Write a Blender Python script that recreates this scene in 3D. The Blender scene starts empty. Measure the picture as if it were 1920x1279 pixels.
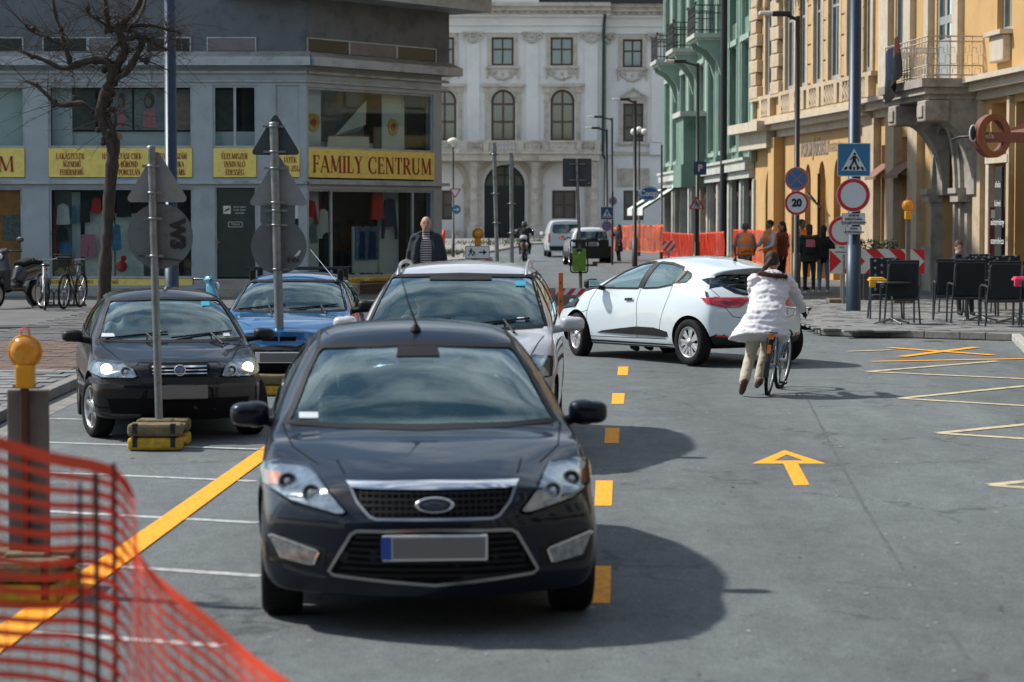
import bpy,bmesh,math,random
from mathutils import Vector,Matrix,noise
from mathutils.bvhtree import BVHTree
from mathutils.geometry import tessellate_polygon
R=math.radians;PI=math.pi
sc=bpy.context.scene
COL=bpy.data.collections.new('street');sc.collection.children.link(COL)
F=4533.0;HOR=411.0;CAMZ=1.93
TH=math.atan((639.5-HOR)/F)
cam_d=bpy.data.cameras.new('camera');cam=bpy.data.objects.new('camera',cam_d)
sc.collection.objects.link(cam);sc.camera=cam
cam.location=(0,0,CAMZ);cam.rotation_euler=(PI/2-TH,0,0)
cam_d.sensor_width=36;cam_d.lens=F/1920*36
cam_d.clip_end=3000;cam_d.clip_start=.2
cam_d.dof.use_dof=True;cam_d.dof.focus_distance=31;cam_d.dof.aperture_fstop=3.1
SUN=Vector((-.90,.30,1.0)).normalized()
w=bpy.data.worlds.new('World');sc.world=w;w.use_nodes=True
nt=w.node_tree;nt.nodes.clear()
def _n(t,**k):
 n=nt.nodes.new(t)
 for a,b in k.items():setattr(n,a,b)
 return n
sky=_n('ShaderNodeTexSky',sky_type='NISHITA',sun_disc=False)
sky.sun_elevation=math.asin(SUN.z);sky.sun_rotation=math.atan2(SUN.x,SUN.y)
sky.air_density=1.3;sky.dust_density=.4;sky.ozone_density=1.2
tc=_n('ShaderNodeTexCoord');mp=_n('ShaderNodeMapping');mp.inputs['Scale'].default_value=(1,1,2.2)
nz=_n('ShaderNodeTexNoise');nz.inputs['Scale'].default_value=2.6;nz.inputs['Detail'].default_value=7;nz.inputs['Roughness'].default_value=.62
cr=_n('ShaderNodeValToRGB');cr.color_ramp.elements[0].position=.47;cr.color_ramp.elements[1].position=.66
mx=_n('ShaderNodeMix',data_type='RGBA');mx.inputs['B'].default_value=(11.5,12.0,12.6,1)
bg=_n('ShaderNodeBackground');bg.inputs['Strength'].default_value=.075
wo=_n('ShaderNodeOutputWorld')
L=nt.links.new
L(tc.outputs['Generated'],mp.inputs['Vector']);L(mp.outputs[0],nz.inputs['Vector']);L(nz.outputs['Fac'],cr.inputs[0])
L(cr.outputs['Color'],mx.inputs['Factor']);L(sky.outputs[0],mx.inputs['A']);L(mx.outputs['Result'],bg.inputs['Color']);L(bg.outputs[0],wo.inputs[0])
sd=bpy.data.lights.new('sun','SUN');so=bpy.data.objects.new('sun',sd);sc.collection.objects.link(so)
sd.energy=3.6;sd.angle=R(1.8);sd.color=(1,.94,.86)
so.rotation_euler=SUN.to_track_quat('Z','Y').to_euler()
sc.view_settings.view_transform='Standard';sc.view_settings.look='None'
sc.view_settings.exposure=.60;sc.view_settings.gamma=1;sc.view_settings.use_curve_mapping=False
sc.cycles.use_denoising=True
sc.cycles.max_bounces=6;sc.cycles.transparent_max_bounces=24;sc.cycles.caustics_reflective=False;sc.cycles.caustics_refractive=False
FWD=Vector((0,math.cos(TH),-math.sin(TH)));UP=Vector((0,math.sin(TH),math.cos(TH)))
def ray(px,py):return FWD+Vector((1,0,0))*((px-960)/F)-UP*((py-639.5)/F)
def at(px,py,Y):
 d=ray(px,py);t=Y/d.y
 return Vector((d.x*t,Y,CAMZ+d.z*t))
def sstep(a,b,x):
 t=min(1,max(0,(x-a)/(b-a)));return t*t*(3-2*t)
def gz(y):
 k=(33-y)/3
 sp=math.log1p(math.exp(k))if k<30 else k
 return-.0128*3*sp+.52*sstep(122,168,y)
def gp(px,py,h=0.0):
 d=ray(px,py);t=5.0;s=1.0
 for _ in range(4000):
  if CAMZ+d.z*t<=gz(d.y*t)+h:break
  t+=.08
 lo,hi=t-.08,t
 for _ in range(20):
  m=(lo+hi)/2
  if CAMZ+d.z*m<=gz(d.y*m)+h:hi=m
  else:lo=m
 return Vector((d.x*hi,d.y*hi,CAMZ+d.z*hi))
M={}
def mat(name,col,rough=.6,metal=0,var=0,vscale=4,bump=0,bscale=60,coat=0,emit=0,ecol=None,spec=.5,dirt=None,dscale=1.5,stretch=None,alpha=1,sheen=0):
 if name in M:return M[name]
 m=bpy.data.materials.new(name);m.use_nodes=True;M[name]=m
 t=m.node_tree;b=t.nodes['Principled BSDF']
 b.inputs['Roughness'].default_value=rough;b.inputs['Metallic'].default_value=metal
 b.inputs['Coat Weight'].default_value=coat;b.inputs['Coat Roughness'].default_value=.03
 b.inputs['Specular IOR Level'].default_value=spec;b.inputs['Base Color'].default_value=(*col,1)
 b.inputs['Sheen Weight'].default_value=sheen
 if emit:b.inputs['Emission Color'].default_value=(*(ecol or col),1);b.inputs['Emission Strength'].default_value=emit
 co=None
 def coord():
  nonlocal co
  if co is None:
   tcn=t.nodes.new('ShaderNodeTexCoord');co=tcn.outputs['Object']
   if stretch:
    mpn=t.nodes.new('ShaderNodeMapping');mpn.inputs['Scale'].default_value=stretch
    t.links.new(co,mpn.inputs['Vector']);co=mpn.outputs[0]
  return co
 def nzn(scale,detail=5,rgh=.6):
  n=t.nodes.new('ShaderNodeTexNoise');n.inputs['Scale'].default_value=scale;n.inputs['Detail'].default_value=detail
  n.inputs['Roughness'].default_value=rgh;t.links.new(coord(),n.inputs['Vector']);return n
 out=None
 if var:
  n=nzn(vscale);r=t.nodes.new('ShaderNodeMapRange');r.inputs['From Min'].default_value=.3;r.inputs['From Max'].default_value=.7
  r.inputs['To Min'].default_value=1-var;r.inputs['To Max'].default_value=1+var
  t.links.new(n.outputs['Fac'],r.inputs['Value'])
  x=t.nodes.new('ShaderNodeVectorMath');x.operation='SCALE';x.inputs[0].default_value=col
  t.links.new(r.outputs[0],x.inputs['Scale']);out=x.outputs[0]
 if dirt:
  n=nzn(dscale,8,.7);r=t.nodes.new('ShaderNodeMapRange');r.inputs['From Min'].default_value=.5;r.inputs['From Max'].default_value=.72
  t.links.new(n.outputs['Fac'],r.inputs['Value'])
  x=t.nodes.new('ShaderNodeMix');x.data_type='RGBA';x.inputs['A'].default_value=(*col,1);x.inputs['B'].default_value=(*dirt,1)
  if out:t.links.new(out,x.inputs['A'])
  t.links.new(r.outputs[0],x.inputs['Factor']);out=x.outputs['Result']
 if out:t.links.new(out,b.inputs['Base Color'])
 if bump:
  n=nzn(bscale,4);u=t.nodes.new('ShaderNodeBump');u.inputs['Strength'].default_value=bump;u.inputs['Distance'].default_value=.01
  t.links.new(n.outputs['Fac'],u.inputs['Height']);t.links.new(u.outputs[0],b.inputs['Normal'])
 return m
def glass(name,tint=(.72,.82,.82),rough=.02,refl=1.0,body=None):
 m=bpy.data.materials.new(name);m.use_nodes=True;M[name]=m;t=m.node_tree;t.nodes.clear()
 o=t.nodes.new('ShaderNodeOutputMaterial');tr=t.nodes.new('ShaderNodeBsdfTransparent');g=t.nodes.new('ShaderNodeBsdfGlossy')
 tr.inputs[0].default_value=(*tint,1);g.inputs['Roughness'].default_value=rough;g.inputs['Color'].default_value=(.82,.97,1,1)
 lw=t.nodes.new('ShaderNodeLayerWeight');lw.inputs[0].default_value=.5;pw=t.nodes.new('ShaderNodeMath');pw.operation='POWER';pw.inputs[1].default_value=4.6;t.links.new(lw.outputs['Facing'],pw.inputs[0])
 fr=t.nodes.new('ShaderNodeMath');fr.operation='MULTIPLY_ADD';fr.inputs[1].default_value=.95;fr.inputs[2].default_value=.045;t.links.new(pw.outputs[0],fr.inputs[0])
 mu=t.nodes.new('ShaderNodeMath');mu.operation='MULTIPLY';mu.inputs[1].default_value=1.9*refl;mu.use_clamp=True
 mixn=t.nodes.new('ShaderNodeMixShader')
 t.links.new(fr.outputs[0],mu.inputs[0]);t.links.new(mu.outputs[0],mixn.inputs[0])
 if body:
  df=t.nodes.new('ShaderNodeBsdfDiffuse');df.inputs[0].default_value=(*body[:3],1);m2=t.nodes.new('ShaderNodeMixShader');m2.inputs[0].default_value=body[3]
  t.links.new(tr.outputs[0],m2.inputs[1]);t.links.new(df.outputs[0],m2.inputs[2]);t.links.new(m2.outputs[0],mixn.inputs[1])
 else:t.links.new(tr.outputs[0],mixn.inputs[1])
 t.links.new(g.outputs[0],mixn.inputs[2]);t.links.new(mixn.outputs[0],o.inputs[0])
 return m
def catmull(pts,n=6,closed=False):
 P=[Vector(p)for p in pts];out=[];N=len(P)
 for i in range(N if closed else N-1):
  a=P[(i-1)%N]if closed or i>0 else P[0];b=P[i];c=P[(i+1)%N];d=P[(i+2)%N]if closed or i<N-2 else P[-1]
  for k in range(n):
   t=k/n
   out.append(.5*((2*b)+(c-a)*t+(2*a-5*b+4*c-d)*t*t+(3*b-a-3*c+d)*t*t*t))
 if not closed:out.append(P[-1])
 return out
class MB:
 def __init__(s):s.v=[];s.f=[];s.m=[];s.sm=[]
 def add(s,vs,fs,mi=0,sm=False):
  o=len(s.v);s.v+=[tuple(v)for v in vs]
  for f in fs:s.f.append(tuple(i+o for i in f));s.m.append(mi);s.sm.append(sm)
  return s
 def box(s,x0,x1,y0,y1,z0,z1,mi=0,mt=None):
  vs=[Vector((x,y,z))for x in(x0,x1)for y in(y0,y1)for z in(z0,z1)]
  if mt:vs=[mt@v for v in vs]
  return s.add(vs,[(0,1,3,2),(4,6,7,5),(0,4,5,1),(2,3,7,6),(0,2,6,4),(1,5,7,3)],mi)
 def bbox(s,x0,x1,y0,y1,z0,z1,b=.02,mi=0,mt=None):
  X=[x0,x0+b,x1-b,x1];Y=[y0,y0+b,y1-b,y1];Z=[z0,z0+b,z1-b,z1]
  bm=bmesh.new();bmesh.ops.create_cube(bm,size=1)
  for v in bm.verts:v.co=Vector((x0 if v.co.x<0 else x1,y0 if v.co.y<0 else y1,z0 if v.co.z<0 else z1))
  bmesh.ops.bevel(bm,geom=bm.edges[:],offset=b,segments=2,affect='EDGES',profile=.5)
  if mt:bm.transform(mt)
  s.addbm(bm,mi);return s
 def addbm(s,bm,mi=0,sm=False):
  bm.verts.index_update();s.add([v.co[:]for v in bm.verts],[[v.index for v in f.verts]for f in bm.faces],mi,sm);bm.free()
 def tube(s,pts,r,n=8,mi=0,caps=True,sm=True,closed=False,flat=1.0):
  P=[Vector(p)for p in pts];N=len(P);rr=r if isinstance(r,(list,tuple))else[r]*N
  vs=[];fs=[];up=None
  for i,p in enumerate(P):
   a=P[i-1]if(i>0 or closed)else P[i];b=P[(i+1)%N]if(i<N-1 or closed)else P[i]
   d=(b-a);d=d.normalized()if d.length>1e-9 else Vector((0,0,1))
   if up is None:up=Vector((0,0,1))if abs(d.z)<.9 else Vector((1,0,0))
   x=d.cross(up).normalized();up=x.cross(d).normalized()
   for k in range(n):
    t=2*PI*k/n;vs.append(p+x*(math.cos(t)*rr[i])+up*(math.sin(t)*rr[i]*flat))
  for i in range(N if closed else N-1):
   for k in range(n):
    j=(i+1)%N
    fs.append((i*n+k,j*n+k,j*n+(k+1)%n,i*n+(k+1)%n))
  s.add(vs,fs,mi,sm)
  if caps and not closed:s.add(vs[:n],[tuple(range(n))],mi);s.add(vs[-n:],[tuple(reversed(range(n)))],mi)
  return s
 def cyl(s,a,b,r,n=12,mi=0,r2=None,sm=True):return s.tube([a,b],[r,r if r2 is None else r2],n,mi,sm=sm)
 def lathe(s,prof,n=16,mi=0,mt=None,sm=True,cap=True):
  vs=[];fs=[]
  for(r,z)in prof:
   for k in range(n):t=2*PI*k/n;vs.append(Vector((r*math.cos(t),r*math.sin(t),z)))
  if mt:vs=[mt@v for v in vs]
  for i in range(len(prof)-1):
   for k in range(n):fs.append((i*n+k,i*n+(k+1)%n,(i+1)*n+(k+1)%n,(i+1)*n+k))
  s.add(vs,fs,mi,sm)
  if cap:
   if prof[0][0]>1e-4:s.add(vs[:n],[tuple(reversed(range(n)))],mi)
   if prof[-1][0]>1e-4:s.add(vs[-n:],[tuple(range(n))],mi)
  return s
 def ball(s,c,r,mi=0,n=12,sc_=(1,1,1),mt=None):
  bm=bmesh.new();bmesh.ops.create_uvsphere(bm,u_segments=n,v_segments=max(6,n*2//3),radius=1)
  rr=r if isinstance(r,(tuple,list))else(r*sc_[0],r*sc_[1],r*sc_[2])
  for v in bm.verts:v.co=Vector((v.co.x*rr[0],v.co.y*rr[1],v.co.z*rr[2]))+Vector(c)
  if mt:bm.transform(mt)
  s.addbm(bm,mi,True);return s
 def poly(s,pts,fr,mi=0,d=None,holes=()):
  """flat outline (2D) placed by fr(x,z)->Vector; d = thickness vector"""
  loops=[[Vector((p[0],p[1],0))for p in pts]]+[[Vector((p[0],p[1],0))for p in h]for h in holes]
  tris=tessellate_polygon(loops);fl=[p for lp in loops for p in lp]
  V=[fr(p.x,p.y)for p in fl]
  s.add(V,tris,mi)
  if d is not None:
   d=Vector(d);W=[v+d for v in V];s.add(W,[tuple(reversed(t))for t in tris],mi);o=0
   for lp in loops:
    n=len(lp)
    s.add(V[o:o+n]+W[o:o+n],[(i,(i+1)%n,n+(i+1)%n,n+i)for i in range(n)],mi);o+=n
  return s
 def mesh(s,name,mats):
  me=bpy.data.meshes.new(name);me.from_pydata(s.v,[],s.f)
  for m in(mats if isinstance(mats,(list,tuple))else[mats]):me.materials.append(M[m]if isinstance(m,str)else m)
  if s.f:me.polygons.foreach_set('material_index',s.m);me.polygons.foreach_set('use_smooth',s.sm)
  me.validate();me.update();return me
 def build(s,name,mats,parent=None,loc=None,rot=None,fix=True):
  me=s.mesh(name,mats)
  if fix:
   bm=bmesh.new();bm.from_mesh(me);bmesh.ops.recalc_face_normals(bm,faces=bm.faces[:]);bm.to_mesh(me);bm.free()
  return link(name,me,parent,loc,rot)
def link(name,me,parent=None,loc=None,rot=None):
 o=bpy.data.objects.new(name,me);COL.objects.link(o)
 if parent:o.parent=parent
 if loc is not None:o.location=loc
 if rot is not None:o.rotation_euler=rot
 return o
def tag(o,label=None,cat=None,group=None,kind=None):
 for k,v in(('label',label),('category',cat),('group',group),('kind',kind)):
  if v:o[k]=v
 return o
def thing(name,label,cat,loc=(0,0,0),rz=0,group=None,rot=None):
 o=bpy.data.objects.new(name,None);COL.objects.link(o);o.location=loc;o.rotation_euler=rot or(0,0,rz);o.empty_display_size=.2
 return tag(o,label,cat,group)
def kids(o):return[c for c in COL.objects if c.parent==o]
def dup(root,loc,rz=None,label=None,group=None,rot=None,scale=None):
 mp_=[(root,None)];i=0
 r=root.copy();COL.objects.link(r);r.location=loc
 if rz is not None:r.rotation_euler=(0,0,rz)
 if rot:r.rotation_euler=rot
 if scale:r.scale=scale
 if label:r['label']=label
 if group:r['group']=group
 for ch in root.children:
  c=ch.copy();COL.objects.link(c);c.parent=r
  for g in ch.children:d=g.copy();COL.objects.link(d);d.parent=c
 return r
def arc(cx,cz,r,a0,a1,n=12,rz=None):return[(cx+r*math.cos(R(a0+(a1-a0)*i/n)),cz+(rz or r)*math.sin(R(a0+(a1-a0)*i/n)))for i in range(n+1)]
def xz(y=0):return lambda x,z:Vector((x,y,z))
def xy(z=0):return lambda x,y:Vector((x,y,z))
def rrect(x0,x1,z0,z1,r,n=4):return arc(x1-r,z1-r,r,0,90,n)+arc(x0+r,z1-r,r,90,180,n)+arc(x0+r,z0+r,r,180,270,n)+arc(x1-r,z0+r,r,270,360,n)
def text_mesh(txt,h,depth=.003,sx=1.0,bold=0.0,align='CENTER',shear=0):
 cu=bpy.data.curves.new('t','FONT');cu.body=txt;cu.size=h*1.38;cu.align_x=align;cu.align_y='CENTER';cu.extrude=depth;cu.offset=bold;cu.resolution_u=3;cu.shear=shear
 o=bpy.data.objects.new('t',cu);COL.objects.link(o)
 dg=bpy.context.evaluated_depsgraph_get();me=bpy.data.meshes.new_from_object(o.evaluated_get(dg));bpy.data.objects.remove(o);bpy.data.curves.remove(cu)
 me.transform(Matrix.Diagonal((sx,1,1,1)));me.transform(Matrix.Rotation(PI/2,4,'X'))
 return me
def text(txt,h,m,parent,loc,sx=1.0,bold=0.0,align='CENTER',rot=None,name='lettering',shear=0):
 me=text_mesh(txt,h,.003,sx,bold,align,shear);me.materials.clear();me.materials.append(M[m]if isinstance(m,str)else m)
 return link(name,me,parent,loc,rot)
TK,TN=.15,.055
def _arcs(cx,cy,rx,ry,a0,a1,n=14):return[(cx+rx*math.cos(R(a0+(a1-a0)*i/n)),cy+ry*math.sin(R(a0+(a1-a0)*i/n)))for i in range(n+1)]
GL={'A':(.72,[('l',.06,0,.36,1,TN),('l',.36,1,.64,0,TK),('l',.17,.34,.52,.34,TN),('s',.07,0,.09),('s',.64,0,.12)]),'B':(.62,[('l',.14,0,.14,1,TK),('c',_arcs(.25,.75,.24,.23,90,-90)),('c',_arcs(.25,.26,.3,.25,90,-90)),('s',.12,0,.1),('s',.12,1,.1),('l',.14,.98,.26,.98,TN),('l',.14,.51,.26,.51,TN),('l',.14,.02,.26,.02,TN)]),'C':(.72,[('c',_arcs(.42,.5,.34,.49,55,305,20)),('l',.62,.95,.62,.68,TN),('l',.62,.05,.62,.28,TN*.7)]),'D':(.74,[('l',.14,0,.14,1,TK),('c',_arcs(.28,.5,.36,.48,90,-90,20)),('l',.14,.98,.3,.98,TN),('l',.14,.02,.3,.02,TN),('s',.12,0,.1),('s',.12,1,.1)]),'E':(.58,[('l',.14,0,.14,1,TK),('l',.1,.975,.5,.975,TN),('l',.1,.025,.53,.025,TN),('l',.14,.52,.4,.52,TN),('l',.49,.98,.49,.78,TN),('l',.52,.02,.52,.23,TN),('l',.4,.62,.4,.42,TN),('s',.12,0,.1),('s',.12,1,.1)]),'F':(.55,[('l',.14,0,.14,1,TK),('l',.1,.975,.5,.975,TN),('l',.14,.52,.4,.52,TN),('l',.49,.98,.49,.76,TN),('l',.4,.62,.4,.42,TN),('s',.14,0,.13),('s',.12,1,.1)]),'G':(.76,[('c',_arcs(.42,.5,.34,.49,55,290,20)),('l',.62,.95,.62,.7,TN),('l',.63,.45,.63,.04,TK),('s',.63,.45,.11)]),'H':(.76,[('l',.15,0,.15,1,TK),('l',.61,0,.61,1,TK),('l',.15,.51,.61,.51,TN)]+[('s',x,y,.12)for x in(.15,.61)for y in(0,1)]),'I':(.32,[('l',.16,0,.16,1,TK),('s',.16,0,.13),('s',.16,1,.13)]),'J':(.36,[('l',.2,.1,.2,1,TK),('s',.2,1,.13),('l',.2,.1,.04,-.06,TN)]),'K':(.7,[('l',.15,0,.15,1,TK),('l',.15,.4,.56,1,TN),('l',.27,.58,.6,0,TK),('s',.15,0,.12),('s',.15,1,.12),('s',.56,1,.1),('s',.6,0,.11)]),'L':(.56,[('l',.14,0,.14,1,TK),('l',.1,.025,.5,.025,TN),('l',.5,.02,.5,.24,TN),('s',.14,1,.13),('s',.12,0,.1)]),'M':(.92,[('l',.12,0,.16,1,TN),('l',.16,1,.44,.06,TK),('l',.44,.06,.74,1,TN),('l',.76,1,.79,0,TK),('s',.12,0,.1),('s',.79,0,.12),('s',.13,1,.08),('s',.78,1,.08)]),'N':(.78,[('l',.14,0,.14,1,TN),('l',.16,1,.64,.02,TK),('l',.65,0,.65,1,TN),('s',.14,0,.11),('s',.12,1,.1),('s',.65,1,.11)]),'O':(.78,[('c',_arcs(.39,.5,.32,.49,0,360,28))]),'P':(.6,[('l',.14,0,.14,1,TK),('c',_arcs(.25,.73,.27,.25,90,-90)),('l',.14,.98,.26,.98,TN),('l',.14,.48,.26,.48,TN),('s',.14,0,.13),('s',.12,1,.1)]),'R':(.68,[('l',.14,0,.14,1,TK),('c',_arcs(.25,.74,.26,.24,90,-90)),('l',.14,.98,.26,.98,TN),('l',.14,.5,.28,.5,TN),('l',.32,.5,.6,0,TK),('s',.14,0,.13),('s',.12,1,.1),('s',.62,0,.07)]),'S':(.56,[('c',_arcs(.28,.74,.17,.24,40,270,14)+_arcs(.28,.26,.2,.24,90,-140,14)),('l',.43,.95,.43,.72,TN),('l',.1,.05,.1,.28,TN)]),'T':(.62,[('l',.31,0,.31,1,TK),('l',.06,.975,.56,.975,TN),('l',.06,.98,.06,.75,TN),('l',.56,.98,.56,.75,TN),('s',.31,0,.13)]),'U':(.76,[('l',.16,.3,.16,1,TK),('l',.62,.3,.62,1,TN),('c',_arcs(.39,.32,.23,.3,180,360,14)),('s',.16,1,.13),('s',.62,1,.11)]),'V':(.7,[('l',.1,1,.36,0,TK),('l',.36,0,.62,1,TN),('s',.1,1,.12),('s',.62,1,.1)]),'X':(.66,[('l',.1,1,.56,0,TK),('l',.1,0,.56,1,TN),('s',.1,1,.1),('s',.56,0,.1),('s',.1,0,.08),('s',.56,1,.08)]),'Y':(.66,[('l',.1,1,.34,.48,TK),('l',.34,.48,.56,1,TN),('l',.34,0,.34,.48,TK),('s',.34,0,.13),('s',.1,1,.11),('s',.56,1,.1)]),'Z':(.6,[('l',.1,.975,.52,.975,TN),('l',.52,1,.1,0,TK),('l',.08,.025,.54,.025,TN),('l',.1,.98,.1,.76,TN),('l',.53,.02,.53,.24,TN)]),' ':(.36,[]),'-':(.36,[('l',.05,.45,.31,.45,TN*1.4)]),'.':(.2,[('l',.05,.05,.16,.05,.1)]),':':(.2,[('l',.05,.05,.16,.05,.1),('l',.05,.6,.16,.6,.1)]),}
ACC={'Á':('A',"'"),'É':('E',"'"),'Ó':('O',"'"),'Í':('I',"'"),'Ú':('U',"'"),'Ő':('O','"'),'Ű':('U','"'),'Ö':('O',':'),'Ü':('U',':')}
def serif(txt,h,width=None,sx=1.0,wk=1.0):
 """lettering in plane xz centred on the origin, facing -y; returns MB"""
 b=MB();x=0;d=Vector((0,-.004,0));fr=lambda p,q:Vector((p,0,q))
 tot=0
 for ch in txt:tot+=GL[ACC[ch][0]if ch in ACC else ch][0]+.04
 k=h*sx if width is None else width/tot
 def seg(x0,y0,x1,y1,wd):
  L_=math.hypot((x1-x0)*k,(y1-y0)*h)or 1e-6;nx,ny=-(y1-y0)*h/L_,(x1-x0)*k/L_;ww=wd*wk*h/2
  horiz=abs(y1-y0)<.3*abs(x1-x0)
  if abs(nx)>.25 and not horiz:q=[((x+x0)*k-ww/abs(nx)*1,y0*h-h/2),((x+x0)*k+ww/abs(nx),y0*h-h/2),((x+x1)*k+ww/abs(nx),y1*h-h/2),((x+x1)*k-ww/abs(nx),y1*h-h/2)]
  else:q=[((x+x0)*k,y0*h-h/2-ww),((x+x1)*k,y1*h-h/2-ww),((x+x1)*k,y1*h-h/2+ww),((x+x0)*k,y0*h-h/2+ww)]
  b.poly(q,fr,0,d)
 for ch in txt:
  base,acc=ACC.get(ch,(ch,None));wd,parts=GL[base]
  for p in parts:
   if p[0]=='l':seg(*p[1:])
   elif p[0]=='s':seg(p[1]-p[3],p[2]+(.018 if p[2]<.5 else-.018),p[1]+p[3],p[2]+(.018 if p[2]<.5 else-.018),.04)
   else:
    P=p[1];n=len(P);inn=[];out=[]
    for i,(a,c)in enumerate(P):
     p0=P[max(0,i-1)];p1=P[min(n-1,i+1)];dx,dy=(p1[0]-p0[0])*k,(p1[1]-p0[1])*h;l_=math.hypot(dx,dy)or 1
     t=abs(dy)/l_;ww=(TN+(TK-TN)*t**1.5)*wk*h/2
     out.append(((x+a)*k-dy/l_*ww,c*h-h/2+dx/l_*ww));inn.append(((x+a)*k+dy/l_*ww,c*h-h/2-dx/l_*ww))
    for i in range(n-1):b.poly([out[i],out[i+1],inn[i+1],inn[i]],fr,0,d)
  if acc:
   c0=wd/2
   if acc=="'":seg(c0-.02,1.08,c0+.1,1.3,.09)
   elif acc=='"':seg(c0-.12,1.08,c0-.02,1.3,.08);seg(c0+.06,1.08,c0+.16,1.3,.08)
   else:seg(c0-.16,1.14,c0-.06,1.14,.1);seg(c0+.06,1.14,c0+.16,1.14,.1)
  x+=wd+.04
 o=x*k/2;b.v=[(v[0]-o,v[1],v[2])for v in b.v]
 return b
# ================================================================ GROUND
def asphalt():
 m=bpy.data.materials.new('asphalt');m.use_nodes=True;M['asphalt']=m;t=m.node_tree;b=t.nodes['Principled BSDF'];l=t.links.new
 tcn=t.nodes.new('ShaderNodeTexCoord')
 def nz(s,d=4,r=.6,st=None):
  n=t.nodes.new('ShaderNodeTexNoise');n.inputs['Scale'].default_value=s;n.inputs['Detail'].default_value=d;n.inputs['Roughness'].default_value=r
  if st:mp_=t.nodes.new('ShaderNodeMapping');mp_.inputs['Scale'].default_value=st;l(tcn.outputs['Object'],mp_.inputs[0]);l(mp_.outputs[0],n.inputs['Vector'])
  else:l(tcn.outputs['Object'],n.inputs['Vector'])
  return n.outputs['Fac']
 def rng(x,a,b_,c,d):
  n=t.nodes.new('ShaderNodeMapRange');n.inputs['From Min'].default_value=a;n.inputs['From Max'].default_value=b_;n.inputs['To Min'].default_value=c;n.inputs['To Max'].default_value=d;l(x,n.inputs[0]);return n.outputs[0]
 def mul(a,b_):
  n=t.nodes.new('ShaderNodeMath');n.operation='MULTIPLY';l(a,n.inputs[0]);l(b_,n.inputs[1]);return n.outputs[0]
 v=mul(mul(rng(nz(.35,6,.65,(1,.35,1)),.3,.7,.78,1.2),rng(nz(3,6,.7,(1,.5,1)),.3,.7,.86,1.14)),rng(nz(70,3,.8),.3,.7,.45,1.55))
 v=mul(v,rng(nz(230,2,.8),.35,.65,.6,1.45))
 v=mul(v,rng(nz(9,9,.85,(1,.6,1)),.32,.68,.80,1.20));v=mul(v,rng(nz(1.0,3,.5,(1.1,.02,1)),.35,.65,.90,1.08));v=mul(v,rng(nz(.9,7,.7),.62,.72,1,.74));v=mul(v,rng(nz(2.3,6,.75),.66,.74,1,1.18))
 vo=t.nodes.new('ShaderNodeTexVoronoi');vo.feature='DISTANCE_TO_EDGE';vo.inputs['Scale'].default_value=.33;wv=t.nodes.new('ShaderNodeVectorMath');wv.operation='ADD';nn=t.nodes.new('ShaderNodeTexNoise');nn.inputs['Scale'].default_value=2.5;nn.inputs['Detail'].default_value=6;l(tcn.outputs['Object'],nn.inputs['Vector']);l(tcn.outputs['Object'],wv.inputs[0]);l(nn.outputs['Color'],wv.inputs[1]);l(wv.outputs[0],vo.inputs['Vector'])
 ck=rng(vo.outputs['Distance'],.0,.012,.55,1);mk=t.nodes.new('ShaderNodeMath');mk.operation='MAXIMUM';l(ck,mk.inputs[0]);l(rng(nz(.5,2),.47,.53,1,0),mk.inputs[1]);v=mul(v,mk.outputs[0])
 x=t.nodes.new('ShaderNodeVectorMath');x.operation='SCALE';x.inputs[0].default_value=(.118,.135,.139);l(v,x.inputs['Scale']);l(x.outputs[0],b.inputs['Base Color'])
 l(rng(nz(1.2),.35,.65,.72,.95),b.inputs['Roughness'])
 u=t.nodes.new('ShaderNodeBump');u.inputs['Strength'].default_value=.55;u.inputs['Distance'].default_value=.006;l(nz(150,3,.8),u.inputs['Height']);l(u.outputs[0],b.inputs['Normal'])
asphalt()
mat('pave_base',(.125,.127,.127),.9,var=.25,vscale=1.5,bump=.5,bscale=25,dirt=(.08,.08,.08),dscale=3);mat('paver_grey',(.20,.205,.205),.88,var=.3,vscale=2.5,bump=.4,bscale=40);mat('paver_dark',(.10,.10,.102),.88,var=.35,vscale=2,bump=.4,bscale=40);mat('paver_brown',(.13,.085,.065),.88,var=.3,vscale=3,bump=.4,bscale=40)
mat('kerb',(.21,.205,.19),.85,var=.25,vscale=5,bump=.4,bscale=30,dirt=(.09,.085,.08),dscale=3);mat('kerb_pale',(.36,.36,.33),.85,var=.2,vscale=5,bump=.3)
mat('paint_orange',(.93,.38,.025),.75,var=.14,vscale=18,dirt=(.42,.21,.05),dscale=26,spec=.2);mat('paint_cream',(.55,.46,.30),.8,var=.3,vscale=18,dirt=(.14,.14,.13),dscale=9,spec=.2);mat('paint_road_white',(.42,.44,.44),.8,var=.3,vscale=18,dirt=(.16,.17,.17),dscale=7,spec=.2)
mat('patch_asphalt',(.06,.066,.07),.9,var=.3,vscale=6,bump=.5,bscale=120);mat('tar',(.045,.048,.05),.8);mat('tar_soft',(.080,.090,.093),.85,var=.3,vscale=5);mat('grass',(.05,.075,.02),.9,var=.4,vscale=5)
mat('gravelly',(.24,.23,.21),.9,var=.3,vscale=1.2,bump=.3)
M['asphalt'].node_tree.nodes['Principled BSDF'].inputs['Specular IOR Level'].default_value=.3
def sheet(name,x0,x1,y0,y1,h,m,step=1.5,parent=None):
 mb=MB();ys=[];y=y0
 while y<y1:ys.append(y);y+=step if y<60 else step*4
 ys.append(y1)
 for y in ys:mb.v+=[(x0,y,gz(y)+h),(x1,y,gz(y)+h)]
 for i in range(len(ys)-1):mb.f.append((2*i,2*i+1,2*i+3,2*i+2));mb.m.append(0);mb.sm.append(True)
 return mb.build(name,m,parent,fix=False)
tag(sheet('road',-70,70,-8,700,0,'asphalt',1.0),kind='structure')
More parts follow.
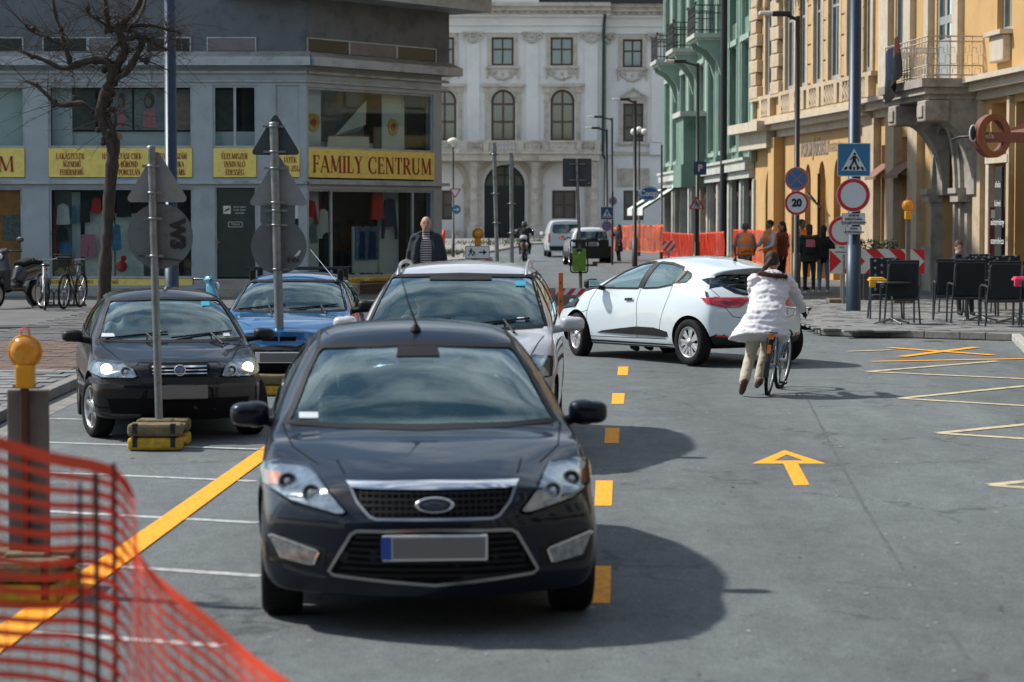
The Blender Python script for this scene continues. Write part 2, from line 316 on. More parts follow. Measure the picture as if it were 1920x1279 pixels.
def dens(pts,step,closed=True):
 out=[];n=len(pts)
 for i in range(n if closed else n-1):
  a=Vector(pts[i][:2]);b=Vector(pts[(i+1)%n][:2]);k=max(1,int((b-a).length/step));out+=[tuple(a+(b-a)*j/k)for j in range(k)]
 if not closed:out.append(tuple(pts[-1][:2]))
 return out
def slab(name,pts,h,m,kind='structure',parent=None,step=2.5):
 q=dens(pts,step);V=[Vector((x,y,0))for x,y in q];tr=tessellate_polygon([V]);n=len(q);mb=MB()
 top=[(x,y,gz(y)+h)for x,y in q];mb.add(top,tr);mb.add(top+[(x,y,gz(y)-.05)for x,y in q],[(i,(i+1)%n,n+(i+1)%n,n+i)for i in range(n)])
 o=mb.build(name,m,parent);return tag(o,kind=kind)
def mark(name,pts,m='paint_orange',h=.004):return slab2(name,pts,h,m)
def slab2(name,pts,h,m):
 q=dens(pts,1.2);tr=tessellate_polygon([[Vector((x,y,0))for x,y in q]]);mb=MB();mb.add([(x,y,gz(y)+h)for x,y in q],tr)
 o=mb.build(name,m);return tag(o,kind='structure')
def line_mark(name,a,b,wd,m,h=.004):
 a=Vector(a[:2]);b=Vector(b[:2]);d=(b-a).normalized();n=Vector((-d.y,d.x))*wd/2
 return mark(name,[a-n,b-n,b+n,a+n],m,h)
def G(px,py):return gp(px,py).to_2d()
for(xc,w0,ya,yb)in((1168,19,688,704),(1159,23,738,758),(1147.5,27,803,832),(1132,32,902,949),(1124,42,1062,1132)):
 a0,a1,b0,b1=G(xc-w0/2+1,ya),G(xc+w0/2+1,ya),G(xc-w0/2-1,yb),G(xc+w0/2-1,yb);mark('road_marking',[b0,b1,a1,a0])
ob_=MB();
def on_road(pts,h=.004):return[Vector((p.x,p.y,gz(p.y)+h))for p in pts]
_o=[G(1410,870),G(1549,870),G(1471,845)];_i=[G(1452,864.5),G(1508,864.5),G(1475,853)]
tr=tessellate_polygon([[Vector((p.x,p.y,0))for p in _o],[Vector((p.x,p.y,0))for p in _i]]);ob_.add(on_road(_o+_i),tr)
q=[G(1469,870),G(1496,870),G(1518,910),G(1489,911)];ob_.add(on_road(q),[(0,1,2,3)]);tag(ob_.build('road_arrow','paint_orange'),kind='structure')
_p=[(540,819,26),(225,1045,44),(0,1200,58),(-150,1300,66)]
for i in range(3):
 (xa,ya,wa),(xb,yb,wb_)=_p[i],_p[i+1];mark('road_marking',[G(xa-wa*.25,ya-wa*.28),G(xa+wa*.25,ya+wa*.28),G(xb+wb_*.25,yb+wb_*.28),G(xb-wb_*.25,yb-wb_*.28)],'paint_orange',.009)
for(x0,y0,x1,y1)in((-40,783,170,787),(60,829,485,843),(60,885,480,903),(60,958,484,981),(60,1052,490,1081),(-60,1178,420,1212)):
 line_mark('road_marking',G(x0,y0),G(x1,y1),.10 if y0>900 else .09,'paint_road_white')
for i_,(x0,y0,x1,y1,m,wd)in enumerate(((1668,653,1862,667,'paint_orange',.16),(1690,670,1830,652,'paint_orange',.16),(1635,679,1960,673,'paint_orange',.13),(1590,660,1672,657,'paint_cream',.13),(1628,698,1870,678,'paint_cream',.13),(1628,698,1960,713,'paint_cream',.13),(1688,748,1960,721,'paint_cream',.13),(1688,748,1960,764,'paint_cream',.13),(1760,813,1960,793,'paint_cream',.13),(1760,813,1960,826,'paint_cream',.13),(1857,910,1980,897,'paint_cream',.13),(1857,910,1980,920,'paint_cream',.13))):
 line_mark('road_marking',G(x0,y0),G(x1,y1),wd,m,.012-.0007*i_)
_s=dens([G(1510,740),G(1560,840),G(1620,950),G(1700,1080),G(1790,1200),G(1860,1300)],.5,False);mb=MB();random.seed(3)
for i in range(len(_s)-1):
 w0=.006+.012*random.random();(xa,ya),(xb,yb)=_s[i],_s[i+1];mb.add([(xa-w0,ya,gz(ya)+.003),(xa+w0,ya,gz(ya)+.003),(xb+w0,yb,gz(yb)+.003),(xb-w0,yb,gz(yb)+.003)],[(0,1,2,3)])
tag(mb.build('road_seam','tar_soft'),kind='structure')
_q=[G(1100,548),G(1300,550),G(1330,556),G(1160,572),G(1080,566)]
slab2('road_repair',[(-5.0,47),(6.0,46),(4.5,60),(-.8,60)],.003,'patch_asphalt')
KH=.13
RK=[(2.9,160),(3.0,125),(3.3,105),(3.7,82),(4.1,64),(4.45,52),(4.6,46),(4.62,42.5)]+[tuple(gp(px,py,KH).to_2d())for px,py in((1526,601),(1529,609),(1540,615),(1600,617.5),(1667,619),(1800,622.5),(1897,625))]
RK2=[RK[-1],tuple(gp(1922,650,KH).to_2d()),(8.9,30),(9.6,24),(10.2,10)]
pr=slab('pavement_right',[(p[0]+.12,p[1]+.0)for p in RK[:8]]+[(RK[8][0]+.12,RK[8][1]+.05),(RK[9][0]+.12,RK[9][1]+.1),(RK[10][0]+.1,RK[10][1]+.13)]+[(p[0],p[1]+.14)for p in RK[11:-1]]+[(RK[-1][0]+.12,RK[-1][1]+.14)]+[(p[0]+.14,p[1])for p in RK2[1:]]+[(30,10),(30,160)],KH-.012,'pave_base')
LK=[(-5.12,14),(-5.12,44),(-3.4,50),(-.7,56),(.1,62),(-.4,70)]
pl=slab('pavement_left',[(-5.25,14),(-5.25,44),(-3.5,50.1),(-.85,56.1),(-.05,62),(-.55,70),(-40,70),(-40,14)],.118,'pave_base')
def kerb(name,line,h,m,parent=None,ln=.5,wd=.14,side=1):
 root=bpy.data.objects.new(name,None);COL.objects.link(root);root['kind']='structure';d=dens(line,ln,False)
 for i in range(len(d)-1):
  a=Vector(d[i]);b=Vector(d[i+1]);L_=(b-a).length;t=(b-a)/L_;ang=math.atan2(t.y,t.x);key='kerb_stone_%s_%.2f'%(m,round(L_,2))
  me=_ks.get(key)
  if me is None:
   me=MB().bbox(.006,round(L_,2)-.006,0,side*wd if side>0 else 0,-.12,0,.012).mesh('kerb_stone',m)if side>0 else MB().bbox(.006,round(L_,2)-.006,-wd,0,-.12,0,.012).mesh('kerb_stone',m);_ks[key]=me
  z0,z1=gz(a.y),gz(b.y);o=link('kerb_stone',me,root,(a.x,a.y,z0+h+random.uniform(-.005,.005)),(random.uniform(-.008,.008),-math.atan2(z1-z0,L_),ang+random.uniform(-.008,.008)))
 return root
_ks={}
kerb('kerb_right',RK[4:],KH,'kerb',ln=.42);kerb('kerb_right_pale',RK2,KH-.004,'kerb_pale',ln=.8);kerb('kerb_left',LK,.125,'kerb',ln=.6,side=-1)if False else None
_ks.clear()
kerb('kerb_left',LK[:4],.125,'kerb',ln=.7)
tag(slab2('gutter_left',[(-5.1,14),(-4.8,14),(-4.8,44),(-5.1,44)],.003,'kerb'),kind='structure')
_g=[(p[0]-.0,p[1])for p in RK[11:]];slab2('gutter_right',[(p[0],p[1]-.02)for p in _g]+[(p[0]-.05,p[1]-.28)for p in reversed(_g)],.003,'kerb')
def paving(root,region,sx,sy,matf,first,ang=0):
 cells=[]
 x0,x1,y0,y1,inside_=region;ny=int((y1-y0)/sy);nx=int((x1-x0)/sx)
 for j in range(ny):
  off=(j%2)*sx/2
  for i in range(nx):
   x=x0+off+i*sx;y=y0+j*sy
   if inside_(x,y)and inside_(x+sx,y+sy)and inside_(x,y+sy)and inside_(x+sx,y):cells.append((x,y))
 cells.sort(key=lambda c:c[1]*10+abs(c[0]));ms={};rest={}
 for k,(x,y)in enumerate(cells):
  m=matf(x,y);z=gz(y+sy/2)+root['h']+random.uniform(-.003,.004)
  if k<first:
   if m not in ms:ms[m]=MB().box(.004,sx-.004,.004,sy-.004,-.03,0).mesh('paving_stone',m)
   link('paving_stone',ms[m],root,(x,y,z),(random.uniform(-.008,.008),random.uniform(-.008,.008),0))
  else:rest.setdefault(m,MB()).box(x+.005,x+sx-.005,y+.005,y+sy-.005,z-.03,z+random.uniform(-.002,.003))
 if rest:
  mb=MB();ks=list(rest)
  for i,m in enumerate(ks):mb.add(rest[m].v,rest[m].f,i)
  o=mb.build('paving_stones',ks,root,fix=False);o['kind']='stuff'
random.seed(5)
pl['h']=.128;pr['h']=KH
def lmat(x,y):
 if y<29.6:return 'paver_grey' if random.random()<.8 else 'paver_dark'
 if y<35.5:return 'paver_brown' if random.random()<.85 else 'paver_dark'
 return 'paver_dark'
def rin(x,y):
 if y<38.9 or x>9.6:return False
 return x>(5.35 if y<39.6 else 4.95 if y<42 else 4.85 if y<52 else 4.85-.35*(y-52)/12)
paving(pl,(-8.3,-5.3,23,48,lambda x,y:x<-5.28 and x>-(y*.215+.6)),.30,.40,lmat,260)
paving(pr,(4.5,9.8,38.8,56,rin),.25,.33,lambda x,y:'paver_grey' if random.random()<.75 else 'paver_dark',280)
tag(slab2('drain_channel',[tuple(G(-10,630)),tuple(G(-10,625)),tuple(G(92,625)),tuple(G(92,629))],.14,'tar'),kind='structure')
random.seed(31);mb=MB()
for _ in range(420):
 px=random.uniform(100,1900);q=gp(px,random.uniform(600,1270));a=random.uniform(0,PI);r=random.uniform(.006,.02)*(1 if random.random()<.9 else 2);z=gz(q.y)+.006;mb.add([(q.x+r*math.cos(a+b)*random.uniform(.5,1),q.y+r*math.sin(a+b)*random.uniform(.5,1),z+random.uniform(0,.004))for b in(0,1.5,3.1,4.6)],[(0,1,2,3)],0 if random.random()<.5 else 1)
mat('flake',(.4,.4,.38),.9);tag(mb.build('litter',['flake','patch_asphalt'],fix=False),'small pale flakes and grit scattered on the road','litter',kind='stuff')
slab('pavement_far',[(-8,100),(-4.6,100),(-1.0,118),(-1.4,132),(1.2,150),(9,158),(9,170),(-20,170),(-20,100)],.10,'gravelly',step=5)
random.seed(9);gr=MB()
for(cx,cy,rx,ry,n)in((-3.3,128,.9,7,260),(-1.5,150,2.5,6,260),(.5,156,2.2,4,160)):
 for _ in range(n):
  x=cx+random.gauss(0,rx*.5);y=cy+random.gauss(0,ry*.5);a=random.uniform(0,PI);h=random.uniform(.06,.2);z=gz(y)+.1
  gr.add([(x-.05*math.cos(a),y-.05*math.sin(a),z),(x+.05*math.cos(a),y+.05*math.sin(a),z),(x+.03,y,z+h)],[(0,1,2)])
tag(gr.build('grass','grass',fix=False),'patches of short grass on the pavement before the palace','grass',kind='stuff')
# ================================================================ BUILDINGS
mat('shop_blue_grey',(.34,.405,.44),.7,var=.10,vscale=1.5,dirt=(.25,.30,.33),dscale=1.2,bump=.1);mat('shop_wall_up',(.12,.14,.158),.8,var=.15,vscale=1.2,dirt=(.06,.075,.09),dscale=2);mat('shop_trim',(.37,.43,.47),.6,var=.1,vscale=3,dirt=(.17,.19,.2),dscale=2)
mat('ledge_top',(.30,.30,.28),.85,var=.25,vscale=3,dirt=(.14,.14,.13),dscale=2);mat('dark_window',(.012,.022,.022),.25);mat('grey_panel',(.16,.16,.17),.6,var=.2);mat('shadow_gap',(.02,.02,.022),.9)
mat('sign_yellow',(.82,.68,.17),.6,var=.06,vscale=6,dirt=(.6,.5,.12),dscale=5);mat('sign_red',(.27,.012,.012),.5);mat('door_green',(.022,.035,.033),.4,var=.2);mat('shop_inside',(.24,.25,.24),.9,var=.2,vscale=1);mat('shop_inside_dark',(.014,.018,.018),.9)
mat('paper_white',(.66,.70,.70),.8,var=.08,vscale=2);mat('orange_panel',(.48,.16,.02),.6,var=.25,vscale=4);mat('poster_grey',(.14,.15,.14),.6,var=.5,vscale=20);mat('white_plastic',(.6,.62,.62),.5);mat('brass',(.5,.35,.12),.35,.9)
glass('shop_glass',(.82,.88,.88),.03,.3,(.2,.25,.27,.02));glass('house_glass',(.35,.4,.4),.03,1.4)
class Wall:
 def __init__(s,p0,p1,root):
  s.p0=Vector(p0);s.p1=Vector(p1);s.d=(s.p1-s.p0).normalized();s.L=(s.p1-s.p0).length;s.root=root
  s.W=Matrix(((s.d.x,-s.d.y,0,s.p0.x),(s.d.y,s.d.x,0,s.p0.y),(0,0,1,0),(0,0,0,1)));s.M=Matrix.Translation(-root.location)@s.W
 def loc(s,px,py):
  d=ray(px,py);n=Vector((-s.d.y,s.d.x));t=n.dot(s.p0)/(n.dot(d.to_2d()));h=Vector((d.x*t,d.y*t));return((h-s.p0).dot(s.d),CAMZ+d.z*t)
 def x(s,px):return s.loc(px,411)[0]
 def z(s,px,py):return s.loc(px,py)[1]
 def fr(s,y=0):return lambda a,b:s.M@Vector((a,y,b))
 def nin(s,d):return(s.M.to_3x3()@Vector((0,d,0)))
 def box(s,mb,x0,x1,y0,y1,z0,z1,mi=0):return mb.box(x0,x1,y0,y1,z0,z1,mi,s.M)
 def bbox(s,mb,x0,x1,y0,y1,z0,z1,b=.02,mi=0):return mb.bbox(x0,x1,y0,y1,z0,z1,b,mi,s.M)
 def part(s,name,m,f,parent=None,**k):
  mb=MB();f(mb);o=mb.build(name,m,parent or s.root);
  for a,b in k.items():o[a]=b
  return o
 def face(s,name,m,x0,x1,z0,z1,holes=(),y=0,d=.3,parent=None):
  mb=MB();hs=[]
  for h in holes:
   a,b,c,e=h[:4]
   if len(h)>4:rz=min((b-a)/2*h[4],e-c-.1);hs.append([(a,c),(b,c)]+arc((a+b)/2,e-rz,(b-a)/2,0,180,12,rz))
   else:hs.append([(a,c),(b,c),(b,e),(a,e)])
  mb.poly([(x0,z0),(x1,z0),(x1,z1),(x0,z1)],s.fr(y),0,s.nin(d),hs);return mb.build(name,m,parent or s.root)
 def window(s,x0,x1,z0,z1,y,cols,rows,mf,mg,fw=.06,mw=.04,dp=.06,name='window',arch=None,parent=None):
  """frame with bars; every light is its own pane"""
  mb=MB();zs=[z0+(z1-z0)*r for r in rows];xs=[x0+(x1-x0)*i/cols for i in range(cols+1)]
  if arch:
   rz=(x1-x0)/2*arch;out=[(x0,z0),(x1,z0)]+arc((x0+x1)/2,z1-rz,(x1-x0)/2,0,180,12,rz);k=(x1-x0)/2-fw
   inn=[(x0+fw,z0+fw),(x1-fw,z0+fw)]+arc((x0+x1)/2,z1-rz,k,0,180,12,rz-fw);mb.poly(out,s.fr(y),0,s.nin(dp),[inn])
  else:
   s.box(mb,x0,x1,y,y+dp,z0,z0+fw);s.box(mb,x0,x1,y,y+dp,z1-fw,z1);s.box(mb,x0,x0+fw,y+.001,y+dp-.001,z0+fw,z1-fw);s.box(mb,x1-fw,x1,y+.001,y+dp-.001,z0+fw,z1-fw)
  zt=z1-((x1-x0)/2*arch if arch else 0)
  for a in xs[1:-1]:s.box(mb,a-mw/2,a+mw/2,y+.006,y+dp-.006,z0+fw,z1-fw)
  for b in zs[1:-1]:s.box(mb,x0+fw,x1-fw,y+.009,y+dp-.009,b-mw/2,b+mw/2)
  o=mb.build(name,mf,parent or s.root)
  if parent is None:
   for i in range(cols):
    for j in range(len(zs)-1):
     pa,pb,pc,pd=xs[i]+(fw if i==0 else 0),xs[i+1]-(fw if i==cols-1 else 0),zs[j]+(fw if j==0 else 0),zs[j+1]-(fw if j==len(zs)-2 else 0)
     g=MB()
     if arch and j==len(zs)-2:
      rz=(x1-x0)/2*arch-fw;hw=(x1-x0)/2-fw;c=(x0+x1)/2;top=[]
      for t in range(9):
       xx=pb+(pa-pb)*t/8;q=max(0,1-((xx-c)/hw)**2);top.append((xx,max(pc+.01,z1-fw-rz+rz*math.sqrt(q))))
      g.poly([(pa,pc),(pb,pc)]+top,s.fr(y+dp*.5),0,s.nin(.008))
     else:s.box(g,pa,pb,y+dp*.5,y+dp*.5+.008,pc,pd)
     g.build('pane',mg,o,fix=False)
  return o
 def text(s,txt,h,m,x,z,y=-.012,width=None,f=serif,name='lettering',parent=None,**k):
  mb=f(txt,h,width,**k);mb.v=[tuple(s.M@Vector((v[0]+x,v[1]+y,v[2]+z)))for v in mb.v];o=mb.build(name,m,parent or s.root);o['kind']='stuff' if False else 'thing';del o['kind'];return o
 def sans(s,txt,h,m,x,z,y=-.012,sx=1.0,bold=0,parent=None,name='lettering',rot=0):
  me=text_mesh(txt,h,.003,sx,bold);me.transform(s.M@Matrix.Translation((x,y,z))@Matrix.Rotation(rot,4,'Y'));me.materials.clear();me.materials.append(M[m]);return link(name,me,parent or s.root)
def building(name,label,loc,cat='building'):return thing(name,label,cat,loc)
SB=building('shop_building','blue grey corner shop building with yellow signs over its display windows',(-9,57,0))
A=Wall((-16.5,57.0),((576-960)/F*57.0,57.0),SB);B=Wall(((576-960)/F*57.0,57.0),(-1.72,61.1),SB)
ax=lambda p:A.x(p);az=lambda y:A.z(400,y)
zg0,zg1,zs0,zs1,zu1,zb1,zl0,zl1=az(522),az(352),az(334),az(278),az(160),az(128),az(124),az(96)
holesA=[(.2,ax(48),zs0-.0,zu1),(ax(92),ax(362),zs0,zu1),(ax(400),ax(482),zs0,zu1),(ax(518),ax(562),zs0,zu1),(.2,ax(42),.45,zg1),(ax(92),ax(362),zg0-.16,zg1),(ax(403),ax(480),.52,zg1),(ax(517),ax(560),.55,zg1)]
A.face('wall','shop_blue_grey',-6,A.L,0,zl0,holesA,0,.25)
random.seed(2)
bx=lambda p,y=411:B.loc(p,y)[0]
bz=lambda p,y:B.z(p,y)
xb0,xb1=bx(579),bx(813)
B.face('wall','shop_blue_grey',0,B.L-.08,0,zl0,[(xb0,xb1,zs0-.02,zu1-.03),(xb0,xb1,zg0-.18,zg1-.03)],0,.25)
def shop_trims(mb):
 for W_,L0,L1 in((A,-6,A.L+.02),(B,.0,B.L+.12)):
  W_.box(mb,L0,L1,-.10,.0,az(345),zs0-.06)
  W_.box(mb,L0,L1,-.05,.0,az(154),az(150));W_.box(mb,L0,L1,-.09,0,az(138),az(133))
A.part('sill_band','shop_trim',shop_trims)
def ledge(mb):
 for W_,L0,L1 in((A,-6,A.L+.12),(B,-.1,B.L+.30)):
  W_.box(mb,L0,L1,-.38,.3,zl0,zl0+.20)
A.part('ledge','shop_trim',ledge)
def ledge2(mb):
 for W_,L0,L1 in((A,-6,A.L+.1),(B,-.08,B.L+.28)):
  z0=zl0+.20;M4=W_.M
  vs=[M4@Vector(v)for v in((L0,-.36,z0),(L1,-.36,z0),(L1,.02,zl1),(L0,.02,zl1),(L0,.3,z0),(L1,.3,z0),(L1,.3,zl1),(L0,.3,zl1))];mb.add(vs,[(0,1,2,3),(3,2,6,7),(0,4,5,1),(1,5,6,2),(0,3,7,4)])
A.part('ledge_top','ledge_top',ledge2)
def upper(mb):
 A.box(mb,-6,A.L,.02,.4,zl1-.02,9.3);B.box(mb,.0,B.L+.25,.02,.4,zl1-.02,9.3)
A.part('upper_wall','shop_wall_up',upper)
for(p0,p1,m)in((-20,45,'dark_window'),(85,165,'dark_window'),(170,272,'grey_panel'),(278,358,'dark_window'),(392,480,'grey_panel')):
 x0,x1=ax(p0),ax(p1);o=A.part('window','shop_trim',lambda mb:(A.box(mb,x0-.03,x1+.03,-.02,.02,az(72),az(69.5)),A.box(mb,x0-.03,x0,-.02,.02,zl1,az(72)),A.box(mb,x1,x1+.03,-.02,.02,zl1,az(72))))
 A.part('pane',m,lambda mb:A.box(mb,x0,x1,-.005,.019,zl1+.01,az(72)),o)
zz=az(72)
for(p0,p1,m)in((577,653,'dark_window'),(656,742,'grey_panel'),(745,816,'dark_window')):
 x0,x1=bx(p0,80),bx(p1,100);o=B.part('window','shop_trim',lambda mb:(B.box(mb,x0-.03,x1+.03,-.02,.02,zz,zz+.03),B.box(mb,x0-.03,x0,-.02,.02,zl1,zz),B.box(mb,x1,x1+.03,-.02,.02,zl1,zz)))
 B.part('pane',m,lambda mb:B.box(mb,x0,x1,-.005,.019,zl1+.01,zz),o)
def jut(mb):
 z0=B.z(838,20)-.05
 pts=[(-1.2,-.25),(1.6,-.95),(B.L+.75,-.95),(B.L+.75,2.5),(-1.2,2.5)]
 mb.poly(pts,lambda p,q:B.M@Vector((p,q,z0)),0,(0,0,.42));mb.poly([(p+.05,q+.05)for p,q in pts],lambda p,q:B.M@Vector((p,q,z0+.42)),0,(0,0,1.6))
A.part('projecting_storey','shop_trim',jut)
A.part('roof','ledge_top',lambda mb:mb.poly([(-8,0),(A.L+7.5,0),(A.L+11,10),(-8,14)],lambda p,q:A.M@Vector((p,q+.1,9.3)),0,(0,0,.3)))
A.part('back_wall','shop_wall_up',lambda mb:(A.box(mb,-6,A.L+2,12,12.3,0,9.3),B.box(mb,B.L-.1,B.L+.0,.25,10,0,9.3)))
def inner(mb):A.box(mb,-6,A.L,2.2,2.3,0,zl0,1);B.box(mb,-.5,B.L,1.5,1.6,0,zl0,1);A.box(mb,-6,A.L,.25,2.2,.30,.36);A.box(mb,-6,A.L,.25,2.2,zg1,zs0);B.box(mb,0,B.L-.1,.25,1.5,.3,.36);B.box(mb,.0,B.L-.1,.25,1.5,zg1,zs0);B.box(mb,B.L-.22,B.L-.1,.25,1.5,0,zl0,1)
A.part('shop_interior',['shop_inside','shop_inside_dark'],inner)
def backing(Wl,x0,x1,z0,z1,m,y=.35,name='display_panel'):return Wl.part(name,m,lambda mb:Wl.box(mb,x0,x1,y,y+.03,z0,z1))
def framed(Wl,x0,x1,z0,z1,divs=(),g='shop_glass',nm='shop_window'):
 o=Wl.part(nm,'shop_trim',lambda mb:([Wl.box(mb,a,b,.04,.10,c,d)for a,b,c,d in((x0,x1,z0,z0+.05),(x0,x1,z1-.05,z1),(x0,x0+.05,z0+.05,z1-.05),(x1-.05,x1,z0+.05,z1-.05))],[Wl.box(mb,d-.03,d+.03,.04,.1,z0+.05,z1-.05)for d in divs]))
 e=[x0]+list(divs)+[x1]
 for i in range(len(e)-1):Wl.part('pane',g,lambda mb:Wl.box(mb,e[i]+.03,e[i+1]-.03,.07,.078,z0+.03,z1-.03),o)
 return o
def signboard(Wl,x0,x1,z0,z1):
 return Wl.part('signboard','sign_yellow',lambda mb:Wl.box(mb,x0,x1,-.03,.06,z0,z1))
framed(A,.2,ax(48),zs1+.01,zu1);signboard(A,.2,ax(48)-.01,zs0+.02,zs1);A.text('M',.36,'sign_red',ax(14),(zs0+zs1)/2-.02,-.035,width=.40)
backing(A,.2,ax(46),zs1,zu1,'paper_white')
framed(A,ax(92),ax(362),zs1+.01,zu1);_sb=signboard(A,ax(92)+.01,ax(362)-.01,zs0+.02,zs1)
backing(A,ax(94),ax(132),zs1,zu1,'paper_white');backing(A,ax(96),ax(360),zs1,az(246),'paper_white',.45)
mat('poster_dark',(.05,.055,.05),.6,var=.5,vscale=6);mat('poster_skin',(.30,.2,.16),.6,var=.3,vscale=8);mat('poster_pale',(.22,.24,.24),.6,var=.25,vscale=5);mat('pink',(.6,.2,.25),.8,var=.2,vscale=15);mat('red_cloth',(.62,.02,.02),.9,var=.35,vscale=12);mat('navy_cloth',(.02,.035,.11),.9,var=.3,vscale=12);mat('denim',(.06,.22,.42),.9,var=.5,vscale=9);mat('white_cloth',(.72,.72,.68),.9,var=.15,vscale=8);mat('dark_cloth',(.012,.013,.016),.92,var=.3,vscale=12)
def fig_poster(Wl,x0,x1,z0,z1,y=.33):
 o=backing(Wl,x0,x1,z0,z1,'poster_pale',y,'poster');cx=(x0+x1)/2;h=z1-z0;w_=x1-x0
 Wl.part('figure',['poster_dark','poster_skin','pink'],lambda mb:(mb.poly([(cx+.18*w_*math.cos(t*PI/6),z0+h*.72+.2*h*math.sin(t*PI/6))for t in range(12)],Wl.fr(y-.006),0),mb.poly([(cx+.10*w_*math.cos(t*PI/6)-.02,z0+h*.68+.11*h*math.sin(t*PI/6))for t in range(12)],Wl.fr(y-.008),1),mb.poly([(cx-.22*w_,z0+h*.08),(cx+.24*w_,z0+h*.05),(cx+.2*w_,z0+h*.42),(cx+.05*w_,z0+h*.55),(cx-.18*w_,z0+h*.45)],Wl.fr(y-.007),2)),o)
 return o
backing(A,ax(133),ax(176),az(243),az(166),'poster_dark',.34,'poster');fig_poster(A,ax(205),ax(245),az(243),az(166));fig_poster(A,ax(249),ax(306),az(243),az(166));backing(A,ax(310),ax(358),az(243),az(166),'poster_skin',.34,'poster')
for(t,p,y)in(('LAKÁSTEXTIL',134,293),('ÁGYNEMŰ',136,308),('FEHÉRNEMŰ',136,323)):A.text(t,.135,'sign_red',ax(p),az(y),-.035,width=.135*len(t)*.46,wk=.85)
for(t,p,y)in(('HÁZTARTÁSI CIKK',230,293),('TÁSKA-BŐRÖND',230,308),('ÜVEG-PORCELÁN',232,323)):A.text(t,.135,'sign_red',ax(p),az(y),-.035,width=.135*len(t)*.46,wk=.85)
for(t,p,y)in(('VEGYSZER-SZÁM',322,293),('TECHNIKA',328,308),('FÜGGÖNYÁRU',326,323)):A.text(t,.135,'sign_red',ax(p),az(y),-.035,width=.135*len(t)*.42,wk=.85)
framed(A,ax(400),ax(482),zs1+.01,zu1,(ax(441),));signboard(A,ax(400)+.01,ax(482)-.01,zs0+.02,zs1);backing(A,ax(402),ax(480),zs1,az(246),'paper_white',.3);backing(A,ax(402),ax(435),az(243),az(168),'poster_dark',.34,'poster')
for(t,y)in(('ÉLELMISZER',293),('INNIVALÓ',308),('ÉDESSÉG',323)):A.text(t,.135,'sign_red',ax(441),az(y),-.035,width=.135*len(t)*.46,wk=.85)
A.part('blank_panel','shop_blue_grey',lambda mb:(A.box(mb,ax(518),ax(562),.04,.1,zs1,zu1)));signboard(A,ax(518),ax(562),zs0+.02,zs1)
for(t,p,y)in(('JÁTÉK',545,300),('PAPÍR-ZSU',541,316)):A.text(t,.135,'sign_red',ax(p),az(y),-.035,width=.135*len(t)*.46,wk=.85)
framed(A,ax(92),ax(362),zg0-.0,zg1);_y=A.part('signboard','sign_yellow',lambda mb:A.box(mb,ax(94),ax(360),.02,.06,zg0-.16,zg0-.01));A.text('LAKÁSTEXTIL * FÜGGÖNY * ÁGYNEMŰ'.replace('*','-'),.09,'sign_red',ax(150),zg0-.085,.012,width=1.8)
framed(A,.2,ax(42),.5,zg1,g='shop_glass');backing(A,.2,ax(40),.5,zg1,'orange_panel',.2);backing(A,ax(2),ax(39),az(450),az(403),'poster_grey',.17,'poster')
_d=A.part('door','door_green',lambda mb:(A.box(mb,ax(405),ax(479),.08,.14,.56,zg1)),None)
A.part('door_frame','shop_trim',lambda mb:(A.box(mb,ax(403),ax(406),.03,.08,.52,zg1),A.box(mb,ax(478),ax(481),.03,.08,.52,zg1)))
A.part('handle','brass',lambda mb:(A.box(mb,ax(404.5),ax(407),.05,.08,az(466),az(448)),A.box(mb,ax(404),ax(412),.03,.05,az(455),az(453.5))),_d)
A.part('door_sign','white_plastic',lambda mb:(A.box(mb,ax(418),ax(432),.07,.082,az(401),az(386))),_d);A.part('door_sign_mark','door_green',lambda mb:(mb.poly([(ax(420),az(398)),(ax(430),az(393)),(ax(430),az(389)),(ax(421),az(394))],A.fr(.066))),_d)
for i,t in enumerate(('járda szalon','iroda szalon','pénzügyi')):
 A.sans(t,.045,'white_plastic',ax(449),az(388+i*5.6),.074,parent=_d)
A.part('door_label','white_plastic',lambda mb:mb.poly(rrect(ax(427),ax(454),az(426),az(416),.03),A.fr(.078),0,A.nin(.003),[rrect(ax(428),ax(453),az(425.2),az(416.8),.025)]),_d);A.sans('TOLNI',.05,'white_plastic',ax(440.5),az(421),.074,parent=_d)
A.part('side_door','paper_white',lambda mb:(A.box(mb,ax(518),ax(559),.1,.15,.55,zg1),A.box(mb,ax(537),ax(539),.08,.1,.55,zg1)));
A.part('noticeboard','shop_inside_dark',lambda mb:(A.box(mb,ax(545),ax(558),.07,.098,az(430),az(410))))
A.part('step','ledge_top',lambda mb:(A.box(mb,ax(398),ax(486),-.5,0,.0,.30),A.box(mb,ax(398),ax(486),-.25,0,.30,.50)))
framed(B,xb0,xb1,zs1+.0,zu1-.03);signboard(B,xb0,xb1,zs0+.02,zs1+.0)
xm=(xb0+xb1)/2;B.text('FAMILY CENTRUM',.40,'sign_red',xm,(zs0+zs1)/2-.01,-.035,width=(xb1-xb0)*.955,wk=1.12)
backing(B,xb0,bx(620),zs1,zu1,'paper_white',.3);backing(B,bx(735),bx(776),zs1,zu1,'paper_white',.3);backing(B,bx(620),bx(735),zs1,az(262),'paper_white',.6);backing(B,bx(777),xb1,zs1,zu1,'shop_inside_dark',.3);backing(B,bx(620),bx(735),az(262),zu1,'shop_inside',.9)
def disc(Wl,cx,cz,r,m1,m2):
 o=Wl.part('sun_disc',m1,lambda mb:mb.poly([(cx+r*.95*math.cos(t*PI/16),cz+r*math.sin(t*PI/16))for t in range(32)],Wl.fr(.27),0,Wl.nin(.02)));Wl.part('disc_centre',m2,lambda mb:mb.poly([(cx+r*.42*math.cos(t*PI/12),cz+r*.5*math.sin(t*PI/12))for t in range(24)],Wl.fr(.26),0,Wl.nin(.01)),o)
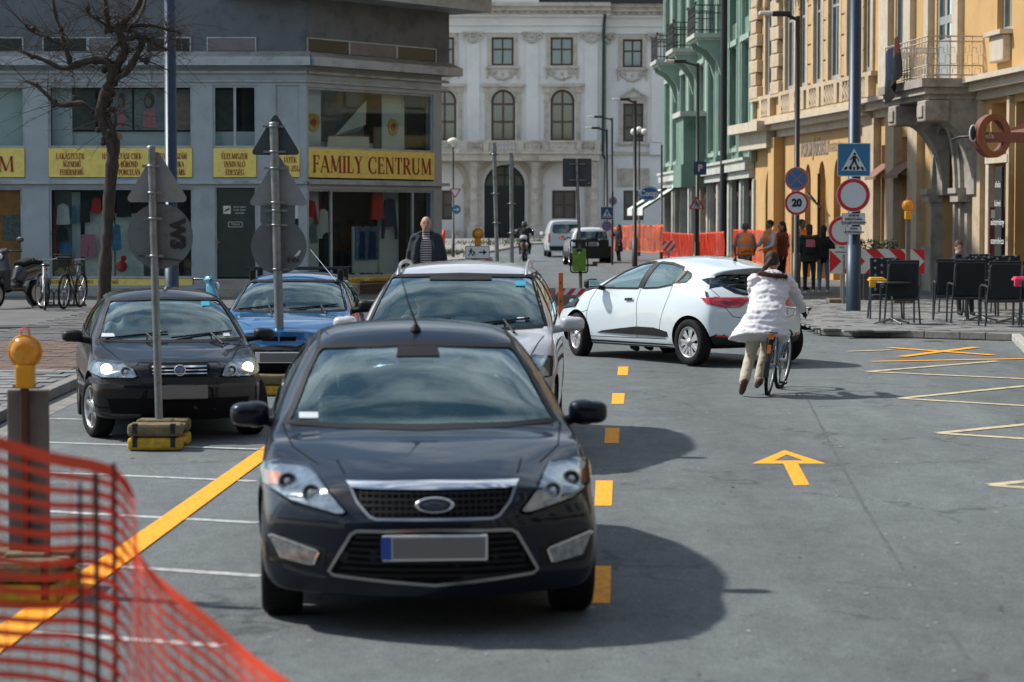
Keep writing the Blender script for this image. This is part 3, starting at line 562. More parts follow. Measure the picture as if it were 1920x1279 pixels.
mat('disc_yellow',(.62,.42,.05),.7);mat('disc_red',(.5,.07,.03),.7);disc(B,bx(605),bz(605,229),.22,'disc_yellow','disc_red');disc(B,bx(754),bz(754,238),.21,'disc_yellow','disc_red')
def sail(mb):
 pa,pb,pc,pd=B.loc(655,253),B.loc(706,187),B.loc(712,233),B.loc(690,247);f1,f2=B.fr(.45),B.fr(.32)
 mb.add([f1(*pa),f2(*pb),f1(*pc)],[(0,1,2)],0);mb.add([f1(*pa),f2(*pd),f1(*pc)],[(0,1,2)],1);mb.poly([B.loc(640,255),B.loc(715,256),B.loc(716,285),B.loc(636,285)],B.fr(.40),0,B.nin(.02))
A.part('folded_paper_model',['paper_white','shop_inside'],sail);backing(B,bx(622),bx(638),bz(630,215),bz(630,180),'poster_dark',.5,'poster')
framed(B,xb0,xb1,zg0-.0,zg1-.03,(bx(624),bx(777)));B.part('signboard','sign_yellow',lambda mb:B.box(mb,xb0,xb1,.02,.06,zg0-.18,zg0-.01));B.text('HÁZTARTÁSI - AJÁNDÉK - FEHÉRNEMŰ - TEXTIL - JÁTÉK',.10,'sign_red',xm,zg0-.095,.012,width=(xb1-xb0)*.9)
backing(B,xb0,bx(622),zg0,zg1,'paper_white',.42);backing(B,bx(690),bx(740),zg0,bz(700,425),'paper_white',.5);backing(B,bx(738),bx(776),zg0,zg1,'paper_white',.5);mat('panel_brown',(.08,.06,.045),.8);backing(B,bx(780),xb1,zg0,zg1,'panel_brown',.3)
def garment(Wl,x0,x1,z0,z1,m,y=.25,sleeves=False,legs=False,name='garment',sway=.02):
 w_=x1-x0;c=(x0+x1)/2;pts=[]
 if legs:pts=[(x0+.05*w_,z1),(x1-.05*w_,z1),(x1,z0),(c+.06*w_,z0),(c,z0+(z1-z0)*.55),(c-.06*w_,z0),(x0,z0)]
 elif sleeves:pts=[(c-.08*w_,z1),(c+.08*w_,z1),(c+.3*w_,z1-.04),(x1,z0+(z1-z0)*.0),(x1-.1*w_,z0-.02),(c+.26*w_,z0+(z1-z0)*.55),(c+.26*w_,z0+(z1-z0)*.30),(c-.26*w_,z0+(z1-z0)*.30),(c-.26*w_,z0+(z1-z0)*.55),(x0+.1*w_,z0),(x0,z0+.02),(c-.3*w_,z1-.04)]
 else:pts=[(c-.12*w_,z1),(c+.12*w_,z1),(x1-.1*w_,z1-.06),(x1,z0+.02),(c,z0),(x0,z0+.01),(x0+.1*w_,z1-.06)]
 return Wl.part(name,m,lambda mb:mb.poly(pts,Wl.fr(y),0,Wl.nin(.06)))
garment(B,bx(587),bx(618),bz(600,420),bz(600,375),'red_cloth',.35,True);garment(B,bx(586),bx(620),bz(600,457),bz(600,406),'denim',.42,False,True)
garment(B,bx(715),bx(738),bz(720,412),bz(720,358),'red_cloth',.3);garment(B,bx(644),bx(665),bz(655,424),bz(655,358),'red_cloth',.9);garment(B,bx(738),bx(767),bz(750,448),bz(750,372),'navy_cloth',.35,True);garment(B,bx(622),bx(640),bz(630,448),bz(630,392),'white_cloth',.4)
garment(B,bx(626),bx(650),bz(640,498),bz(640,436),'dark_cloth',.35);_p=backing(B,bx(694),bx(736),bz(715,487),bz(715,424),'denim',.46,'poster');
for(a,b_)in((701,709),(718,729)):
 B.part('figure',['navy_cloth','poster_skin','dark_cloth'],lambda mb:(mb.poly([(bx(a-2),bz(a,485)),(bx(b_+2),bz(a,485)),(bx(b_+2),bz(a,435)),(bx(a),bz(a,433))],B.fr(.45),0),mb.poly([(bx((a+b_)/2)+.07*math.cos(t),bz(a,427)+.09*math.sin(t))for t in[k*PI/5 for k in range(10)]],B.fr(.445),1),mb.poly([(bx((a+b_)/2)+.08*math.cos(t),bz(a,422)+.06*math.sin(t))for t in[k*PI/5 for k in range(10)]],B.fr(.44),2)),_p)
backing(B,bx(655),bx(690),bz(660,430),zg1,'shop_inside_dark',.8);
garment(A,ax(100),ax(126),az(422),az(382),'white_cloth',.35);garment(A,ax(101),ax(122),az(452),az(425),'dark_cloth',.35);garment(A,ax(128),ax(136),az(420),az(384),'denim',.4);garment(A,ax(143),ax(162),az(418),az(372),'dark_cloth',.45);garment(A,ax(164),ax(184),az(400),az(370),'red_cloth',.5)
garment(A,ax(144),ax(174),az(482),az(440),'pink',.4,False,True);garment(A,ax(94),ax(99),az(480),az(385),'red_cloth',.4);garment(A,ax(103),ax(128),az(500),az(455),'denim',.45,False,True);garment(A,ax(205),ax(222),az(470),az(420),'denim',.35);garment(A,ax(300),ax(345),az(480),az(360),'dark_cloth',.5);garment(A,ax(212),ax(240),az(408),az(362),'dark_cloth',.45)
backing(A,ax(126),ax(142),zg0,az(360),'paper_white',.6);backing(A,ax(150),ax(205),zg0,az(395),'white_cloth',.65);backing(A,ax(207),ax(260),zg0,az(400),'white_cloth',.7);backing(A,ax(94),ax(125),az(470),az(358),'poster_pale',.6)
mat('toy_yellow',(.55,.3,.02),.6);A.part('toy_house',['toy_yellow','poster_pale'],lambda mb:(mb.poly([(ax(97),zg0+.06),(ax(117),zg0+.06),(ax(117),az(510)),(ax(107),az(502)),(ax(97),az(510))],A.fr(.3),0,A.nin(.2)),A.box(mb,ax(102),ax(111),.28,.3,zg0+.1,az(510),1)))
mat('teddy',(.25,.17,.1),.95,bump=.5);A.part('teddy_bear','teddy',lambda mb:(mb.ball(A.M@Vector((ax(128),.35,az(510))),.12),mb.ball(A.M@Vector((ax(128),.33,az(495))),.09),mb.ball(A.M@Vector((ax(124),.33,az(488))),.03),mb.ball(A.M@Vector((ax(132),.33,az(488))),.03)))
A.part('toy_ball','red_cloth',lambda mb:(mb.ball(A.M@Vector((ax(222),.4,az(500))),.14),mb.ball(A.M@Vector((ax(226),.4,az(485))),.07)))
A.part('plinth','ledge_top',lambda mb:(A.box(mb,-6,A.L-.0,-.04,-.001,0,.30),B.box(mb,.0,B.L-.08,-.04,-.001,0,.30)))
for k in range(5):
 A.part('vent_slat','panel_brown',lambda mb:B.box(mb,bx(672),bx(740),-.10,-.045,.04+.085*k,.09+.085*k))
random.seed(8);mb=MB()
for k in range(26):
 x=bx(640)+random.random()*(bx(735)-bx(640));mb.ball(B.M@Vector((x,.3+random.random()*.2,zg0+.03)),(random.uniform(.05,.12),.06,.05),random.choice([0,1,2,3]),8)
o=mb.build('folded_goods',['white_cloth','dark_cloth','red_cloth','panel_brown'],SB);o['kind']='stuff'
mat('palace_wall',(.78,.78,.765),.8,var=.05,vscale=.6,dirt=(.64,.66,.67),dscale=.5);mat('palace_stone',(.55,.50,.43),.85,var=.14,vscale=1.5,dirt=(.26,.24,.21),dscale=1.2,bump=.2,bscale=8);mat('frame_brown',(.085,.045,.03),.6);mat('roof_dark',(.03,.035,.04),.7);mat('pipe_green',(.01,.035,.03),.5);mat('gate_green',(.012,.022,.022),.6,var=.2)
glass('palace_glass',(.3,.36,.4),.05,1.8,(.16,.22,.27,.45));glass('palace_glass_dark',(.25,.25,.25),.05,1.2,(.27,.25,.20,.5))
YP=170.0;K=F/YP
PB=building('palace','pale grey baroque palace with brown windows, balcony and columned gate closing the street',(0,YP,.5))
P_=Wall((-40,YP),(45,YP),PB);Pw=Wall((-40,YP+.9),(45,YP+.9),PB)
px_=lambda p:P_.x(p);pz=lambda y:P_.z(960,y)
g0=.45;X0,X1=px_(560),px_(1130)
up=[(818-6,852),(922,963),(1032,1074),(706,744)];arc_=[(812,856),(921,966),(1032,1077),(700,745)]
hol=[(px_(a),px_(b),pz(123),pz(70))for a,b in up]+[(px_(a),px_(b),pz(264),pz(168),1.0)for a,b in arc_]+[(px_(1035),px_(1080),pz(410),pz(357)),(px_(812),px_(851),pz(412),pz(357)),(px_(908),px_(984),g0+.02,pz(309),1.0)]
P_.face('wall','palace_wall',X0,X1,g0,pz(32),hol,0,.5)
hw=[(px_(1168),px_(1205),pz(125),pz(72)),(px_(1169),px_(1207),pz(265),pz(193)),(px_(1170),px_(1208),pz(413),pz(357))]
Pw.face('wall','palace_wall',X1,px_(1500),g0,pz(32),hw,0,.5)
for a,b in up:P_.window(px_(a)+.02,px_(b)-.02,pz(123)+.02,pz(70)-.02,.1,2,[0,.58,1],'frame_brown','palace_glass',.12,.12,.1)
for i,(a,b)in enumerate(arc_):P_.window(px_(a)+.02,px_(b)-.02,pz(264)+.02,pz(168)-.02,.12,2,[0,.37,.72,1],'frame_brown','palace_glass_dark',.14,.13,.1,arch=1.0)
Pw.window(px_(1168)+.02,px_(1205)-.02,pz(125)+.02,pz(72)-.02,.1,2,[0,.58,1],'frame_brown','palace_glass',.12,.12,.1);Pw.window(px_(1169)+.02,px_(1207)-.02,pz(265)+.02,pz(193)-.02,.1,2,[0,.37,.7,1],'frame_brown','palace_glass_dark',.12,.12,.1);Pw.window(px_(1170)+.02,px_(1208)-.02,pz(413)+.02,pz(357)-.02,.1,2,[0,.5,1],'frame_brown','palace_glass_dark',.12,.12,.1)
for a,b in((1035,1080),(812,851)):P_.window(px_(a)+.02,px_(b)-.02,pz(411)+.02,pz(357)-.02,.1,2,[0,.5,1],'frame_brown','palace_glass_dark',.14,.12,.1)
P_.part('gate','gate_green',lambda mb:(P_.box(mb,px_(908),px_(984),.25,.4,g0,pz(352)),[P_.box(mb,px_(910+k*9),px_(917+k*9),.2,.25,g0+.2,pz(356))for k in range(8)]))
P_.window(px_(908),px_(984),pz(352),pz(309),.25,4,[0,.55,1],'gate_green','palace_glass_dark',.15,.1,.1,name='fanlight',arch=1.0)
P_.part('back_wall','palace_stone',lambda mb:(P_.box(mb,X0,px_(1500),1.4,1.6,g0,pz(32))))
def stone(f,nm='trim',m='palace_stone'):return P_.part(nm,m,f)
def ent(mb):
 for Wl,a,b in((P_,X0,X1+.15),(Pw,X1+.15,px_(1500))):
  for(y,z0,z1)in((-.15,pz(62),pz(57)),(-.22,pz(48),pz(44)),(-.4,pz(32),pz(27))):Wl.box(mb,a,b,y,.05,z0,z1)
stone(ent,'entablature','palace_wall')
def cor(mb):
 for Wl,a,b in((P_,X0,X1+.5),(Pw,X1+.5,px_(1500))):
  Wl.box(mb,a,b,-.55,.1,pz(27),pz(22));Wl.box(mb,a,b,-.9,.1,pz(22),pz(14));Wl.box(mb,a,b,-1.15,.1,pz(14),pz(7))
  n=int((b-a)/.5)
  for i in range(n):Wl.box(mb,a+i*.5,a+i*.5+.26,-.75,-.5,pz(26.5),pz(22.4))
stone(cor,'cornice')
P_.part('roof','roof_dark',lambda mb:(P_.box(mb,px_(1030),px_(1500),-.6,8,pz(7)+.01,pz(-30)),P_.box(mb,X0,px_(1030),-.3,8,pz(7)+.01,pz(-40))))
P_.part('attic','palace_wall',lambda mb:P_.box(mb,X0,px_(1010),-.8,-.31,pz(7)+.012,pz(-20)))
for Wl,a,b in((P_,876,899),(P_,986,1009),(P_,1096,1120),(P_,766,789),(Pw,1137,1146),(Pw,1222,1243)):
 x0,x1=px_(a),px_(b);o=Wl.part('pilaster','palace_wall',lambda mb:(Wl.box(mb,x0,x1,-.16,.0,pz(266),pz(62)),Wl.box(mb,x0-.12,x1+.12,-.22,0,pz(290),pz(268))))
 def cap(mb):
  for k in(-1,1):mb.tube([Wl.M@Vector(((x0+x1)/2+k*((x1-x0)/2+.10)+.16*math.cos(t),-.24,pz(68)+.16*math.sin(t)-.0))for t in[j*PI/5 for j in range(10)]],.075,6,closed=True)
  Wl.box(mb,x0-.3,x1+.3,-.3,0,pz(63),pz(60));mb.tube([Wl.M@Vector(((x0+x1)/2+k*((x1-x0)/2+.1),-.26,pz(70)-.34*(1-k*k)))for k in[j/5-1 for j in range(11)]],[.05+.07*(1-(j/5-1)**2)for j in range(11)],6)
  mb.ball(Wl.M@Vector(((x0+x1)/2,-.26,pz(68))),.17,0,8)
 Wl.part('capital','palace_stone',cap,o)
def surround(Wl,a,b,y0,y1,parent=None):
 x0,x1,z0,z1=px_(a),px_(b),pz(y1),pz(y0);f=.28
 def g(mb):
  Wl.box(mb,x0-f,x0,-.10,.0,z0-.1,z1+f);Wl.box(mb,x1,x1+f,-.10,0,z0-.1,z1+f);Wl.box(mb,x0,x1,-.10,0,z1,z1+f);Wl.box(mb,x0-f-.12,x1+f+.12,-.3,0,z0-.22,z0-.06)
 return Wl.part('window_surround','palace_stone',g)
for a,b in up:surround(P_,a,b,70,123)
surround(Pw,1168,1205,72,125);surround(Pw,1169,1207,193,265)
def festoon(Wl,a,b,yt):
 def g(mb):
  x0,x1=px_(a),px_(b);c=(x0+x1)/2;n=14
  mb.tube([Wl.M@Vector((x0+(x1-x0)*k/n,-.08,pz(yt)-.15-.62*(1-(2*k/n-1)**2)))for k in range(n+1)],[.05+.04*((k*7)%3)for k in range(n+1)],5)
  for s in(x0-.08,x1+.08):mb.tube([Wl.M@Vector((s,-.08,pz(yt)-.1)),Wl.M@Vector((s,-.08,pz(yt)-.75))],[.12,.05],6)
  for s in(-.5,0,.5):mb.ball(Wl.M@Vector((c+s,-.08,pz(yt)-.3-.1*(s==0))),.12,0,6)
 Wl.part('festoon','palace_stone',g)
for a,b in((916,970),(1027,1080),(802,858)):festoon(P_,a,b,128)
festoon(Pw,1162,1210,130)
for a,b in arc_:
 def g(mb):
  x0,x1=px_(a),px_(b);zt=pz(163)
  P_.box(mb,x0-.62,x1+.62,-.38,0,zt,zt+.22)
  for(p,q)in((x0-.42,x0-.1),(x1+.1,x1+.42)):P_.box(mb,p,q,-.12,0,pz(265),zt);P_.box(mb,p-.06,q+.06,-.2,0,zt-.42,zt);P_.box(mb,p-.05,q+.05,-.18,0,pz(190)-.1,pz(190)+.12)
  c=(x0+x1)/2;r=(x1-x0)/2;mb.poly(arc(c,pz(168)-r,r+.16,0,180,14)+list(reversed(arc(c,pz(168)-r,r+.01,0,180,14))),P_.fr(-.08),0,P_.nin(.08))
 P_.part('window_surround','palace_stone',g)
Pw.part('pediment','palace_stone',lambda mb:(mb.poly([(px_(1158),pz(182)),(px_(1217),pz(182)),(px_(1188),pz(163))],Pw.fr(-.3),0,Pw.nin(.3),[[(px_(1166),pz(180)),(px_(1209),pz(180)),(px_(1188),pz(167))]])))
def balc(mb):P_.box(mb,px_(700),px_(1122),-2.1,0,pz(303),pz(290));P_.box(mb,px_(700),px_(1126),-2.3,0,pz(290),pz(286));P_.box(mb,px_(700),px_(1124),-2.1,-1.8,pz(269),pz(265));P_.box(mb,px_(700),px_(1124),-2.1,-1.8,pz(286),pz(283))
bal=P_.part('balcony','palace_stone',balc)
_bm=MB().lathe([(.07,0),(.1,.08),(.05,.18),(.11,.35),(.06,.5),(.08,.53)],8).mesh('baluster','palace_stone')
for p in(812,857,872,912,976,1020,1085,1118):P_.part('balcony_pier','palace_stone',lambda mb:P_.box(mb,px_(p-5),px_(p+5),-2.15,-1.75,pz(286),pz(269)),bal)
for(a,b)in((919,972),):
 for k in range(9):link('baluster',_bm,bal,tuple(P_.M@Vector((px_(a)+(px_(b)-px_(a))*k/8,-1.95,pz(283)))))
for(a,b)in((820,852),(878,907),(982,1015),(1026,1080),(1090,1113)):P_.part('balcony_panel','palace_stone',lambda mb:(P_.box(mb,px_(a),px_(b),-2.0,-1.9,pz(283),pz(269)),[mb.ball(P_.M@Vector((px_(a)+(px_(b)-px_(a))*(k+.5)/4,-2.0,pz(276))),(.16,.06,.13),0,6)for k in range(4)]),bal)
_c=MB().lathe([(.42,0),(.42,.2),(.34,.3),(.31,.4),(.31,2.5),(.27,4.6),(.33,4.7),(.4,4.85),(.4,5.0)],18).mesh('column','palace_stone')
for p in(888,892,1003,1112):pass
for p in(890,1003,776,1113):
 o=link('column',_c,PB,tuple(P_.M@Vector((px_(p),-1.6,g0+.95))));o.scale=(1,1,(pz(304)-g0-1.0)/5.0)
 P_.part('pedestal','palace_stone',lambda mb:(P_.box(mb,px_(p)-.5,px_(p)+.5,-2.1,-1.1,g0,g0+.95)),o)if False else P_.part('pedestal','palace_stone',lambda mb:P_.box(mb,px_(p)-.5,px_(p)+.5,-2.1,-1.1,g0,g0+.95))
for(c,r,y)in((946,44,345),(832,38,345),(1057,40,345)):
 def g(mb):
  R1=r/K+.0;mb.poly(arc(px_(c),pz(y),R1+.38,0,180,20)+list(reversed(arc(px_(c),pz(y),R1,0,180,20))),P_.fr(-.16),0,P_.nin(.16))
  for s in(-1,1):P_.box(mb,px_(c)+s*(R1+.19)-.22,px_(c)+s*(R1+.19)+.22,-.15,0,g0,pz(y)-.01);P_.box(mb,px_(c)+s*(R1+.19)-.32,px_(c)+s*(R1+.19)+.32,-.22,0,pz(y+8),pz(y)-.02)
 P_.part('arch_surround','palace_stone',g)
P_.part('niche','palace_stone',lambda mb:Pw.box(mb,px_(1158),px_(1219),-.06,0,pz(350),pz(315)))
P_.part('bench','palace_stone',lambda mb:(P_.box(mb,px_(810),px_(868),-1.8,-1.2,g0+.5,g0+.7),P_.box(mb,px_(815),px_(822),-1.7,-1.3,g0,g0+.5),P_.box(mb,px_(855),px_(862),-1.7,-1.3,g0,g0+.5)))
Pw.part('string_course','palace_stone',lambda mb:(Pw.box(mb,X1+.1,px_(1500),-.15,0,pz(290),pz(284))))
P_.part('downpipe','pipe_green',lambda mb:mb.tube([P_.M@Vector((px_(x),-.35,pz(y)))for x,y in((1138,18),(1133,26),(1131,60),(1130,290),(1135,300),(1135,440))],.11,8))
mat('green_wall',(.135,.225,.18),.75,var=.12,vscale=1.5,dirt=(.055,.11,.085),dscale=1);mat('green_pale',(.27,.37,.31),.75,var=.1,vscale=2);mat('green_dark',(.05,.13,.09),.7,var=.15);mat('stone_pale',(.44,.46,.42),.8,var=.12,vscale=2,dirt=(.28,.28,.26),dscale=1.5);mat('stone_grey',(.33,.305,.265),.85,var=.2,vscale=2.5,dirt=(.12,.11,.10),dscale=1.6,bump=.3,bscale=10)
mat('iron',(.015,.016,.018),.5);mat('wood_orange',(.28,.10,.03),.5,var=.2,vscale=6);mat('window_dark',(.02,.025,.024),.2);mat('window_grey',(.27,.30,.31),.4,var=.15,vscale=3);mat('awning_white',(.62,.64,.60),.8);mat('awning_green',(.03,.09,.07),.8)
mat('ochre',(.52,.33,.135),.8,var=.08,vscale=1.2,dirt=(.43,.27,.11),dscale=.9,bump=.1);mat('ochre_shaded',(.42,.235,.08),.8,var=.1,vscale=2);mat('cream_stone',(.48,.385,.265),.8,var=.12,vscale=3,dirt=(.33,.26,.18),dscale=2.2,bump=.2,bscale=14);mat('cream_pale',(.52,.46,.36),.8,var=.1,vscale=3,dirt=(.4,.34,.26),dscale=2)
mat('maroon',(.11,.03,.025),.5,var=.15);mat('maroon_dark',(.04,.014,.013),.5);mat('awning_brown',(.22,.11,.085),.8,var=.1);mat('copper_red',(.17,.05,.035),.45,var=.15,coat=.3);mat('wrought',(.38,.35,.30),.55,var=.2);mat('flag_blue',(.015,.03,.08),.9);mat('sign_blue',(.01,.10,.30),.4)
glass('street_glass',(.25,.3,.3),.04,1.5,(.1,.12,.12,.4))
GB=building('green_building','narrow fronted green town house with iron balconies and pale stone shopfronts',(9,97,0))
Gw=Wall((7.18,113),(8.28,82.7),GB);gx=lambda p:Gw.x(p);GL_=Gw.L;HT=16
zc=Gw.z(1425,270)
nb=9;bw=GL_/nb;zg_=3.75
uph=[];
for i in range(nb):
 for j,(z0,z1)in enumerate(((4.6,8.1),(9.0,12.2),(12.9,15.2))):uph.append((i*bw+.75,i*bw+bw-.75,z0,z1))
gh=[(i*bw+.35,i*bw+bw-.35,.45,3.45)for i in range(nb)]
Gw.face('wall','green_wall',-.2,GL_,zg_,HT,uph,0,.4);Gw.face('ground_floor_wall','stone_pale',-.2,GL_,.1,zg_-.002,gh,.02,.4)
for h in uph:
 if h[0]<0:continue
 Gw.window(h[0]+.02,h[1]-.02,h[2]+.02,h[3]-.02,.12,2,[0,.65,1],'green_pale','street_glass',.12,.1,.1)
for i in range(nb+1):
 x=i*bw;Gw.part('pilaster','green_pale' if i%2 else 'green_wall',lambda mb:(Gw.box(mb,x-.3,x+.3,-.12,0,4.05,HT),Gw.box(mb,x-.38,x+.38,-.17,0,3.9,4.3)))
 Gw.part('pier','stone_pale',lambda mb:(Gw.bbox(mb,x-.2,x+.2,-.07,.02,.1,3.3,.02),Gw.box(mb,x-.26,x+.26,-.11,.02,.1,.6)))
for i in range(nb):
 x=i*bw
 for sx_ in(.62,bw-.62):Gw.part('window_jamb','green_pale',lambda mb:Gw.box(mb,x+sx_-.07,x+sx_+.07,-.12,0,4.4,HT))
 Gw.part('window_apron','green_pale',lambda mb:(Gw.box(mb,x+.5,x+bw-.5,-.1,0,4.35,4.5),Gw.box(mb,x+.5,x+bw-.5,-.16,0,8.15,8.35),Gw.box(mb,x+.5,x+bw-.5,-.1,0,12.3,12.5)))
 orange=i in(4,5,6)
 o=Gw.part('shopfront','wood_orange' if orange else 'maroon_dark',lambda mb:(Gw.box(mb,x+.37,x+bw-.37,.2,.26,.45,.95),Gw.box(mb,x+.37,x+bw-.37,.2,.26,2.75,2.95),Gw.box(mb,x+bw/2-.06,x+bw/2+.06,.2,.26,.951,2.749),Gw.box(mb,x+.37,x+.49,.2,.26,.951,3.44),Gw.box(mb,x+bw-.49,x+bw-.37,.2,.26,.951,3.44)))
 for a in(x+.5,x+bw/2+.06):Gw.part('pane','street_glass',lambda mb:Gw.box(mb,a,a+bw/2-.56,.22,.23,.96,2.74),o,fix=False)if False else Gw.part('pane','street_glass',lambda mb:Gw.box(mb,a,a+bw/2-.56,.22,.23,.96,2.74),o)
Gw.part('string_course','stone_pale',lambda mb:(Gw.box(mb,-.2,GL_,-.34,-.02,3.62,3.95),Gw.box(mb,-.2,GL_,-.2,.0,3.35,3.61),Gw.box(mb,-.2,GL_,-.42,-.0,3.951,4.05)))
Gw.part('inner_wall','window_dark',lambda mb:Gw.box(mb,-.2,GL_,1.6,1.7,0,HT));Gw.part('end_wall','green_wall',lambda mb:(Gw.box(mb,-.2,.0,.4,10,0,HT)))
Gw.part('downpipe','iron',lambda mb:mb.cyl(Gw.M@Vector((gx(1374),-.35,.1)),Gw.M@Vector((gx(1374),-.35,HT)),.13,8))
xb_=gx(1328)-1.6;Gw.part('bay','green_wall',lambda mb:(Gw.box(mb,xb_-1.2,xb_+1.6,-1.0,-.0,4.1,6.0),Gw.box(mb,xb_-1.3,xb_+1.7,-1.1,0,3.2,4.1)))
Gw.part('bay_cap','stone_pale',lambda mb:Gw.box(mb,xb_-1.35,xb_+1.75,-1.15,0,6.0,6.2))
def iron_balcony(Wl,xa,xc,z,dp=1.0,h=1.0):
 o=Wl.part('balcony','stone_pale',lambda mb:(Wl.box(mb,xa,xc,-dp,0,z-.16,z),Wl.box(mb,xa+.1,xc-.1,-dp+.1,0,z-.26,z-.16)))
 for xx in(xa+.3,xc-.3):Wl.part('bracket','green_pale',lambda mb:mb.poly([(0,z-.26),(-dp+.12,z-.26),(-dp+.2,z-.45),(-dp*.5,z-.65),(-dp*.22,z-1.05),(-.05,z-1.75),(0,z-1.8)],lambda p,q:Wl.M@Vector((xx-.12,p,q)),0,Wl.M.to_3x3()@Vector((.24,0,0))),o)
 def rail(mb):
  T=lambda x,y,q:Wl.M@Vector((x,y,q));e=.05
  for zz_ in(z+h,z+.12,z+h*.72):mb.tube([T(xa+e,-.02,zz_),T(xa+e,-dp+e,zz_),T(xc-e,-dp+e,zz_),T(xc-e,-.02,zz_)],.022,5,sm=False)
  n=int((xc-xa)/.14)
  for k in range(n+1):x=xa+e+(xc-xa-2*e)*k/n;mb.tube([T(x,-dp+e,z),T(x,-dp+e,z+h)],.011,4,sm=False)
  m_=int(dp/.14)
  for s in(xa+e,xc-e):
   for k in range(m_):mb.tube([T(s,-dp+e+dp*k/m_,z),T(s,-dp+e+dp*k/m_,z+h)],.011,4,sm=False)
   mb.ball(T(s,-dp+e,z+h+.08),.06,0,6)
  for k in range(n//2):x=xa+e+.14+(xc-xa-2*e)*k/(n/2);mb.tube([T(x+.09*math.cos(t),-dp+e,z+h*.42+.16*math.sin(t))for t in[j*PI/5 for j in range(10)]],.012,4,closed=True)
 r=Wl.part('railing','iron',rail,o);return o
zb=Gw.z(1330,80);
for pn in(1357,1312,1278):iron_balcony(Gw,gx(pn)-2.7,gx(pn),8.9,1.15,1.05)
GA=thing('shop_awning','white and green striped shop awning folded out under the far end of the green house','awning',tuple(Gw.W@Vector((gx(1262),0,0))))
_W2=Wall(tuple(Gw.p0),tuple(Gw.p1),GA);zt=Gw.z(1285,345);
for k,xx in enumerate((gx(1246),gx(1268))):
 def aw(mb):
  w_=2.6;a=_W2.M
  for s in range(8):
   x0,x1=xx+w_*s/8,xx+w_*(s+1)/8;vs=[a@Vector(v)for v in((x0,-.1,zt),(x1,-.1,zt),(x1,-1.75,zt-1.05),(x0,-1.75,zt-1.05),(x0,-1.75,zt-1.35),(x1,-1.75,zt-1.35))];mb.add(vs,[(0,1,2,3),(3,2,5,4)],0)
  for x in(xx,xx+w_-.04):mb.tube([a@Vector((x,-.1,zt-.03)),a@Vector((x,-1.73,zt-1.07))],.05,5,1)
 _W2.part('canopy',['awning_white','awning_green'],aw)
CS=thing('hanging_sign','oval blue hanging sign on the corner of the green house','sign',tuple(at(1216,363,96)))
_c=MB();_c.poly([(.42*math.cos(t*PI/16),.29*math.sin(t*PI/16))for t in range(32)],xz(0),0,(0,.1,0));_c.build('board','sign_blue',CS);_c=MB();_c.tube([(.38*math.cos(t*PI/16),-.01,.25*math.sin(t*PI/16))for t in range(32)],.012,5,closed=True);_c.build('rim','white_plastic',CS)
text('Coop',.24,'white_plastic',CS,(0,-.01,0),sx=.9,bold=.01);_c=MB();_c.cyl((.4,.05,.2),(2.4,3,.3),.02,6);_c.build('bracket','iron',CS)
YB_=building('ochre_building','ornate ochre town house with grey windows, stone balusters and arched ground floor',(9.5,75,0))
Y=Wall((8.28,82.7),(10.1,67.0),YB_);yx=lambda p:Y.x(p);HY=13.5;zcn=5.0
ar=[(1432,1452,312),(1481,1499,318),(1506,1521,308),(1531,1548,302),(1560,1577,298),(1592,1612,292)]
gh=[(yx(a+3),yx(b-1),.12,Y.z((a+b)/2,t),1.5)for a,b,t in ar]
wn=[(1437,1449),(1474,1490),(1499,1512),(1527,1541),(1555,1574),(1590,1607),(1620,1633)]
zw0,zw1=6.05,9.6
wh=[(yx(a),yx(b),zw0,zw1)for a,b in wn]+[(yx(a),yx(b),10.7,13.0)for a,b in wn]
Y.face('wall','ochre',0,Y.L,.1,HY,gh+wh,0,.45)
for h in wh:Y.window(h[0]+.02,h[1]-.02,h[2]+.02,h[3]-.02,.03,2,[0,.62,1],'window_grey','street_glass',.12,.08,.08)
for i,h in enumerate(gh):Y.part('archway','window_dark' if i==0 else 'ochre_shaded',lambda mb:Y.box(mb,h[0]-.05,h[1]+.05,.4,.5,.1,h[3]))  # shade of the arch recesses is put into the darker ochre
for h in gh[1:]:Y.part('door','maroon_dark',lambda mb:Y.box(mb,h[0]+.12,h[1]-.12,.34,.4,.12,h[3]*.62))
def cornice_y(mb):Y.box(mb,-.3,Y.L,-.18,0,zcn-.42,zcn-.2);Y.box(mb,-.4,Y.L,-.42,0,zcn-.2,zcn-.02);Y.box(mb,-.5,Y.L,-.6,0,zcn-.02,zcn+.1)
Y.part('cornice','cream_pale',cornice_y);Y.part('cornice_break','cream_pale',lambda mb:(Y.box(mb,-.3,yx(1464),-.5,-.2,zcn-.75,zcn-.2),Y.box(mb,-.45,yx(1466),-.85,-.4,zcn-.2,zcn+.11)))
Y.part('end_pier','ochre',lambda mb:Y.box(mb,yx(1459),yx(1470),-.35,0,.1,zcn-.43));Y.part('sill_course','cream_stone',lambda mb:(Y.box(mb,0,Y.L,-.18,0,5.12,5.3),Y.box(mb,0,Y.L,-.2,0,5.9,6.02)))
for qp in(1422,1462):
 xq=yx(qp)
 for k in range(16):Y.part('quoin_block','cream_stone',lambda mb:Y.bbox(mb,xq-(.42 if k%2 else .62),xq+(.42 if k%2 else .62),-.22,0,5.98+k*.44,5.98+k*.44+.41,.03))
for i in range(len(wn)-1):
 xa,xc=yx(wn[i][1]),yx(wn[i+1][0]);xm_=(xa+xc)/2
 if i==0:continue
 for k in range(8):Y.part('wall_block','ochre',lambda mb:(Y.bbox(mb,xm_-.40,xm_+.40,-.06,0,6.1+k*.6,6.1+k*.6+.56,.02)))
_bal=MB().lathe([(.10,0),(.13,.06),(.07,.14),(.15,.34),(.07,.52),(.10,.6)],10).mesh('baluster','cream_stone')
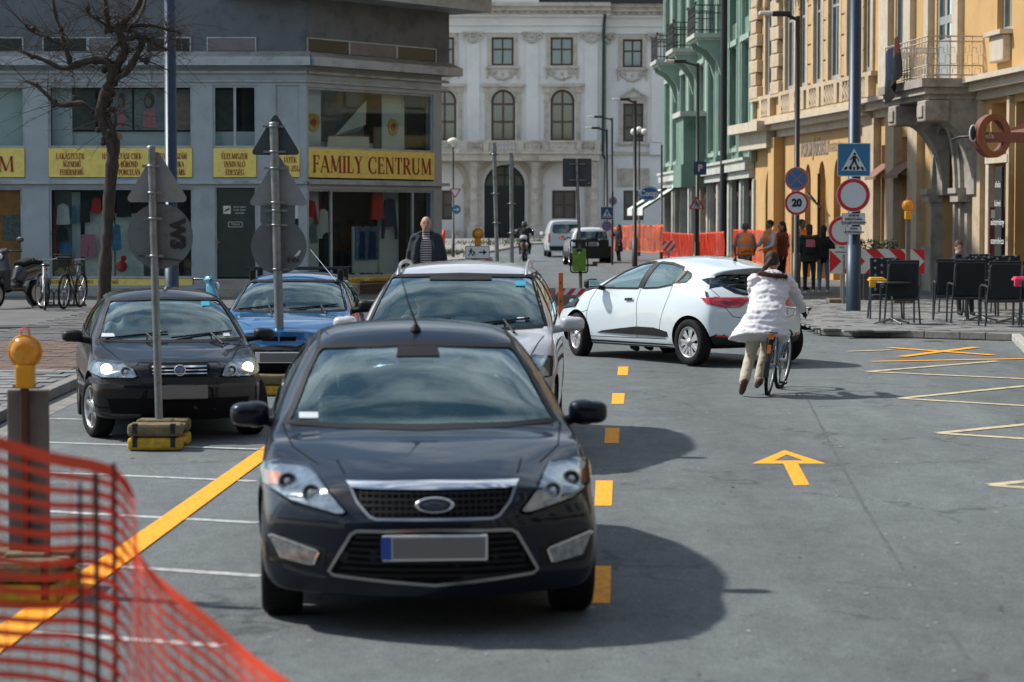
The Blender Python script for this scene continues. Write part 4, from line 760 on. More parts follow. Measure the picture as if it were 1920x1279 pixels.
for i,(a,b)in enumerate(wn):
 x0,x1=yx(a),yx(b)
 def sur(mb):
  for s in(x0-.16,x1+.16):Y.box(mb,s-.13,s+.13,-.07,0,6.0,zw1+.1);Y.bbox(mb,s-.2,s+.2,-.3,0,zw1+.1,zw1+.4,.04);mb.ball(Y.M@Vector((s,-.32,zw1-.05)),(.14,.14,.22),0,8);mb.ball(Y.M@Vector((s,-.28,zw1-.5)),(.10,.12,.25),0,8);Y.box(mb,s-.18,s+.18,-.2,0,5.32,5.9)
  Y.box(mb,x0-.45,x1+.45,-.45,0,zw1+.4,zw1+.62);mb.poly([(x0-.4,zw1+.62),(x1+.4,zw1+.62),((x0+x1)/2,zw1+1.2)],Y.fr(-.4),0,Y.nin(.4));mb.ball(Y.M@Vector(((x0+x1)/2,-.25,zw1+.3)),(.2,.15,.2),0,8)
 o=Y.part('window_surround','cream_stone',sur)
 n=max(3,int((x1-x0)/.28))
 for k in range(n):link('baluster',_bal,o,tuple(Y.M@Vector((x0+(x1-x0)*(k+.5)/n,-.1,5.31))))
mat('letter_grey',(.22,.20,.18),.7)
Y.sans('FORUM JÁRÓBOLT',.42,'letter_grey',(yx(1500)+yx(1556))/2,(Y.z(1530,280)),-.02,sx=(yx(1553)-yx(1504))/4.6,bold=.015);Y.sans('EGÉSZSÉG',.24,'letter_grey',yx(1566),Y.z(1566,276),-.02,sx=1.0)
Y.part('wall_bracket','iron',lambda mb:(mb.tube([Y.M@Vector((yx(1540),-.5,Y.z(1540,360))),Y.M@Vector((yx(1551),-.2,Y.z(1551,390)))],.035,5),mb.tube([Y.M@Vector((yx(1541),-.2,Y.z(1541,378))),Y.M@Vector((yx(1552),-.6,Y.z(1552,362)))],.03,5)))
Y.part('downpipe','iron',lambda mb:mb.cyl(Y.M@Vector((yx(1546),-.18,.1)),Y.M@Vector((yx(1546),-.18,3.3)),.05,6))
OB=building('corner_building','ochre corner house with a stone balcony over its arched doorway and brown cafe awning',(11,58,0))
Q=Wall((10.1,67.0),(11.06,56.7),OB);qx=lambda p:Q.x(p)
D_=Wall((11.06,56.7),(11.9,47.0),OB);dx_=lambda p:D_.x(p)
zq=Q.z(1640,203)
gq=[(qx(1652),qx(1671),.15,3.05),(qx(1690),qx(1712),.15,3.1),(qx(1768),qx(1809),.15,Q.z(1790,240),1.6)]
uq=[(qx(1637),qx(1652),6.0,10.4),(qx(1676),qx(1699),5.9,10.6),(qx(1753),qx(1783),5.25,11.0)]
upn=[(qx(1652)+.0,qx(1671),3.25,3.95),(qx(1690),qx(1712),3.3,4.1)]
Q.face('wall','ochre',0,Q.L,.1,HY,gq+uq+upn,0,.45)
for h in uq[:2]:Q.window(h[0]+.02,h[1]-.02,h[2]+.02,h[3]-.02,.03,2,[0,.5,1],'window_grey','street_glass',.1,.08,.08)
_o=Q.window(uq[2][0]+.02,uq[2][1]-.02,uq[2][2]+.02,uq[2][3]-.02,.03,2,[0,.28,1],'window_grey','street_glass',.14,.2,.08,name='balcony_door');Q.part('door_panel','window_grey',lambda mb:Q.bbox(mb,uq[2][0]+.16,uq[2][1]-.16,-.01,.025,5.3,6.4,.03),_o)
for h in gq[:2]:
 o=Q.part('door','maroon',lambda mb:(Q.box(mb,h[0]+.01,h[1]-.01,.2,.28,.15,3.04),Q.box(mb,h[0]+.01,h[0]+.13,.14,.2,.15,3.04),Q.box(mb,h[1]-.13,h[1]-.01,.14,.2,.15,3.04),Q.box(mb,h[0]+.13,h[1]-.13,.14,.2,2.3,2.42)))
 Q.part('pane','street_glass',lambda mb:Q.box(mb,h[0]+.14,h[1]-.14,.17,.19,.9,2.29),o);Q.part('sign_panel','white_plastic',lambda mb:Q.box(mb,h[0]+.3,h[1]-.3,.15,.16,2.5,2.85),o)
 Q.part('door_hood','awning_brown',lambda mb:mb.add([Q.M@Vector(v)for v in((h[0]-.1,0,3.45),(h[1]+.1,0,3.45),(h[1]+.1,-.45,3.08),(h[0]-.1,-.45,3.08),(h[0]-.1,-.45,3.0),(h[1]+.1,-.45,3.0))],[(0,1,2,3),(3,2,5,4)]))
for h in upn:Q.part('fanlight','ochre_shaded',lambda mb:Q.box(mb,h[0]-.02,h[1]+.02,.38,.44,h[2],h[3]))
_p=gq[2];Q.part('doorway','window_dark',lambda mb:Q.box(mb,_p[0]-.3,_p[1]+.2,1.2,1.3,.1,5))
def portal(mb):
 c=(_p[0]+_p[1])/2;r=(_p[1]-_p[0])/2;rz=1.6*r;zt_=_p[3]-rz
 for(w0,w1,y)in((0,.16,-.30),(.16,.34,-.22),(.34,.6,-.12)):
  mb.poly(arc(c,zt_,r+w1,0,180,18,rz+w1)+list(reversed(arc(c,zt_,r+w0,0,180,18,rz+w0))),Q.fr(y),0,Q.nin(-y))
  for s in(-1,1):a,b_=sorted((c+s*(r+w0),c+s*(r+w1)));Q.box(mb,a,b_,y,0,.1,zt_)
 for s in(-1,1):a,b_=sorted((c+s*(r-.03),c+s*(r+.66)));Q.box(mb,a,b_,-.36,0,zt_-.25,zt_-.05);Q.box(mb,a,b_,-.42,0,zt_-.05,zt_+.08)
Q.part('portal','stone_grey',portal)
for(a,b)in((1629,1650),(1672,1688),(1714,1732)):Q.part('pilaster','cream_stone',lambda mb:(Q.box(mb,qx(a),qx(b),-.2,0,1.05,zq-.3),Q.box(mb,qx(a)-.03,qx(b)+.03,-.24,0,.1,1.05)))
for(a,b)in((1653,1674),(1700,1716),(1738,1750),(1790,1806)):Q.part('pilaster','cream_pale',lambda mb:Q.box(mb,qx(a)+.1,qx(b)-.1,-.16,0,zq+.3,HY))
Q.part('plinth','stone_grey',lambda mb:(Q.box(mb,qx(1714),qx(1768)-.6,-.1,0,.1,1.25),Q.box(mb,qx(1809)+.1,Q.L,-.1,0,.1,1.1)))
Q.part('intercom','shop_trim',lambda mb:(Q.box(mb,qx(1811),qx(1815),-.14,-.1,1.0,3.9)))
def cq(mb):
 for Wl,a,b in((Q,0,Q.L),(D_,0,D_.L)):Wl.box(mb,a,b,-.15,0,zq-.30,zq-.1);Wl.box(mb,a,b,-.38,0,zq-.1,zq+.1);Wl.box(mb,a,b,-.55,0,zq+.1,zq+.22)
Q.part('cornice','cream_pale',cq)
bxb=Q.L-.15;bxa,bd=bxb-4.0,1.40;zsl=5.22
BQ=Q.part('balcony','stone_grey',lambda mb:(Q.box(mb,bxa-.15,bxb+.1,-bd-.1,.0,zsl-.2,zsl),Q.box(mb,bxa,bxb,-bd,0,zsl-.36,zsl-.2),Q.box(mb,bxa+.1,bxb-.1,-bd+.12,0,zsl-.48,zsl-.36)))
for xx in(bxa+.5,bxb-.75):
 def cons(mb):
  T=lambda p,q:Q.M@Vector((xx,p,q));dv=Q.M.to_3x3()@Vector((.62,0,0))
  mb.poly([(0,zsl-.48),(-bd+.2,zsl-.48),(-bd+.2,zsl-.80)]+[(-bd+.32+(bd-.50)*math.sin(R(a)),zsl-.95-1.5*(1-math.cos(R(a))))for a in range(0,91,10)]+[(-.18,zsl-2.7),(0,zsl-2.7)],T,0,dv)
 Q.part('console','stone_grey',cons,BQ)
 Q.part('console_block','stone_grey',lambda mb:(Q.bbox(mb,xx-.06,xx+.68,-bd+.02,-bd+.62,zsl-1.0,zsl-.5,.04),Q.bbox(mb,xx+.08,xx+.54,-bd-.02,-bd+.03,zsl-.9,zsl-.62,.02)),BQ)
def wrail(mb):
 T=lambda x,y,q:Q.M@Vector((x,y,q));e=.06;h=.98
 path=[T(bxa,-.02,0),T(bxa,-bd+e,0),T(bxb,-bd+e,0),T(bxb,-.02,0)]
 for zz_ in(zsl+h,zsl+.08,zsl+.30,zsl+h-.12):mb.tube([p+Vector((0,0,zz_))for p in path],.018,5,sm=False)
 def sidebars(A_,B_):
  L_=(B_-A_).length;n=int(L_/.26)
  for k in range(n+1):p=A_.lerp(B_,k/n);mb.tube([p+Vector((0,0,zsl)),p+Vector((0,0,zsl+h))],.011,4,sm=False)
  for k in range(n):
   c=A_.lerp(B_,(k+.5)/n);u=(B_-A_).normalized();w2=L_/n*.5
   for q in([(-.9,.35),(.2,.35),(.2,.55),(.9,.55)],[(-.9,.72),(-.2,.72),(-.2,.60),(.5,.60),(.5,.8)],[(-.5,.12),(-.5,.24),(.5,.24),(.5,.12)]):mb.tube([c+u*(w2*a)+Vector((0,0,zsl+b))for a,b in q],.010,4,sm=False)
 for i in range(3):sidebars(path[i],path[i+1])
Q.part('railing','wrought',wrail,BQ)
FL=thing('flag','dark blue and brown cloth hanging over the balcony railing of the corner house','flag',tuple(at(1680,98,58.6)))
mb=MB();nx,nz_=8,10
for j in range(nz_+1):
 for i in range(nx+1):u,v=i/nx,j/nz_;p=Q.W.to_3x3()@Vector(((u-.5)*1.1*(1-.15*v),-.10*math.sin(u*9+v*2)-.05,.35*u-1.25*v*(1-.25*u)));mb.v.append(tuple(p))
for j in range(nz_):
 for i in range(nx):mb.f.append((j*(nx+1)+i,j*(nx+1)+i+1,(j+1)*(nx+1)+i+1,(j+1)*(nx+1)+i));mb.m.append(0 if i+j<7 else(1 if j<4 else 2));mb.sm.append(True)
mb.build('cloth',['flag_blue','maroon','dark_cloth'],FL)
gd=[(dx_(1857),dx_(1893),3.4,4.6),(dx_(1862),dx_(1893),.15,3.2),(dx_(1903),dx_(1960),.15,4.55)]
ud=[(dx_(1866),dx_(1893),6.2,11),(dx_(1925),dx_(1960),6.2,11)]
D_.face('wall','ochre',0,D_.L,.1,HY,gd+ud,0,.45)
for h in ud:D_.window(h[0]+.02,h[1]-.02,h[2]+.02,h[3]-.02,.14,2,[0,.5,1],'window_grey','street_glass',.1,.08,.08)
D_.part('door_surround','cream_pale',lambda mb:(D_.box(mb,gd[1][0]-.25,gd[1][0]-.01,-.12,.0,.1,3.4),D_.box(mb,gd[1][0]-.25,gd[1][1]+.2,-.14,0,3.21,3.39)))
_d=D_.part('door','maroon',lambda mb:(D_.box(mb,gd[1][1]-.15,gd[1][1]-.05,-.45,.1,.12,2.2),D_.box(mb,gd[1][0]+.3,gd[1][1],.2,.3,.15,3.2)));D_.part('house_number','white_plastic',lambda mb:D_.box(mb,gd[1][1]-.04,gd[1][1]-.035,-.42,-.2,1.95,2.14),_d)
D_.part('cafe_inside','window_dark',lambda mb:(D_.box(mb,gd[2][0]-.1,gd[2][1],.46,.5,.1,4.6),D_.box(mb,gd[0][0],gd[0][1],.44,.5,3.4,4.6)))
D_.part('window_apron','cream_pale',lambda mb:(D_.bbox(mb,ud[0][0],ud[0][1],-.2,0,5.5,6.1,.04),D_.box(mb,ud[0][0]-.1,ud[0][1]+.1,-.3,0,6.1,6.2)))
for(a,b)in((1832,1846),(1895,1900)):D_.part('pilaster','cream_stone',lambda mb:D_.box(mb,dx_(a),dx_(b),-.12,0,.1,zq-.31))
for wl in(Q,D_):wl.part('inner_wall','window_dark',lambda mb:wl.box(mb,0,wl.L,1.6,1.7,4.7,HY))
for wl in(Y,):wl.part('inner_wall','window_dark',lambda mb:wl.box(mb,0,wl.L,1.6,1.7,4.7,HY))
for wl,m in((Gw,'roof_dark'),(Y,'roof_dark'),(Q,'roof_dark'),(D_,'roof_dark')):wl.part('roof',m,lambda mb:wl.box(mb,-.2,wl.L,-.7,11,HY if wl is not Gw else HT,(HY if wl is not Gw else HT)+.4));wl.part('rear_wall','ochre' if wl is not Gw else 'green_wall',lambda mb:wl.box(mb,-.2,wl.L,10.5,10.8,0,HY))
MBd=thing('menu_board','tall black chalk menu board beside the cafe door','menu board',tuple(D_.W@Vector((dx_(1905),-.35,.13))))
D2=Wall(tuple(D_.p0),tuple(D_.p1),MBd);D2.part('board','shop_inside_dark',lambda mb:D2.bbox(mb,dx_(1899),dx_(1912),-.42,-.36,.2,3.1,.02));
for i,t in enumerate(('dela','kávé','sütemény','szendvics','fagyi','italok')):D2.sans(t,.15,'white_plastic',(dx_(1899)+dx_(1912))/2,2.7-.42*i,-.43,sx=1.3)
AW=thing('cafe_awning','reddish brown cafe awning with a big open ring on its near end','awning',tuple(at(1860,255,51)))
_f=MB();_rn=MB();ro,ri=.50,.40
for k in range(40):
 a0,a1=2*PI*k/40,2*PI*(k+1)/40;q=[]
 for a in(a0,a1):q+=[(.40*math.cos(a),-.10,.46*math.sin(a)),(.40*math.cos(a),.12,.46*math.sin(a)),(.24*math.cos(a)+.02,.12,.33*math.sin(a)),(.24*math.cos(a)+.02,-.10,.33*math.sin(a))]
 _rn.add(q,[(0,4,5,1),(1,5,6,2),(2,6,7,3),(3,7,4,0)],0,False)
_rn.build('ring','copper_red',AW,rot=(0,0,R(20)))
_f.add([(.25,.1,.08),(1.6,1.5,.62),(3.2,2.5,.62),(3.2,.2,.1),(.25,.1,-.12),(3.2,.2,-.12)],[(0,1,2,3),(0,3,5,4)]);_f.build('canopy','awning_brown',AW);_f=MB();_f.bbox(-.15,3.2,-.02,.1,-.14,.08,.01);_f.build('valance','copper_red',AW)
_f=MB();_f.tube([(-.32,.05,.0),(-.65,.1,-.02),(-.65,1.0,-.05)],.03,6);_f.ball((-.42,-.1,.05),(.07,.05,.16),0,8);_f.build('lamp_bracket','iron',AW)
_f=MB();_f.tube([(-.42+.07*math.cos(t*PI/6),-.12,.05+.17*math.sin(t*PI/6))for t in range(12)],.018,5,closed=True);_f.build('crest','white_plastic',AW)
text('dela',.12,'white_plastic',AW,(-.1,-.03,.0))
# ================================================================ STREET FURNITURE
mat('pole_blue',(.022,.045,.075),.45,.2,var=.15,vscale=8);mat('pole_dark',(.02,.021,.022),.5,.2);mat('galv',(.22,.235,.24),.45,.75,var=.2,vscale=9,dirt=(.12,.12,.11),dscale=6);mat('sign_back',(.15,.165,.17),.5,.5,var=.12,vscale=5,dirt=(.10,.11,.11),dscale=5);mat('sign_back_pale',(.24,.25,.245),.55,.3,var=.12,vscale=5,dirt=(.17,.175,.17),dscale=5);mat('sign_back_dark',(.055,.065,.075),.5,.4,var=.15,vscale=6)
mat('sign_white',(.55,.60,.62),.4,var=.04);mat('sign_redring',(.50,.012,.02),.4);mat('sign_bluef',(.02,.15,.30),.4,var=.1,vscale=14);mat('sign_blued',(.012,.05,.16),.4);mat('black',(.01,.01,.011),.5);mat('rubber_base',(.16,.125,.07),.9,var=.35,vscale=9,bump=.5,bscale=40);mat('rubber_yellow',(.50,.30,.02),.8,var=.3,vscale=9,dirt=(.2,.14,.04),dscale=6)
mat('beacon_body',(.75,.33,.01),.4);mat('net_orange',(.80,.075,.025),.6,var=.15,vscale=3);mat('net_orange_far',(.85,.15,.03),.7,var=.15,vscale=2);mat('rust',(.08,.03,.02),.8,var=.3);mat('board_grey',(.16,.14,.13),.8,var=.15,vscale=4,dirt=(.10,.09,.085),dscale=3);mat('bin_green',(.16,.30,.03),.5,var=.15,vscale=8,dirt=(.09,.16,.03),dscale=7);mat('orange_post',(.55,.12,.03),.5,var=.15,vscale=8,dirt=(.3,.08,.03),dscale=9)
mat('bark',(.045,.035,.028),.95,var=.45,vscale=14,bump=1.0,bscale=22,stretch=(1,1,.35));mat('bark_cut',(.25,.12,.05),.9);mat('chair_metal',(.06,.075,.085),.35,.6);mat('chair_fabric',(.012,.017,.02),.9,bump=.2,bscale=200,var=.2,vscale=9);mat('star_grey',(.30,.33,.34),.9);mat('globe',(.7,.68,.6),.4);mat('leaf',(.03,.055,.015),.8,var=.4)
def beaconmat():
 m=mat('beacon_lens',(.95,.36,.01),.12,coat=1,var=.15,vscale=30);b=m.node_tree.nodes['Principled BSDF'];b.inputs['Transmission Weight'].default_value=.25;b.inputs['Subsurface Weight'].default_value=0
beaconmat()
def circ(r,n=36,cx=0,cz=0):return[(cx+r*math.cos(2*PI*k/n),cz+r*math.sin(2*PI*k/n))for k in range(n)]
def tri(s,r=.05,up=True,n=5):
 h=s*math.sqrt(3)/2;c=[(0,h/2-r*1.0),(-s/2+r*1.2,-h/2+r),(s/2-r*1.2,-h/2+r)];out=[]
 for i,(x,z)in enumerate(c):
  a0=(30,150,270)[i];out+=arc(x,z-(r if i==0 else 0)*.6,r,a0,a0+120,n)
 return out if up else[(x,-z)for x,z in reversed(out)]
def face_(root,name,pts,m,y,holes=()):
 mb=MB();mb.poly(pts,xz(y),0,(0,.002,0),holes);return mb.build(name,m,root)
def plate_(root,pts,m='sign_back',y=0,th=.003,name='sign_plate',label=None):
 mb=MB();mb.poly(pts,xz(y),0,(0,th,0));o=mb.build(name,m,root)
 if label:o['label']=label
 return o
def off(pts,cx,cz):return[(x+cx,z+cz)for x,z in pts]
def walker(cx,cz,s):
 P=[circ(.085*s,12,cx+.02*s,cz+.42*s)]
 def limb(a,b,w_):
  a=Vector(a);b=Vector(b);d=(b-a).normalized();n=Vector((-d.y,d.x))*w_*s/2;a=a*s+Vector((cx,cz));b=b*s+Vector((cx,cz));P.append([tuple(a-n),tuple(b-n),tuple(b+n),tuple(a+n)])
 limb((.0,.32),(.0,.02),.2);limb((-.03,.3),(-.24,.06),.08);limb((.04,.3),(.24,.12),.08);limb((.24,.12),(.28,-.02),.07);limb((-.02,.06),(-.14,-.2),.12);limb((-.14,-.2),(-.32,-.46),.1);limb((.03,.06),(.12,-.2),.12);limb((.12,-.2),(.32,-.46),.1);return P
def pole(root,h,r,m='galv',x=0,y=0,lean=(0,0),name='pole',cap=True):
 mb=MB();mb.tube([(x,y,-.02),(x+lean[0]*h,y+lean[1]*h,h)],r,14,0);
 if cap:mb.lathe([(r*1.08,h-.02),(r*1.08,h+.01),(.001,h+.02)],14,0,Matrix.Translation((x+lean[0]*h,y+lean[1]*h,0)))
 return mb.build(name,m,root)
def clamp(root,z,r,x=0,y=0,lean=0,w_=.16):
 mb=MB();mb.lathe([(r+.004,-.012),(r+.010,-.012),(r+.010,.012),(r+.004,.012)],14,0,Matrix.Translation((x+lean*z,y,z)),cap=False)
 for s in(-1,1):mb.box(x+lean*z+s*r,x+lean*z+s*(r+w_*.3),y-.02,y+.02,z-.012,z+.012);mb.lathe([(.012,0),(.012,.02)],6,0,Matrix.Translation((x+lean*z+s*(r+.03),y+.01,z))@Matrix.Rotation(PI/2,4,'X'))
 return mb.build('clamp','galv',root)
def gpt(px,py):p=gp(px,py);return(p.x,p.y,gz(p.y))
def foot(root,nm='rubber_foot',yellow=True):
 for k,m in((0,'rubber_yellow'),(1,'rubber_base')):
  z0=.0+.125*k;mb=MB();mb.bbox(-.23,.23,-.36,.36,z0+.03,z0+.085,.02);mb.bbox(-.24,.24,-.38,-.14,z0,z0+.115,.03);mb.bbox(-.24,.24,.12,.38,z0,z0+.115,.03)
  mb.bbox(-.12,.12,-.10,.10,z0+.085,z0+.13,.015)
  for s in(-1,1):mb.box(s*.17-.022,s*.17+.022,-.3805,-.30,z0+.03,z0+.1155,1)
  mb.build(nm,[m,'black'],root)
pz_=gpt(300,838)
t=thing('sign_post','leaning galvanised post with a triangle and a disc marked W3, seen from behind','road sign',pz_);foot(t)
s_=F/pz_[1];ln=-.022;H=(845-283)/s_
pole(t,H,.036,'galv',lean=(ln,0));
def sx_of(px,z):return(px-960)/s_-pz_[0]
def zz_of(py):return CAMZ+(411-py)/s_-pz_[2]
cx_=sx_of(294,0);plate_(t,off(tri(.55,.035),cx_,zz_of(330)),'sign_back_pale',.05,name='triangle_back');plate_(t,off(circ(.298),cx_+.025,zz_of(443)),'sign_back',.056,name='disc_back')
for z in(zz_of(312),zz_of(362),zz_of(410),zz_of(480)):clamp(t,z,.036,lean=ln)
o=text('W3',.125,'black',t,(sx_of(331,0),.05,zz_of(440)),bold=.012,sx=1.0,rot=(0,PI/2,0));
o=MB().box(sx_of(258,0),sx_of(340,0),.044,.05,-.004,.004).build('scratch','black',t,(0,0,zz_of(484)),(0,.12,0));face_(t,'green_sticker',off(rrect(-.02,.02,-.006,.006,.003),sx_of(326,0),zz_of(358)),'bin_green',.046)
q=gpt(516,738);t=thing('sign_post','straight grey post carrying the backs of two triangles and a disc, beside the blue car','road sign',q);foot(t)
s_=F/q[1];X_=lambda px:(px-960)/s_-q[0];Z_=lambda py:CAMZ+(411-py)/s_-q[2];ln=(X_(515)-X_(526))/(Z_(240)-0)
pole(t,Z_(232),.052,'galv',x=X_(526),lean=(ln,0))
plate_(t,off(tri(.55,.035),X_(517),Z_(252)),'sign_back_dark',.06,name='triangle_back');plate_(t,off(tri(.67,.035),X_(522),Z_(338)),'sign_back_pale',.067,name='triangle_back');plate_(t,off(circ(.32),X_(522),Z_(462)),'sign_back',.074,name='disc_back');plate_(t,off(rrect(-.2,.2,-.14,.14,.03),X_(520),Z_(398)),'sign_back',.081,name='panel_back')
for z in(Z_(238),Z_(285),Z_(316),Z_(380),Z_(395),Z_(422),Z_(505)):clamp(t,z,.052,x=X_(526),lean=ln,w_=.25)
text('FeS',.07,'black',t,(X_(549),.058,Z_(487)),rot=(0,-.1,0));face_(t,'white_patch',[(X_(551),Z_(480)),(X_(561),Z_(468)),(X_(564),Z_(472)),(X_(556),Z_(484))],'sign_white',.058)
def tall_pole(px,py,r,label,top=9.5,D=None,r2=None,lean=0):
 q=tuple(gp(px,py,.13))if D is None else((px-960)/F*D,D,gz(D));t=thing('lamp_pole',label,'pole',q);mb=MB();mb.tube([(0,0,0),(lean*1.3,0,1.3),(lean*1.301,0,1.301),(lean*top,0,top)],[r*1.15,r*1.15,r,(r2 or r)*.9],18);mb.build('pole','pole_blue',t);return t
tall_pole(322,0,.115,'tall blue grey pole standing between the bare tree and the leaning sign post',D=45)
tp=tall_pole(1600,583,.125,'tall dark blue pole at the pavement corner carrying the zebra crossing sign',D=None)
_z=tp.location.z;tp.location.z=.13
def sign_stack(D,px,label,name='road_sign'):
 return thing(name,label,'road sign',((px-960)/F*D,D,gz(D)))
D=tp.location.y-.16;
class SF:
 def __init__(s,root):s.r=root;s.s=F/root.location.y;s.k=s.s*1.0
 def x(s,px):return(px-960)/s.s-s.r.location.x
 def z(s,py):return CAMZ+(411-py)/s.s-s.r.location.z
def zebra_sign(root,cx,cz,w_,fm='sign_bluef',y=0,simple=False):
 o=plate_(root,off(rrect(-w_/2,w_/2,-w_/2,w_/2,w_*.04),cx,cz),'sign_white',y,name='crossing_sign');face_(o,'sign_face',off(rrect(-w_*.475,w_*.475,-w_*.475,w_*.475,w_*.03),cx,cz),fm,y-.003)
 t_=[(cx-w_*.38,cz-w_*.33),(cx+w_*.38,cz-w_*.33),(cx,cz+w_*.34)];face_(o,'white_triangle',t_,'sign_white',y-.006)
 mb=MB()
 for P in walker(cx+w_*.01,cz-w_*.04,w_*.50):mb.poly(P,xz(y-.009),0,(0,.002,0))
 for(a,b)in((-.32,-.22),(-.13,-.07),(-.03,.04),(.09,.15),(.24,.32)):mb.poly([(cx+w_*a,cz-w_*.31),(cx+w_*b,cz-w_*.31),(cx+w_*(b*.82),cz-w_*.21),(cx+w_*(a*.82+.0),cz-w_*.21)],xz(y-.009),0,(0,.002,0))
 mb.build('walking_figure','black',o)
def round_sign(root,cx,cz,r,kind,y=0,txt=None):
 o=plate_(root,off(circ(r),cx,cz),'sign_white',y,name='round_sign')
 if kind=='ban':face_(o,'red_ring',off(circ(r*.96),cx,cz),'sign_redring',y-.003,[off(circ(r*.76),cx,cz)])
 elif kind=='speed':face_(o,'red_ring',off(circ(r*.98),cx,cz),'sign_redring',y-.003,[off(circ(r*.80),cx,cz)]);text(txt,r*.62,'black',o,(cx,y-.006,cz),bold=.012,sx=.95)
 elif kind=='nostop':
  face_(o,'red_ring',off(circ(r*.97),cx,cz),'sign_redpale',y-.003,[off(circ(r*.78),cx,cz)]);face_(o,'blue_face',off(circ(r*.78),cx,cz),'sign_bluef',y-.003)
  for a in(45,-45):mb=MB();mb.box(-r*.8,r*.8,-.002,.0,-r*.05,r*.05,0,Matrix.Translation((cx,y-.004-(.001 if a>0 else 0),cz))@Matrix.Rotation(R(a),4,'Y'));mb.build('red_bar','sign_redpale',o)
 return o
mat('sign_redpale',(.42,.09,.11),.5)
t=thing('crossing_sign','blue square pedestrian crossing sign at the top of the tall pole','road sign',(tp.location.x,D,.13));S_=SF(t);zebra_sign(t,S_.x(1599.5),S_.z(300),62/S_.s)
t=thing('no_vehicles_sign','large white disc with red ring under the blue crossing sign','road sign',(tp.location.x,D,.13));round_sign(t,S_.x(1599),S_.z(366),31.5/S_.s,'ban')
t=thing('information_plate','upper white plate with black lettering fixed under the large ring sign','sign',(tp.location.x,D,.13));plate_(t,off(rrect(-.225,.225,-.115,.115,.02),S_.x(1599.5),S_.z(411)),'black');face_(t,'plate_face',off(rrect(-.217,.217,-.108,.108,.018),S_.x(1599.5),S_.z(411)),'sign_white',-.003)
for i,l in enumerate(('KIVÉVE','INGATLAN-','TULAJDONOSOK')):text(l,.042,'black',t,(S_.x(1600),-.007,S_.z(404.5+i*6.6)),bold=.002,sx=1.1)
t=thing('information_plate','lower small white plate reading about deliveries on the tall pole','sign',(tp.location.x,D,.13));plate_(t,off(rrect(-.16,.16,-.08,.08,.015),S_.x(1599.5),S_.z(432)),'black');face_(t,'plate_face',off(rrect(-.153,.153,-.073,.073,.012),S_.x(1599.5),S_.z(432)),'sign_white',-.003)
for i,l in enumerate(('KIVÉVE','ÜGYFÉLFORGALOM')):text(l,.038,'black',t,(S_.x(1600),-.007,S_.z(429+i*6.5)),bold=.001,sx=.85)
def street_lamp(D,px,ytop,label,arm=1.0,r=.055,m='pole_dark',head=True,z0=.13,armdir=-1):
 t=thing('street_lamp',label,'street lamp',((px-960)/F*D,D,gz(D)+z0));H=CAMZ+(411-ytop)/(F/D)-gz(D)-z0
 mb=MB();mb.tube([(0,0,0),(0,0,1.1),(0,0,1.101),(0,0,H)],[r*1.5,r*1.4,r,r*.8],12);mb.build('pole',m,t)
 if arm:mb=MB();mb.tube([(0,0,H-.08),(armdir*arm*.5,0,H-.02),(armdir*arm,0,H+.04)],r*.55,8);mb.build('arm',m,t)
 if arm and head:mb=MB();mb.bbox(armdir*arm-.28,armdir*arm+.1,-.12,.12,H+.0,H+.10,.03);mb.bbox(armdir*arm-.55,armdir*arm-.27,-.13,.13,H+.02,H+.10,.03,1);mb.build('lamp_head',['pole_dark','globe'],t)
 return t,H
street_lamp(50,1493,33,'tall dark street lamp carrying the no stopping and speed limit signs',.25,.062)
for(nm,lab,kind,py,tx)in(('no_stopping_sign','round blue no stopping sign with red cross on the dark lamp post','nostop',336,None),('speed_limit_sign','round 20 speed limit sign under the no stopping sign','speed',381,'20')):
 t=thing(nm,lab,'road sign',((1493-960)/F*49.85,49.85,.13));S_=SF(t);round_sign(t,S_.x(1493),S_.z(py),22.5/S_.s,kind,txt=tx)
street_lamp(74,1307,120,'dark street lamp in front of the green house balconies',.45,.06)
street_lamp(92,1190,190,'slim dark street lamp standing by the woman in the black coat',.3,.075)
street_lamp(112,1147,222,'taller of two thin lamp poles before the palace downpipe',.55,.06);street_lamp(108,1137,243,'shorter of two thin lamp poles before the palace downpipe',.4,.07)
street_lamp(100,1240,272,'thin bare pole close to the oval blue sign',0,.05,head=False)
t,H=street_lamp(118,1198,250,'ornamental lamp with white globes before the palace',0,.05,head=False)
for k in(-1,0,1):mb=MB();mb.ball((k*.26,(k==0)*.2,H+.05+.1*(k==0)),.17,0,12);mb.build('globe','globe',t)
mb=MB();mb.tube([(-.26,0,H-.1),(0,0,H-.2),(.26,0,H-.1)],.03,6);mb.build('arm','pole_dark',t)
t,H=street_lamp(115,850,268,'street lamp with flat round head at the corner of the shop',0,.05,head=False);mb=MB();mb.lathe([(.05,0),(.12,.15),(.28,.22),(.27,.32),(.1,.42),(.001,.44)],16,0,Matrix.Translation((0,0,H-.2)));mb.build('lamp_head','globe',t)
S_=SF(t);mb=MB();mb.tube([(0,0,S_.z(283)),(.2,-.1,S_.z(280))],.03,6);mb.ball((.24,-.12,S_.z(284)),.11,0,10);mb.build('camera_dome','globe',t)
t=thing('give_way_sign','small white triangle pointing down on the lamp by the shop corner','road sign',(t.location.x,t.location.y-.15,t.location.z));o=plate_(t,off(tri(.55,.05,False),S_.x(854),S_.z(363)),'sign_white');face_(o,'red_rim',off(tri(.54,.05,False),S_.x(854),S_.z(363)),'sign_redpale',-.003,[off(tri(.36,.02,False),S_.x(854),S_.z(362))])
